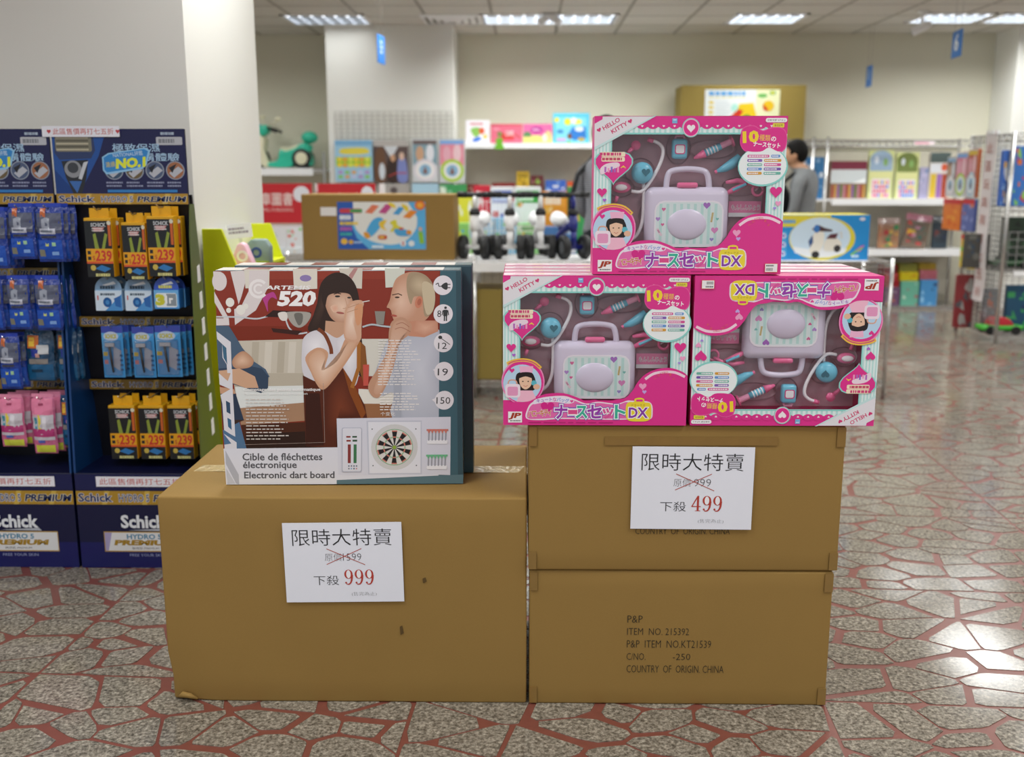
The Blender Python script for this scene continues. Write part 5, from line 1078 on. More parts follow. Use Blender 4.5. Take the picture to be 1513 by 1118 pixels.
def d_under(p):
    p.rect(6, 14, 64, 92, '#e8e6c8'); p.rect(6, 50, 64, 92, '#bfe0e8'); p.ell(34, 22, 12, 6, '#4a9ae0'); p.ell(34, 22, 6, 5, '#8ac02c'); p.bars(20, 29, 52, 33, 1, '#d89aa8', 1); p.ell(28, 46, 18, 15, '#e6b81c'); p.poly([(8, 40), (26, 52), (14, 62), (8, 62)], '#c83a2c'); p.ell(30, 44, 4, 3, '#5c4a10'); p.ell(40, 52, 4, 3, '#5c4a10')
    p.ell(40, 66, 14, 8, '#eef0ea'); p.ell(24, 78, 12, 6, '#cfe8e4'); p.ell(10, 74, 8, 9, '#d8649c'); p.ell(36, 87, 9, 5, '#d8542c')
box_thing('toy_carton', 'brown carton with a yellow picture label under the wire shelf', 'carton', (640, 428, 742, 579), MY + .04, .4, d_under, mt=CARTON_O, base=.106)
box_thing('toy_carton', 'plain brown carton on the bottom deck behind the pink boxes', 'carton', (770, 440, 1000, 579), MY + .06, .4, lambda p: p.rect(30, 20, 60, 40, '#d8d4c8'), mt=CARTON_O, base=.106)

# balance bikes
BWH = mat('white_bike_plastic', '#e9e9ea', .3); BBL = mat('navy_bike_plastic', '#1c2478', .3)
def bike(label, px, main, rz, dy=.1, hb=1.):
    t = thing('balance_bike', label, 'balance bike', (X(px, MY + dy, 385), MY + dy, ztop + .0042), rz, 'balance bikes on the wire shelf')
    # the bike faces the viewer (front towards -y), its body runs back along +y
    for s_ in (-1, 1):
        for yy, rr, xx in ((0, .072, .068), (.30, .065, .05)):
            b = MB(); b.lathe([(rr * .55, -.018), (rr * .9, -.022), (rr, -.013), (rr, .013), (rr * .9, .022), (rr * .55, .018), (rr * .55, -.018)], (s_ * xx, yy, rr), 'x', 26); w_ = b.build('wheel', BLACK, t, smooth=True)
            b = MB(); b.lathe([(0, -.016), (rr * .56, -.015), (rr * .56, .015), (0, .016)], (s_ * xx, yy, rr), 'x', 18); b.build('hub', mat('grey_hub', '#55585c', .5), w_)
    b = MB(); b.cyl((-.06, 0, .072), (.06, 0, .072), .014, .014, 12); b.build('front_axle', main, t, smooth=True)
    b = MB(); b.cyl((-.045, .30, .065), (.045, .30, .065), .011, .011, 12); b.build('rear_axle', main, t, smooth=True)
    b = MB(); b.tube([(0, 0, .075), (0, .01, .17)], .019, 12); b.build('fork', main, t, smooth=True)
    b = MB(); b.tube([(0, .01, .165), (0, .012, .19), (0, .018, .262)], [.022, .027, .026], 14); b.build('head_tube', main, t, smooth=True)
    b = MB(); b.tube([(0, .018, .26), (0, .02, .275), (0, .021, .30)], [.03, .034, .024], 14); b.build('collar', BLACK, t, smooth=True)
    b = MB(); b.tube([(0, .02, .295), (0, .03, .375)], .016, 12); b.build('stem', main, t, smooth=True)
    b = MB(); b.tube([(-.10, .035, .383), (0, .03, .38), (.10, .035, .383)], .016, 12); b.build('handlebar', BLACK, t, smooth=True)
    for s_ in (-1, 1):
        b = MB(); b.cyl((s_ * .05, .034, .382), (s_ * .108, .036, .3835), .019, .019, 12); b.build('grip', BLACK, t, smooth=True)
    b = MB(); b.tube([(0, .02, .21), (0, .12, .175), (0, .22, .13), (0, .30, .075)], [.024, .024, .022, .018], 12); b.build('frame', main, t, smooth=True)
    b = MB(); b.tube([(0, .20, .15), (0, .21, .20)], .014, 10); b.build('seat_post', main, t, smooth=True)
    b = MB(); b.tube([(0, .11, .222), (0, .16, .224), (0, .22, .226), (0, .27, .236), (0, .29, .24)], [.014, .03, .048, .044, .014], 14); b.build('seat', WHITE, t, smooth=True)
    return t
bike('white balance bike beside the blue label carton', 701, BWH, R(-10), .12)
bike('white balance bike between two other white ones', 753, BWH, R(-2), .12)
bike('white balance bike next to the navy one', 799, BWH, R(7), .17)
bike('navy blue balance bike with a white seat', 848, BBL, R(22), .12)

# ------------------------------------------------------------------ book rack with red boards
QY = 7.7
br = thing('book_rack', 'white book rack under red header boards behind the blue label carton', 'book rack', (0, QY, .0016))
bx0, bx1 = X(330, QY), X(560, QY)
for x in (bx0, X(463, QY), bx1):
    b = MB(); b.box(x - .02, x + .02, .18, .22, 0, Z(272, QY)); b.build('post', WHITE, br)
for k, (py, d) in enumerate(((345, .08), (372, .04), (400, 0), (440, -.05))):
    b = MB(); b.prismx([(d, Z(py, QY) - .1), (d + .1, Z(py, QY) - .1), (d + .1, Z(py, QY) - .09), (d + .006, Z(py, QY) - .09), (d + .006, Z(py, QY) - .05), (d, Z(py, QY) - .05)], bx0, bx1); b.build('tier', WHITE, br)
b = MB(); b.box(bx0, bx1, .22, .23, .1, Z(335, QY)); b.build('back_board', WHITE, br)
RED = mat('red_board', '#c4202c', .4)
def red_board(px0, px1, label):
    Y = QY + .1; x0, x1 = X(px0, Y), X(px1, Y); z0, z1 = Z(330, Y), Z(271, Y)
    t = thing('header_board', label, 'sign', ((x0 + x1) / 2, Y, z0)); W, H = x1 - x0, z1 - z0
    b = MB(); b.box(-W / 2, W / 2, 0, .02, 0, H); b.build('board', RED, t)
    p = Print(0, 0, 100, 60, W, H, 1e-4); p.rect(0, 0, 100, 60, '#c4202c'); p.txt('風車圖書', 16, 14, 74, 33, '#e8d8d4', .01); p.txt('WINDMILL PUBLISHING', 18, 37, 74, 42, '#e0c4c0', 0); p.ell(86, 16, 11, 12, '#e4e4ec'); p.build('lettering', t, -.001, INK); return t
red_board(352, 461, 'red publisher board with white characters, beside the column'); red_board(470, 555, 'red publisher board mostly hidden behind the blue label carton')
mags = [((389, 336, 403, 372), ['#c84a5c', '#e8dcd8', '#7a2c48']), ((404, 335, 424, 366), ['#e6e6ea', '#8ac04a', '#c8d4e0']), ((425, 335, 447, 366), ['#e6e8ec', '#e0604a', '#7ac85a']), ((398, 366, 422, 392), ['#dfe8f0', '#3f90c8', '#c8e0ee']), ((423, 366, 446, 392), ['#e6ecf0', '#58a8dc', '#e8a848']), ((400, 392, 424, 402), ['#b8802c', '#e0b83c', '#6a4a1c']), ((425, 392, 447, 402), ['#c88a2c', '#3a5a2c', '#e0c050'])]
wd = ['pink and dark magazine beside the column edge', 'white magazine with green blocks in the upper tier', 'white magazine with red print in the upper tier', 'pale blue magazine in the second tier', 'white and sky blue magazine in the second tier', 'brown and yellow magazine in the third tier', 'orange magazine with green in the third tier']
for k, (q, c) in enumerate(mags):
    Y = QY - .02 - .035 * (k > 2) - .04 * (k > 4)
    box_thing('magazine', wd[k], 'magazine', q, Y, .012, d_speckle(c, k + 3, 10, c[0]), c[0], 'magazines on the book rack')

# ------------------------------------------------------------------ pillar grid with hung packs
GY2 = PY - .05
gr = thing('wall_grid', 'pale wire grid fixed to the far white pillar', 'wire grid', (0, GY2, 0))
b = MB(); x0, x1 = X(498, GY2), X(670, GY2); z0, z1 = .95, Z(164, GY2); wire_grid(b, (x0, .03, z0), (x1 - x0, 0, 0), (0, 0, z1 - z0), 19, 24, .003); b.build('wire_mesh', mat('grey_white_wire', '#a9a8a0', .4), gr, kind='stuff')
def d_yellowpack(p):
    p.rect(0, 0, 100, 100, '#9cc8e2'); p.rect(0, 0, 100, 12, '#7ab0d8'); p.rect(2, 40, 98, 62, '#9ac83a'); p.blob([(20, 20), (80, 18), (92, 30), (60, 34), (16, 32)], '#e4d44a')
    for k in range(12): p.ell(12 + (k % 6) * 15, 46 + (k // 6) * 14, 7, 6, ('#e8cf3c', '#e0a83c', '#d8e05a')[k % 3], 12)
    for k in range(10): p.rect(8 + (k % 5) * 18, 74 + (k // 5) * 11, 20 + (k % 5) * 18, 81 + (k // 5) * 11, ('#b48ac8', '#8ac84a', '#e0a04a', '#c8c8e8')[k % 4])
def d_darkpack(p):
    p.rect(0, 0, 100, 100, '#5a4a48'); p.rect(0, 0, 100, 14, '#b8b4b0'); p.poly([(30, 14), (72, 14), (52, 44)], '#cfd4da'); p.blob([(5, 30), (30, 22), (34, 95), (4, 95)], '#6a4a34'); p.blob([(40, 50), (64, 40), (70, 96), (38, 96)], '#33241e'); p.ell(56, 42, 7, 9, '#c89a78'); p.blob([(72, 46), (92, 44), (98, 96), (70, 96)], '#7a86c0'); p.ell(82, 38, 7, 10, '#d8b8a4'); p.ell(24, 74, 9, 20, '#cfd6de'); p.line([(42, 86), (66, 78), (96, 78)], 3, '#b0403c')
def d_clock(c1, c2, c3):
    def f(p):
        p.rect(0, 0, 100, 100, '#c8ccd0'); p.rect(3, 3, 97, 12, c3); p.rect(3, 12, 97, 60, c1); p.ell(30, 34, 16, 18, '#c8a080' if c2 == '#d8d4dc' else '#e0a8b8'); p.ell(70, 32, 16, 20, '#dfe2ea' if c2 == '#d8d4dc' else '#e8c4cc'); p.ell(50, 72, 46, 26, c2); p.ell(50, 72, 34, 19, '#eceae8'); p.ell(50, 72, 24, 14, '#8ab4d0'); p.poly([(50, 62), (60, 80), (40, 80)], '#7a4a3a')
    return f
PK = [('bright yellow and blue play pack hung at the left of the pillar grid', (495, 207, 550, 268), d_yellowpack, '#8ab8d8', .06), ('dark brown and grey play pack hung on the pillar grid', (552, 207, 603, 269), d_darkpack, '#6a6260', .03),
      ('pale card with a white rimmed toy clock on the pillar grid', (609, 205, 647, 269), d_clock('#7a9aa8', '#d8d4dc', '#6a5a58'), '#c8ccd0', .03), ('pink card with a lime rimmed toy clock on the pillar grid', (649, 205, 687, 270), d_clock('#e08a9c', '#a8cc3a', '#7aa8e0'), '#c8d0d4', .03)]
def hung(label, px, des, body, dep, Y):
    t = box_thing('hanging_toy_pack', label, 'toy pack', px, Y - dep, dep * .6, des, body, 'toy packs on the pillar grid')
    H = t.children[0].dimensions.z; b = MB(); b.cyl((0, dep * .6, H - .01), (0, dep + .085, H - .004), .003, .003, 6); b.build('hook', HOOK, t); return t
for l, q, d, c, dep in PK: hung(l, q, d, c, dep, GY2)
for k, (l, q, c) in enumerate((('grey pack in the lower row of the pillar grid', (560, 271, 604, 320), ['#a8a4a0', '#5a5050', '#d8d8dc']), ('light blue pack in the lower row of the pillar grid', (609, 271, 648, 320), ['#a8cce0', '#e8eef2', '#5a8ac8']), ('green topped pack in the lower row of the pillar grid', (650, 272, 690, 320), ['#3f9a5a', '#d8e8d8', '#8ac8a0']))):
    hung(l, q, d_speckle(c, 30 + k, 9), c[0], .03, GY2)

# ------------------------------------------------------------------ shelf with the toy scooter, left of the pillar
SY = 10.35
s1 = thing('wall_shelf', 'white shelf holding the green ride-on scooter', 'shelf', (0, SY, 0))
zsh = Z(249, SY, 430); b = MB(); b.box(X(330, SY), X(479, SY), .02, .44, zsh - .03, zsh); b.build('board', WHITE, s1); b = MB(); b.box(X(330, SY), X(464, SY), 0, .02, Z(259, SY), zsh + .004); b.build('price_rail', WHITE, s1)
b = MB(); truss(b, (X(464, SY), .01, zsh), (X(480, SY), .01, zsh), .05, 8, .006); b.build('wire_edge', CHROME, s1)
for x in (X(332, SY), X(481, SY)):
    b = MB(); b.cyl((x, .0, 0), (x, 0, zsh + .16), .014, .014, 8); b.build('post', CHROME, s1); b = MB(); b.cyl((x, .42, 0), (x, .42, zsh + .16), .014, .014, 8); b.build('post', CHROME, s1)
GRN = mat('turquoise_green_plastic', '#2fbf9e', .3); CRM = mat('cream_plastic', '#e3dfc0', .35)
ts = thing('ride_on_scooter', 'turquoise green ride-on toy scooter on the white shelf by the column', 'toy scooter', (X(420, SY), SY + .2, zsh + .004)); K_ = 1 / 140.
sx = lambda u: (u - 420) * (X(421, SY) - X(420, SY)); sz = lambda v: Z(v, SY) - zsh - .004
cv = lambda l: [(sx(370 + u / 8.6), sz(160 + v / 8.6)) for u, v in l]            # outline points in the crop (370,160) x8.6
b = MB(); b.prism(cv(spline([(220, 690), (330, 660), (370, 520), (440, 540), (560, 500), (640, 440), (720, 450), (735, 560), (765, 640), (745, 730), (690, 600), (620, 570), (540, 620), (500, 740), (230, 740)], 4)), -.09, .09); b.build('body', GRN, ts, bevel=.012, seg=2, smooth=True)
b = MB(); b.prism(cv([(90, 360), (140, 340), (185, 380), (165, 520), (240, 740), (150, 745), (60, 640), (60, 420)]), -.085, .085); b.build('front_shield', CRM, ts, bevel=.015, seg=2, smooth=True)
b = MB(); b.prism(cv([(110, 200), (220, 200), (235, 250), (200, 320), (140, 350), (100, 300)]), -.07, .07); hd = b.build('handle_housing', GRN, ts, bevel=.012, seg=2, smooth=True)
b = MB(); b.tube([(sx(396), -.06, sz(188)), (sx(403), -.12, sz(191)), (sx(411), -.16, sz(194))], .014, 8); b.build('grip', BLACK, ts, smooth=True); b = MB(); b.tube([(sx(396), .06, sz(188)), (sx(402), .13, sz(190)), (sx(408), .17, sz(193))], .014, 8); b.build('grip', BLACK, ts, smooth=True)
for s_, u, v in ((-1, 413, 175), (1, 382, 170)):
    b = MB(); b.tube([(sx(396 if s_ < 0 else 386), s_ * .08, sz(186)), (sx(u), s_ * .11, sz(v + 2))], .006, 6); b.ball((sx(u), s_ * .11, sz(v)), .032, .012, .022); b.build('mirror', CRM, ts, smooth=True)
b = MB(); b.ball((sx(383), -.02, sz(188)), .03, .05, .04); b.build('headlight', mat('blue_lens', '#8fb0e0', .2), ts, smooth=True)
b = MB(); b.prism(cv(spline([(370, 490), (480, 490), (600, 455), (640, 450), (620, 500), (480, 545), (400, 530)], 4)), -.075, .075); b.build('seat', CRM, ts, bevel=.012, seg=2, smooth=True)
b = MB(); b.ball((sx(455), 0, sz(202)), .086, .08, .062); b.build('top_box', GRN, ts, smooth=True)
b = MB(); b.cyl((sx(453), 0, sz(212)), (sx(450), 0, sz(220)), .05, .06, 14); b.build('box_mount', GRN, ts)
for u in (444.5, 381):
    for y in (-.10, .05) if u > 400 else (-.03,):
        b = MB(); b.lathe([(.045, -.002), (.09, -.004), (.098, .012), (.098, .045), (.09, .055), (.045, .055)], (sx(u), y, sz(240) - sz(240) + .098), 'y', 24); w_ = b.build('wheel', BLACK, ts, smooth=True)
        b = MB(); b.lathe([(0, -.014), (.02, -.012), (.05, -.006), (.062, -.006), (.062, .05), (0, .05)], (sx(u), y, .098), 'y', 20); b.build('hub_cap', CRM, w_, smooth=True)

# ------------------------------------------------------------------ centre back shelf
CY = 10.3
s2 = thing('wall_shelf', 'white shelf carrying four bright game boxes on the back wall', 'shelf', (0, CY, 0)); z2 = Z(212, CY, 780)
xa, xb_ = X(686, CY), X(1000, CY)
b = MB(); b.box(xa, xb_, .02, .46, z2 - .03, z2); b.build('board', WHITE, s2); b = MB(); b.box(xa, xb_, 0, .02, Z(219, CY), z2 + .004); b.build('price_rail', WHITE, s2); b = MB(); b.box(xa, xb_, .46, .475, 0, z2 - .03); b.build('back_panel', mat('beige_panel', '#c9c4b4', .6), s2)
for q in (300, 345, 390):
    b = MB(); b.box(xa, xb_, .1, .46, Z(q, CY) - .02, Z(q, CY)); b.build('board', WHITE, s2)
for x in (xa - .02, xb_ + .02):
    b = MB(); b.cyl((x, .02, 0), (x, .02, z2 + .05), .014, .014, 8); b.build('post', CHROME, s2)
def d_pouchy(p): p.rect(0, 0, 100, 100, '#ece8ee'); p.bars(20, 12, 90, 20, 1, '#c84a58', 1); p.blob([(20, 40), (50, 30), (64, 50), (40, 72)], '#8ac05a'); p.ell(66, 46, 12, 14, '#d8603c'); p.blob([(26, 86), (50, 70), (66, 80), (40, 94)], '#3f78d0'); p.ell(80, 70, 8, 10, '#e0c83c')
def d_redbox(p): p.rect(0, 0, 100, 100, '#dc6a84'); p.rect(0, 0, 100, 8, '#c84a5c'); p.rrect(32, 44, 74, 80, 8, '#cc3c3c'); p.txt('CAFE', 46, 34, 72, 60, '#f0dce0', .02); p.bars(8, 20, 30, 34, 2, '#e8a8b8', .6); p.ell(28, 52, 8, 14, '#7a8a4a'); p.line([(76, 50), (94, 74)], 5, '#b84a3c')
def d_pinkbox(p): p.rect(0, 0, 100, 100, '#d86aa0'); p.ell(46, 30, 22, 18, '#b03a90'); p.bars(32, 24, 60, 36, 2, '#f0d0e8', .6); p.ell(14, 60, 14, 22, '#5a8a5a'); p.rect(0, 64, 100, 100, '#d8cc7a'); p.rrect(28, 58, 60, 96, 4, '#e8d87a'); p.ell(86, 60, 12, 26, '#e8c48a'); p.ell(74, 70, 8, 20, '#f0ead0')
def d_cyanbox(p): p.rect(0, 0, 100, 100, '#5cc0dc'); p.rrect(8, 14, 92, 94, 6, '#7fd0e4'); p.ell(10, 22, 7, 8, '#e0d43a'); p.ell(40, 28, 10, 12, '#d4d83a'); p.ell(66, 28, 14, 9, '#e8d85a'); p.ell(56, 24, 8, 10, '#e8eef4'); p.rrect(12, 54, 28, 66, 3, '#3f86c0'); p.poly([(38, 76), (54, 46), (90, 44), (92, 84), (60, 90)], '#2f78c8'); p.ell(72, 52, 12, 8, '#dfeaf4'); p.ell(46, 76, 6, 10, '#7a4a2c'); p.ell(78, 86, 10, 7, '#b8a04a'); p.rect(10, 82, 36, 92, '#c89ac8'); p.ell(44, 96, 8, 4, '#6ab04a')
box_thing('game_box', 'white play pouch with green cartoon shapes at the left end of the shelf', 'toy box', (688, 177, 724, 211), CY + .06, .1, d_pouchy, '#dfe6e2', 'game boxes on the back shelf', base=z2 + .001, rz=R(4))
box_thing('game_box', 'red and pink game box lettered in white on the back shelf', 'toy box', (725, 183, 772, 211), CY + .05, .12, d_redbox, '#c8505c', 'game boxes on the back shelf', base=z2 + .001)
box_thing('game_box', 'magenta game box with yellow foot on the back shelf', 'toy box', (773, 183, 816, 211), CY + .05, .12, d_pinkbox, '#c0507c', 'game boxes on the back shelf', base=z2 + .001)
box_thing('game_box', 'tall cyan game box with blue picture on the back shelf', 'toy box', (817, 167, 871, 211), CY + .05, .12, d_cyanbox, '#3fa8c0', 'game boxes on the back shelf', base=z2 + .001)
b = MB(); pts = spline([(-.045, 0), (.045, 0), (.03, .05), (.035, .09), (0, .11), (-.035, .09), (-.03, .05)], 3); b.prism(pts, 0, .012); o = b.build('price_clip', mat('green_clip', '#6ab02c', .4), None, (X(738, CY - .02), CY - .016, Z(220, CY))); tag(o, 'small green clip on the shelf edge below the red game box', 'clip')
# products of the lower shelves (in view above and between the bikes)
def stock(specs, Y, dep, group, base, cat='toy box', name='toy_box'):
    for k, (l, q, cols, ti) in enumerate(specs): box_thing(name, l, cat, q, Y, dep, d_speckle(cols, len(l) * 7 + k, 13, cols[0], ti), cols[0], group, base=base)
zb1 = Z(300, CY) + .001
stock([('maroon topped box at the left end of the second shelf', (688, 272, 708, 299), ['#7a2c2c', '#a83a3a', '#c8b0a0'], None), ('dark red flat box next to the blue one on the second shelf', (727, 270, 761, 299), ['#8a2a28', '#a8443a', '#c8a898'], None),
       ('narrow yellow box standing tallest on the second shelf', (763, 253, 782, 299), ['#d8b02c', '#e8cc4a', '#a8861c'], ('#e0c03a', '#9a7a1c')), ('dark red toy with rounded top beside the narrow yellow box', (784, 259, 803, 299), ['#6a2c34', '#c87a8c', '#8ab04a'], None),
       ('blue arched toy box on the second shelf', (806, 266, 836, 299), ['#3f6ac8', '#8ab0e8', '#e0e4ec'], None), ('orange and green box near the striped shirt person', (838, 268, 872, 299), ['#d8582c', '#4aa04a', '#e8a83c'], None)], CY + .16, .12, 'boxes on the second back shelf', zb1)
# play table with bright cartons in front of the back shelf
TY = 8.6
pt_ = thing('display_table', 'white wire display table heaped with bright cartons behind the bikes', 'table', (0, TY, .0016)); tz = Z(384, TY) 
xa2, xb2 = X(676, TY), X(1000, TY)
b = MB(); b.box(xa2, xb2, 0, .7, tz - .03, tz - .0016); b.build('table_top', WHITE, pt_)
for x in (xa2 + .04, xb2 - .04):
    for y in (.04, .66): b = MB(); b.cyl((x, y, 0), (x, y, tz - .03), .02, .02, 8); b.build('leg', CHROME, pt_)
b = MB(); wire_grid(b, (xa2 + .1, -.004, tz + .001), (X(770, TY) - xa2 - .1, 0, 0), (0, 0, Z(298, TY) - tz), 12, 2, .004); wf = b.build('wire_fence', WHITE, None, (0, TY - .005, .0016)); tag(wf, 'low white wire fence along the front of the display table', 'wire fence')
lo = [('lime and yellow carton at the left end of the display table', (677, 330, 698, 383), ['#8ac86a', '#d8d83a', '#4aa0d8'], None), ('pale blue carton with white shapes on the display table', (699, 322, 730, 383), ['#a8d0e8', '#e4ecf2', '#8ac88a'], ('#dfe8f0', '#58a0d0')), ('light blue and green carton behind the second white bike', (731, 322, 763, 383), ['#8cc4e4', '#7ac87a', '#e4eef2'], None),
      ('green and white carton behind the third white bike', (764, 330, 800, 383), ['#8fd08a', '#e8ece4', '#d8c85a'], ('#e4ecd8', '#4a9a4a')), ('deep blue carton behind the navy bike', (801, 335, 852, 383), ['#4a78b0', '#a8c4e0', '#d8dce4'], None)]
stock(lo, TY + .03, .2, 'cartons on the display table', tz - .0004, 'carton', 'toy_carton')
hi = [('yellow topped carton at the upper left of the table heap', (677, 290, 699, 383), ['#d8d43a', '#a8cc3a', '#e8e8e0'], None), ('crimson and white carton in the upper heap', (700, 274, 724, 383), ['#c8283c', '#ece4e4', '#e8a8a8'], None), ('blue banded carton in the upper heap', (725, 276, 759, 383), ['#e4e4e8', '#2f58b8', '#c83a3c'], ('#2f58b8', '#d8e0f0')),
      ('green and white carton with orange picture in the upper heap', (760, 276, 799, 383), ['#e8ecec', '#4ab04a', '#e09a3c'], ('#3fa84a', '#d8f0d8')), ('orange carton with white print in the upper heap', (800, 283, 838, 383), ['#e0942c', '#f0c88a', '#e8b04a'], ('#e8a03c', '#f4e4d0')), ('green striped carton partly hidden by the striped shirt person', (839, 276, 864, 383), ['#3f9a58', '#e8c43c', '#e4e8e0'], None)]
stock(hi, TY + .28, .2, 'cartons on the display table', tz - .0004, 'carton', 'toy_carton')
# ------------------------------------------------------------------ back shelf on the right
BY = 10.25
s3 = thing('wire_shelf', 'chrome shelf unit with white boards along the back wall', 'shelf', (0, BY, .0016)); xa, xb_ = X(985, BY), X(1440, BY); zt = Z(207, BY, 1300)
for px in (985, 1197, 1218, 1440):
    for y in (0, .48):
        b = MB(); b.cyl((X(px, BY), y, 0), (X(px, BY), y, zt + .03), .013, .013, 8); b.build('post', CHROME, s3, smooth=True)
b = MB(); truss(b, (xa, 0, zt - .0016), (xb_, 0, zt - .0016), .06, 90, .007); truss(b, (xa, .48, zt - .0016), (xb_, .48, zt - .0016), .06, 90, .007)
for k in range(10): b.cyl((xa, .02 + k * .05, zt - .0016), (xb_, .02 + k * .05, zt - .0016), .003, .003, 4)
b.build('wire_deck', CHROME, s3, kind='stuff')
SZ = []
for py in (294, 369, 452):
    z = Z(py, BY, 1300); SZ.append(z)
    b = MB(); b.box(xa, xb_, .02, .48, z - .025, z - .0016); b.build('board', WHITE if py < 450 else CHROME, s3); b = MB(); b.box(X(1229, BY), xb_, -.012, .018, z - .06, z + .002); b.build('price_rail', WHITE if py < 450 else CHROME, s3)
b = MB(); b.box(xa, xb_, .485, .49, .1, zt - .1); b.build('back_panel', mat('beige_panel', '#c9c4b4', .6), s3)
p = Print(0, 0, 10, 2, .2, .03); p.rect(0, 0, 10, 2, '#f0e0e4'); p.bars(.6, .5, 9.4, 1.6, 1, '#d06a8a', 1); o = p.build('shelf_label', s3, 0, INKM); o.location = (X(1358, BY), -.016, zt - .045)
def bag(name, label, px, Y, cols, base, group, tilt=0, head=None):
    x0, x1 = X(px[0], Y, px[3]), X(px[2], Y, px[3]); z1 = Z(px[1], Y); W, H = x1 - x0, z1 - base
    t = thing(name, label, 'toy pack', ((x0 + x1) / 2, Y, base), 0, group); t.rotation_euler = (0, tilt, 0)
    b = MB(); n = 8; vs = []; fs = []
    for sg in (-1, 1):
        for j in range(n + 1):
            for i in range(n + 1):
                a, c = i / n * 2 - 1, j / n * 2 - 1; vs.append((a * W / 2, .03 + sg * .028 * (1 - a * a) ** .5 * max(0, 1 - abs(c) ** 3) + .006 * noise.noise(Vector((a * 3, c * 3, len(label)))), (c + 1) / 2 * H))
    m = (n + 1) ** 2
    for s_ in (0, m): fs += [(s_ + j * (n + 1) + i, s_ + j * (n + 1) + i + 1, s_ + (j + 1) * (n + 1) + i + 1, s_ + (j + 1) * (n + 1) + i) for j in range(n) for i in range(n)]
    b.add(vs, fs); b.build('clear_pouch', POLY, t, smooth=True)
    b = MB(); b.box(-W * .47, W * .47, .012, .05, .01, H * .8); bd = b.build('contents', mat('card_' + cols[0], cols[0], .4), t, bevel=.008, seg=2)
    p = Print(0, 0, 100, 100, W * .92, H * .78, 1e-4); d_speckle(cols, len(label) * 3, 18)(p); p.build('printed_insert', t, 0, INK).location = (0, .0105, .012)
    b = MB(); b.box(-W / 2, W / 2, .026, .034, H * .82, H); b.build('header_card', mat('card_' + (head or cols[1]), head or cols[1], .4), t); return t
U1 = SZ[0]; U2 = SZ[1]; U3 = SZ[2]; GRP = 'packs on the right back shelf'
def d_wide(p): p.rect(0, 0, 100, 100, '#8a7458'); p.rect(0, 0, 100, 22, '#7a2c40'); p.rect(0, 22, 100, 58, '#cfd6d8'); p.poly([(60, 58), (98, 44), (98, 58)], '#f4f8f8'); [p.rect(4 + k * 8, 62, 10 + k * 8, 98, ('#a8443c', '#c89a4a', '#8a5a9c', '#5c7a3c', '#b87a8c')[k % 5]) for k in range(12)]
box_thing('toy_pack', 'wide pack with silver band and dark red top on the right back shelf', 'toy pack', (1227, 238, 1280, 293), BY + .06, .14, d_wide, '#8a6a54', GRP, base=U1)
def d_flower(a, b_):
    def f(p):
        p.rect(0, 0, 100, 100, '#d6dc98'); p.ell(48, 20, 46, 20, a); p.rect(4, 20, 94, 42, a); p.ell(30, 20, 8, 8, '#dfe6f0'); p.ell(66, 24, 9, 8, '#8ab46a'); p.rect(8, 44, 92, 56, '#dfe0a0'); p.rrect(14, 58, 88, 98, 4, '#f0e8ea')
        rg = random.Random(len(a) + ord(b_[1])); 
        for k in range(24): p.rect(20 + (k % 6) * 11, 62 + (k // 6) * 9, 28 + (k % 6) * 11, 69 + (k // 6) * 9, rg.choice((b_, '#e0708c', '#6a8ad8', '#e8c84a', '#d85a9c')))
    return f
box_thing('toy_pack', 'pale blue topped craft pack with pink squares on the right back shelf', 'toy pack', (1283, 222, 1320, 293), BY + .07, .05, d_flower('#9cb4cc', '#e8809c'), '#c8d09c', GRP, base=U1)
box_thing('toy_pack', 'green topped craft pack with bright squares on the right back shelf', 'toy pack', (1323, 225, 1357, 293), BY + .07, .05, d_flower('#7a8a4a', '#4a8ae0'), '#c0c88c', GRP, base=U1)
box_thing('toy_pack', 'narrow lilac pack between the craft packs and the striped pack', 'toy pack', (1358, 247, 1371, 293), BY + .07, .05, d_speckle(['#a8a4c4', '#c8c4dc', '#6a8ab8'], 5), '#a8a4c4', GRP, base=U1)
box_thing('toy_pack', 'white topped pack with yellow and red bars at the gondola end', 'toy pack', (1373, 225, 1403, 293), BY + .07, .05, lambda p: (p.rect(0, 0, 100, 100, '#d8d0c8'), p.rect(0, 0, 100, 22, '#5a6a68'), p.rect(4, 24, 96, 42, '#dfe2e8'), p.ell(72, 32, 16, 8, '#d8603c'), p.rect(6, 46, 36, 98, '#d8b83c'), p.rect(38, 46, 62, 98, '#9a6ab0'), p.rect(64, 46, 96, 98, '#a8442c')), '#c8c0b8', GRP, base=U1)
box_thing('toy_pack', 'blue pack on the back shelf beside the grey sweater person', 'toy pack', (1186, 232, 1217, 293), BY + .08, .08, d_speckle(['#3a7ab0', '#8ab4d8', '#dfe6ec', '#2a4a68'], 9), '#3a6a98', GRP, base=U1)
bag('toy_bag', 'clear bag of red and yellow toys right of the scooter carton', (1296, 322, 1328, 368), BY + .08, ['#a87a5c', '#c8b0a8', '#b83a3c', '#d8b84a', '#4a8a5a'], U2, GRP)
bag('toy_bag', 'clear bag with tilted pink header on the second board', (1330, 316, 1368, 368), BY + .08, ['#7a6a5c', '#d89ab0', '#3a7a6a', '#e0b83c', '#c84a4c'], U2, GRP, R(9), '#d08a9c')
bag('toy_bag', 'dark clear bag at the gondola end of the second board', (1376, 318, 1400, 368), BY + .08, ['#33404a', '#4a5058', '#2a3a58', '#7a3a34'], U2, GRP)
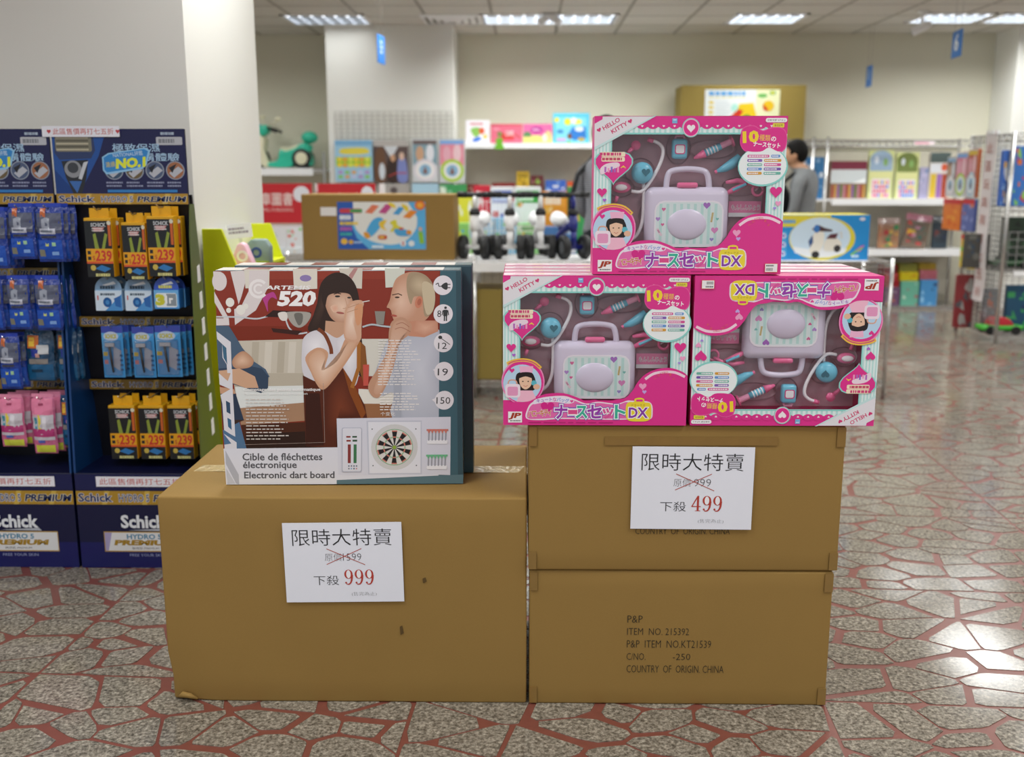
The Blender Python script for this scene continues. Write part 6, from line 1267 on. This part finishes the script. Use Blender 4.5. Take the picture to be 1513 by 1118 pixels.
def bookpile(px, names, cols):
    z = U3
    for k, (lab, h) in enumerate(names):
        x0, x1 = X(px[0], BY + .05), X(px[1], BY + .05); H = h / 1500 * BY
        t = thing('picture_box', lab, 'toy box', ((x0 + x1) / 2, BY + .05 + .04 * k, z), 0, 'boxes on the bottom board'); W = x1 - x0 - .004
        b = MB(); b.box(-W / 2, W / 2, 0, .2, 0, H - .002); b.build('carton_body', mat('card_' + cols[k][0], cols[k][0], .4), t, bevel=.003, seg=1)
        p = Print(0, 0, 100, 100, W - .002, H - .004, 1e-4); d_speckle(cols[k], k * 5 + px[0], 9)(p); p.build('printed_front', t, -.001, INK); z += H
bookpile((1319, 1340), [('mixed picture box at the bottom left by the wire shelf post', 27), ('red box second from the floor by the wire shelf post', 10), ('red box third from the floor by the wire shelf post', 10), ('dark red box topmost by the wire shelf post', 12)], [['#6a4a6a', '#d8b03c', '#c87a5c', '#e0d0d0'], ['#a8242c', '#8a1c24'], ['#b02c30', '#d0605c'], ['#9a2028', '#7a1c2c']])
bookpile((1341, 1368), [('mint picture box at the bottom middle of the back shelf', 36), ('yellow box lying on the mint picture box', 13), ('olive box topmost above the mint picture box', 12)], [['#6ab098', '#a8385c', '#cfe0d0'], ['#d8c41c', '#c8861c'], ['#8a8a3a', '#5a7a4a']])
bookpile((1370, 1396), [('sky blue picture box at the bottom right of the back shelf', 38), ('rose box lying on the sky blue picture box', 14), ('ochre box topmost above the sky blue picture box', 10)], [['#4a90c8', '#2a4a7a', '#8ac0e4'], ['#b0606c', '#c88a94'], ['#a8902c', '#c8a83c']])
def d_high(p):
    p.rect(19, 8, 79, 66, '#dfe4e4'); p.rect(60, 8, 79, 66, '#e2e4b8'); p.bars(22, 11, 60, 20, 1, '#5a9ad0', .9, 3); p.bars(22, 21, 60, 23, 1, '#d8c85a', .9, 3); p.ell(73, 14, 2.6, 4, '#4aa05a'); p.ell(73, 14, 1.4, 3, '#d8d03c'); p.ell(65, 19, 4, 4, '#6ab05a')
    for k in range(4): p.rrect(22, 29 + k * 9, 26, 34 + k * 9, 1.5, '#d8c03c')
    p.bars(28, 30, 40, 60, 7, '#b8c8d0', .3, 4); p.poly([(38, 66), (44, 46), (47, 34), (58, 32), (62, 66)], '#e2c21c'); p.poly([(36, 66), (46, 44), (50, 46), (46, 66)], '#c8331c'); p.ell(70, 38, 4.6, 10, '#e0b81c'); p.poly([(66, 34), (70, 44), (69, 48), (66, 44)], '#c83a1c'); p.ell(53, 58, 3, 4, '#4a7a3a'); p.blob([(42, 34), (46, 38), (44, 48), (40, 44)], '#a8dcd0')
box_thing('toy_carton', 'olive brown carton with a slide picture high on the back shelf', 'carton', (1006, 126, 1190, 206), BY + .03, .42, d_high, mt=CARTON_O, base=zt + .007)

# ------------------------------------------------------------------ wire gondola on the right
EY0, EY1 = 8.1, 8.86; ex = 3.76; ex1 = 5.6; ez = Z(195, EY0, 1475)
go = thing('wire_gondola', 'tall chrome mesh gondola at the right frame edge', 'shelf', (0, 0, .0016))
for x in (ex, ex + .92, ex1):
    for y in (EY0, EY1): b = MB(); b.cyl((x, y, 0), (x, y, ez), .015, .015, 8); b.build('post', CHROME, go, smooth=True)
b = MB(); wire_grid(b, (ex, EY0, .06), (0, EY1 - EY0, 0), (0, 0, ez - .08), 15, 40, .004); b.build('side_mesh', CHROME, go, kind='stuff')
b = MB(); wire_grid(b, (ex, (EY0 + EY1) / 2, .06), (ex1 - ex, 0, 0), (0, 0, ez - .08), 34, 34, .003); b.build('middle_mesh', CHROME, go, kind='stuff')
GZs = []
for py in (305, 402, 498):
    z = Z(py, EY0, 1490); GZs.append(z); b = MB(); truss(b, (ex, EY0, z - .002), (ex1, EY0, z - .002), .035, 40, .004)
    for k in range(9): b.cyl((ex, EY0 + .03 + k * .04, z - .002), (ex1, EY0 + .03 + k * .04, z - .002), .003, .003, 4)
    b.build('wire_deck', CHROME, go, kind='stuff')
b = MB(); truss(b, (ex, EY0, ez - .01), (ex1, EY0, ez - .01), .06, 40, .005); truss(b, (ex, EY1, ez - .01), (ex, EY0, ez - .01), .06, 18, .005); b.build('top_rail', CHROME, go)
b = MB(); wire_grid(b, (ex + .02, EY0 - .02, GZs[1] + .02), (ex1 - ex - .02, 0, 0), (0, 0, Z(346, EY0) - GZs[1]), 26, 5, .0035); b.build('front_mesh', CHROME, go, kind='stuff')
b = MB(); b.box(X(1505, EY0), ex1, EY0 - .03, EY0 - .024, GZs[1] - .03, GZs[1] + .01); b.build('price_rail', WHITE, go)
def side_pack(label, px, cols, face=None, dep=.03):
    """pack hung on the gondola's side mesh, facing the aisle"""
    def yz(u, v):
        d = ray(u, v); t_ = (ex - .05) / d[0]; return d[1] * t_, EYE + d[2] * t_
    y0, _ = yz(px[2], px[1]); y1, _ = yz(px[0], px[1]); zt_ = yz((px[0] + px[2]) / 2, px[1])[1]; zb_ = yz((px[0] + px[2]) / 2, px[3])[1]; W, H = abs(y1 - y0), zt_ - zb_
    t = thing('hanging_toy_pack', label, 'toy pack', (ex - .05, (y0 + y1) / 2, zb_), R(-90), 'packs on the gondola side')
    b = MB(); b.box(-W / 2, W / 2, 0, dep, 0, H); b.build('carton_body', mat('card_' + cols[0], cols[0], .4), t, bevel=.003, seg=1); p = Print(0, 0, 100, 100, W - .002, H - .002, 1e-4); (face or d_speckle(cols, len(label), 16))(p); p.build('printed_front', t, -.001, INK)
    b = MB(); b.cyl((0, .0, H + .004), (0, .05, H + .008), .003, .003, 6); b.box(-.015, .015, .012, .016, H - .002, H + .012); b.build('hook', HOOK, t); return t
side_pack('pale card with a white rimmed toy clock on the gondola side', (1401, 232, 1414, 290), ['#b8a89c'], d_clock('#6a5a50', '#d8d4dc', '#8ab0d0'))
side_pack('pink card with a lime rimmed toy clock on the gondola side', (1415, 225, 1431, 291), ['#c88a98'], d_clock('#d87a90', '#a8cc3a', '#7aa8e0'))
side_pack('orange and blue card with a toy clock on the gondola side', (1432, 220, 1446, 292), ['#c86a3c'], d_clock('#b8502c', '#a8c0d0', '#d8b83c'))
side_pack('orange pack with red header on the gondola side', (1395, 294, 1421, 340), ['#e07a2c', '#d85a1c', '#c89a3c'], lambda p: (d_speckle(['#e07a2c', '#d8601c', '#e89a3c'], 3, 18)(p), p.rect(0, 0, 100, 15, '#c8242c')))
side_pack('violet blue pack with red header beside the orange one', (1423, 294, 1441, 342), ['#5a68a8', '#8a94c8', '#c87a5c'], lambda p: (d_speckle(['#5a68a8', '#8a94c8', '#c87a5c'], 4, 16)(p), p.rect(0, 0, 100, 15, '#c8242c')))
side_pack('yellow and green pack hanging lowest on the gondola side', (1421, 347, 1441, 397), ['#d8b82c', '#8ac03c', '#e0902c'], lambda p: (d_speckle(['#d8b82c', '#8ac03c', '#e0902c'], 5, 18)(p), p.rect(0, 0, 100, 13, '#c8242c')))
zA, zC = Z(192, EY0 + .2), Z(446, EY0 + .2); d_ = ray(1454, 320); by = d_[1] * (ex - .03) / d_[0]
bn = thing('paper_banner', 'long white paper strip with red writing hanging down the gondola', 'banner', (ex - .03, by, 0), R(-90))
b = MB(); n = 14; b.add([(sx_ * .1 + .016 * math.sin(j * .7), .006 * math.sin(j * 1.1), zC + (zA - zC) * j / n) for j in range(n + 1) for sx_ in (-1, 1)], [(2 * j, 2 * j + 1, 2 * j + 3, 2 * j + 2) for j in range(n)]); b.build('sheet', mat('banner_paper', '#e0d8d8', .6), bn)
for k, c_ in enumerate('此區玩具再打七五折'):
    p = Print(0, 0, 10, 10, .13, .1, 1e-4); p.txt(c_, 1, 1, 9, 9, '#b87a70', 0); p.build('character', bn, 0, INKM).location = (.016 * math.sin((9 - k) * .98), -.009, zC + (zA - zC) * (.9 - k * .105) - .05)
b = MB(); b.box(-.06, .06, -.012, .034, zA - .03, zA); b.build('clip', WHITE, bn)
def truck(label, x, z, cols, L=.34, Y=None):
    t = thing('toy_car', label, 'toy car', (x, Y or EY0 + .1, z), 0, 'toy cars on the gondola')
    b = MB(); b.box(-L / 2, L / 2, 0, .15, .035, .075); b.build('chassis', mat('toy_' + cols[0], cols[0], .25), t, bevel=.012, seg=2, smooth=True)
    b = MB(); b.prism(spline([(-L * .3, .07), (-L * .2, .13), (L * .1, .135), (L * .28, .075)], 4, False), .01, .14); b.build('cab', mat('toy_' + cols[1], cols[1], .25), t, bevel=.006, seg=1)
    for sx_ in (-1, 1):
        for y in (-.012, .138): b = MB(); b.lathe([(.0, 0), (.036, 0), (.036, .024), (0, .024)], (sx_ * L * .3, y, .036), 'y', 16); b.build('wheel', BLACK, t)
    return t
gx = X(1500, EY0 + .1)
truck('green and red toy car on the lowest deck of the gondola', gx, GZs[2] + .002, ['#4ab03c', '#c8303c']); truck('blue and lime toy car beside the green one on the gondola', gx + .80, GZs[2] + .002, ['#2a5ab0', '#8ad03c'], .3, EY0 + .1)
truck('silver and blue toy car further right on the lowest deck', gx + .42, GZs[2] + .002, ['#b8c0c8', '#2a5ab0'])
truck('dark green toy car on the middle deck of the gondola', gx + .06, GZs[1] + .002, ['#2a5a34', '#1c2a20'], .3, EY0 + .16)
for l, q, c, Yq, bz in (('red framed box low behind the gondola side mesh', (1412, 405, 1438, 480), ['#8a3034', '#5a5a60', '#a8a4a0'], EY0 + .5, 2), ('grey blue box at the gondola corner behind the mesh', (1452, 425, 1474, 490), ['#6a7480', '#c8603c', '#9aa4ac'], EY0 + .3, 2), ('dark box on the middle deck behind the side mesh', (1425, 345, 1462, 398), ['#4a4844', '#6a6a64', '#3a4a5a'], EY0 + .34, 1), ('dark green box on the middle deck at the frame edge', (1480, 320, 1530, 398), ['#2a3a2c', '#1f2620', '#3a5a40'], EY0 + .36, 1), ('blue green box behind the toy cars at the frame edge', (1486, 420, 1535, 495), ['#2a5a7a', '#4ab06a', '#2a3a6a'], EY0 + .32, 2)):
    box_thing('toy_box', l, 'toy box', q, Yq, .04, d_speckle(c, len(l), 16), c[0], 'boxes inside the gondola', base=GZs[bz] + .002)
UPK = [('blue toy pack at the gondola corner, on the upper deck', (1481, 222, 1496, 303), ['#3a6ac0', '#8ab0e0', '#d8a84a', '#dfe4ea']), ('large blue pack with orange foot on the upper deck', (1497, 216, 1524, 303), ['#3f7ac8', '#e07a3c', '#8ad06a', '#c83a4c'])]
for l, q, c in UPK: box_thing('toy_pack', l, 'toy pack', q, EY0 + .06, .06, d_speckle(c, len(l), 26), c[0], 'packs on the gondola deck', base=GZs[0] + .002)

# ------------------------------------------------------------------ ceiling fittings and hanging signs
SGN = mat('blue_sign_board', '#2f78c8', .4)
def aisle_sign(label, num, px, py0, py1, Y, w, rz):
    x = X(px, Y, (py0 + py1) / 2); z0, z1 = Z(py1, Y), Z(py0, Y); H = z1 - z0
    t = thing('aisle_sign', label, 'sign', (x, Y, z0), rz, 'hanging aisle signs')
    b = MB(); b.box(-w / 2, w / 2, -.004, .004, 0, H); b.build('board', SGN, t, bevel=.002, seg=1)
    p = Print(0, 0, 10, 10, w, H, 1e-4)
    if num: p.txt(num, 3, 1.6, 7, 7.4, '#e8f0f8', .03)
    else: p.bars(3, 2, 7, 7, 3, '#cfe0f0', .6)
    o = p.build('lettering', t, -.005, INK); o2 = dup(o, parent=t); o2.location = (0, .005, 0); o2.rotation_euler = (0, 0, math.pi)
    for s_ in (-1, 1): b = MB(); b.cyl((s_ * w * .35, 0, H), (s_ * w * .35, 0, HC - z0 - .001), .0015, .0015, 4); b.build('wire', CHROME, t)
aisle_sign('blue aisle sign 6 hanging at the upper right', '6', 1414, 46, 86, 7.6, .22, R(-96)); aisle_sign('small distant blue aisle sign in the middle of the back wall', '', 1284, 98, 129, 10.0, .2, R(-95)); aisle_sign('blue aisle sign seen edge on in front of the far pillar', '', 563, 52, 94, 8.2, .22, R(84))
sp = onz(1363, 12, HC); spy = 9.35; spx = X(1363, spy, 30); zc = Z(42, spy)
t = thing('ceiling_spotlight', 'white bullet spotlight on a short stem under the ceiling', 'light', (spx, spy, HC))
b = MB(); b.lathe([(0, -.001), (.05, -.001), (.045, -.02), (0, -.022)], (0, 0, 0), 'z', 18); b.build('base', WHITE, t, smooth=True); b = MB(); b.cyl((0, 0, -.02), (0, 0, zc - HC + .04), .012, .012, 10); b.build('stem', WHITE, t)
b = MB(); b.tube([(.06, -.04, zc - HC + .03), (.02, -.01, zc - HC + .012), (-.06, .05, zc - HC - .03)], [.024, .038, .04], 16); b.build('housing', WHITE, t, smooth=True); b = MB(); b.cyl((-.058, .049, zc - HC - .029), (-.064, .053, zc - HC - .032), .036, .034, 16); b.build('lens', mat('dark_lens', '#33383c', .2), t)
y2 = 9.45; x2 = X(812, y2, 25); t = thing('ceiling_spotlight', 'small white twin spotlight beside the widest ceiling light', 'light', (x2, y2, HC)); zc2 = Z(26, y2) - HC
b = MB(); b.lathe([(0, -.013), (.06, -.013), (.05, -.03), (0, -.03)], (0, 0, 0), 'z', 18); b.build('base', WHITE, t); b = MB(); b.cyl((0, 0, -.02), (0, 0, zc2), .012, .012, 8); b.build('stem', WHITE, t)
for s_ in (-1, 1): b = MB(); b.tube([(0, 0, zc2), (s_ * .05, -.02, zc2 - .02), (s_ * .09, -.04, zc2 - .05)], [.012, .03, .035], 12); b.build('lamp_head', WHITE, t, smooth=True)
vy = 9.75; vx = X(668, vy, 24); t = thing('air_vent', 'square pale air vent in the ceiling between two lights', 'vent', (vx, vy, HC))
for k in range(4): s_ = .28 - k * .065; b = MB(); b.lathe([(s_ * 1.414, -.004 - .006 * k), ((s_ - .04) * 1.414, -.02 - .006 * k), ((s_ - .045) * 1.414, -.018 - .006 * k)], (0, 0, 0), 'z', 4); o = b.build('louvre', WHITE, t); o.rotation_euler = (0, 0, R(45))
b = MB(); b.box(-.27, .27, -.27, .27, -.003, -.001); b.build('vent_shade_plate', mat('vent_shadow_grey', '#8a8880', .7), t)  # flat plate; the shade inside the vent is put into its grey

# ------------------------------------------------------------------ shoppers
SKIN = mat('skin', '#b98a6a', .5); HAIR = mat('black_hair', '#0e0c0a', .75, 0, .2, 60, .3, spec=.2)
def person(label, loc, rz, top, trousers, stripes=False, extra=None, height=1.68, arms=(.16, .05), turn=0, lean=0.):
    """standing figure facing -y in its own frame"""
    k = height / 1.70; V = []; E = []; Rd = []
    def v(x, y, z, r): V.append((x * k, y * k, z * k)); Rd.append(r * k); return len(V) - 1
    def ch(a, l):
        for q in l: i = v(*q[:3], q[3]); E.append((a, i)); a = i
        return a
    pel = v(0, 0, .95, .14); ch_ = ch(pel, [(0, -.005, 1.08, .125), (0, 0, 1.22, .145), (0, .01, 1.36, .135), (0, .005 - lean * .3, 1.44, .075), (0, -.005 - lean * .7, 1.50, .056), (0, -.015 - lean, 1.55, .075), (0, -.02 - lean, 1.60, .088), (0, -.012 - lean, 1.655, .07)])
    chest = 3
    for s_ in (-1, 1):
        w_ = ch(chest, [(s_ * .13, .01, 1.385, .075), (s_ * .195, .01, 1.35, .06), (s_ * .225, .0, 1.22, .05), (s_ * .235, -.02, 1.08, .042), (s_ * .20, -arms[0], .98, .034), (s_ * .17, -arms[0] - .1, .95 + arms[1], .027), (s_ * .16, -arms[0] - .17, .95 + arms[1], .032)])
        p_ = V[w_]
        for f, (dx, dz) in enumerate(((-.03, .0), (-.012, .006), (.006, .006), (.022, .0), (.035 * -s_, -.02))):
            L = (.07, .08, .085, .06, .045)[f]; i = v(p_[0] / k + dx, p_[1] / k - .03, p_[2] / k + dz, .0095); E.append((w_, i)); j = v(p_[0] / k + dx, p_[1] / k - .03 - L * .5, p_[2] / k + dz - .008, .009); E.append((i, j)); m = v(p_[0] / k + dx, p_[1] / k - .03 - L, p_[2] / k + dz - .03, .007); E.append((j, m))
        ch(pel, [(s_ * .09, 0, .86, .10), (s_ * .10, -.005, .66, .078), (s_ * .105, -.005, .48, .058), (s_ * .105, .015, .28, .052), (s_ * .105, .02, .09, .04), (s_ * .11, -.04, .045, .042), (s_ * .12, -.14, .035, .034)])
    me = bpy.data.meshes.new('figure'); me.from_pydata(V, E, []); ob = bpy.data.objects.new('figure', me); COL.objects.link(ob)
    md = ob.modifiers.new('s', 'SKIN'); sk = me.skin_vertices[0].data
    for i, r in enumerate(Rd): sk[i].radius = (r * (1.25 if i in (0, 1, 2, 3) else 1), r * (.85 if i in (0, 1, 2, 3) else 1.05))
    sk[0].use_root = True; ob.modifiers.new('u', 'SUBSURF').levels = 2; ob.modifiers['u'].render_levels = 2
    bpy.context.view_layer.update(); m2 = bpy.data.meshes.new_from_object(ob.evaluated_get(bpy.context.evaluated_depsgraph_get())); bpy.data.objects.remove(ob)
    for q in (SKIN, top, trousers, mat('dark_shoe', '#1c1a1a', .5)): m2.materials.append(q)
    for f in m2.polygons:
        c = f.center / k; hand = c.y < -arms[0] - .10 and .85 < c.z < 1.2 + arms[1]
        f.material_index = 0 if c.z > 1.478 or hand else (1 if c.z > .93 else (2 if c.z > .085 else 3))
    m2.shade_smooth(); root = thing('person', label, 'person', loc, rz); bd = bpy.data.objects.new('body', m2); COL.objects.link(bd); bd.parent = root
    hz = 1.60 * k
    b = MB(); b.ball((0, .0, hz), .088 * k, .102 * k, .118 * k, 24, 16)                         # face and skull
    b.ball((0, -.10 * k, hz - .02 * k), .014 * k, .022 * k, .02 * k); b.ball((0, -.085 * k, hz - .085 * k), .035 * k, .022 * k, .022 * k)
    for s_ in (-1, 1): b.ball((s_ * .088 * k, .01 * k, hz - .015 * k), .012 * k, .02 * k, .032 * k)
    hd = b.build('head', SKIN, bd, smooth=True)
    for s_ in (-1, 1):
        b = MB(); b.ball((s_ * .034 * k, -.092 * k, hz + .005 * k), .014 * k, .008 * k, .007 * k); b.build('eye', mat('eye_dark', '#20180f', .3), hd, smooth=True)
    b = MB(); b.ball((0, -.093 * k, hz - .058 * k), .024 * k, .01 * k, .007 * k); b.build('mouth', mat('lips', '#9a5a4c', .5), hd, smooth=True)
    b = MB(); b.ball((0, .012 * k, hz + .02 * k), .098 * k, .108 * k, .122 * k, 28, 18)
    keep = [f for f in b.f if all(not (b.v[i][1] < -.055 * k and b.v[i][2] < hz + .055 * k) and b.v[i][2] > hz - (.105 if b.v[i][1] > .03 * k else .02) * k for i in f)]; b.f = keep; b.m = [0] * len(keep)
    hr = b.build('hair', HAIR, bd, smooth=True); so = hr.modifiers.new('thick', 'SOLIDIFY'); so.thickness = .012
    for o_ in (hd, hr): o_.rotation_euler = (0, 0, turn); o_.location = (0, -lean * k, 0)
    if extra: extra(root, k)
    return root
GREY = mat('grey_sweater_knit', '#777a7c', .85, 0, .12, 40, .3); NAVT = mat('dark_trousers', '#22262e', .8)
def stripe_mat():
    m = bpy.data.materials.new('striped_shirt'); m.use_nodes = True; nt = m.node_tree; N = nt.nodes; b = N['Principled BSDF']; tc = N.new('ShaderNodeTexCoord'); w_ = N.new('ShaderNodeTexWave'); w_.bands_direction = 'Z'; w_.inputs['Scale'].default_value = 22
    nt.links.new(tc.outputs['Object'], w_.inputs['Vector']); cr = N.new('ShaderNodeValToRGB'); cr.color_ramp.elements[0].color = lin('#62646c'); cr.color_ramp.elements[1].color = lin('#a6a8b0'); nt.links.new(w_.outputs['Fac'], cr.inputs[0]); nt.links.new(cr.outputs[0], b.inputs['Base Color']); b.inputs['Roughness'].default_value = .85; return m
def shoulder_bag(root, k):
    b = MB(); b.tube([(-.13 * k, -.11 * k, 1.38 * k), (-.11 * k, .02, 1.45 * k), (-.16 * k, .13 * k, 1.36 * k), (-.2 * k, .16 * k, 1.15 * k), (-.22 * k, .13 * k, .98 * k)], .016, 8); b.build('shoulder_strap', BLACK, root, smooth=True)
    b = MB(); b.box(-.16 * k, .14 * k, .155 * k, .26 * k, .98 * k, 1.36 * k); b.build('backpack', mat('black_nylon', '#191b1e', .7), root, bevel=.05, seg=3, smooth=True)
def chest_bag(root, k):
    b = MB(); b.ball((.04, -.22 * k, 1.16 * k), .17 * k, .10 * k, .2 * k, 20, 12); b.build('shoulder_bag', mat('black_nylon', '#191b1e', .7), root, smooth=True)
    b = MB(); b.tube([(.14 * k, -.2 * k, 1.3 * k), (.14 * k, -.06 * k, 1.43 * k), (.12 * k, .06 * k, 1.42 * k)], .016, 8); b.build('shoulder_strap', BLACK, root, smooth=True)
P1Y = 8.9; p1 = person('shopper in a grey sweater with short black hair, head turned to the left', (X(1188, P1Y, 280), P1Y, .002), R(-122), GREY, NAVT, height=(Z(208, P1Y) - 0) / 1.722 * 1.70, turn=R(10), lean=.1, extra=chest_bag)
P2Y = 7.3
def strap(root, k):
    b = MB(); b.tube([(.10 * k, -.12 * k, 1.36 * k), (.12 * k, .0, 1.455 * k), (.16 * k, .13 * k, 1.33 * k), (.20 * k, .15 * k, 1.15 * k), (.22 * k, .12 * k, .95 * k)], .018, 8); b.build('shoulder_strap', BLACK, root, smooth=True)
p2 = person('shopper in a grey striped shirt, mostly hidden by the top pink box', (X(896, P2Y, 280), P2Y, .002), R(140), stripe_mat(), NAVT, height=1.70, extra=strap)
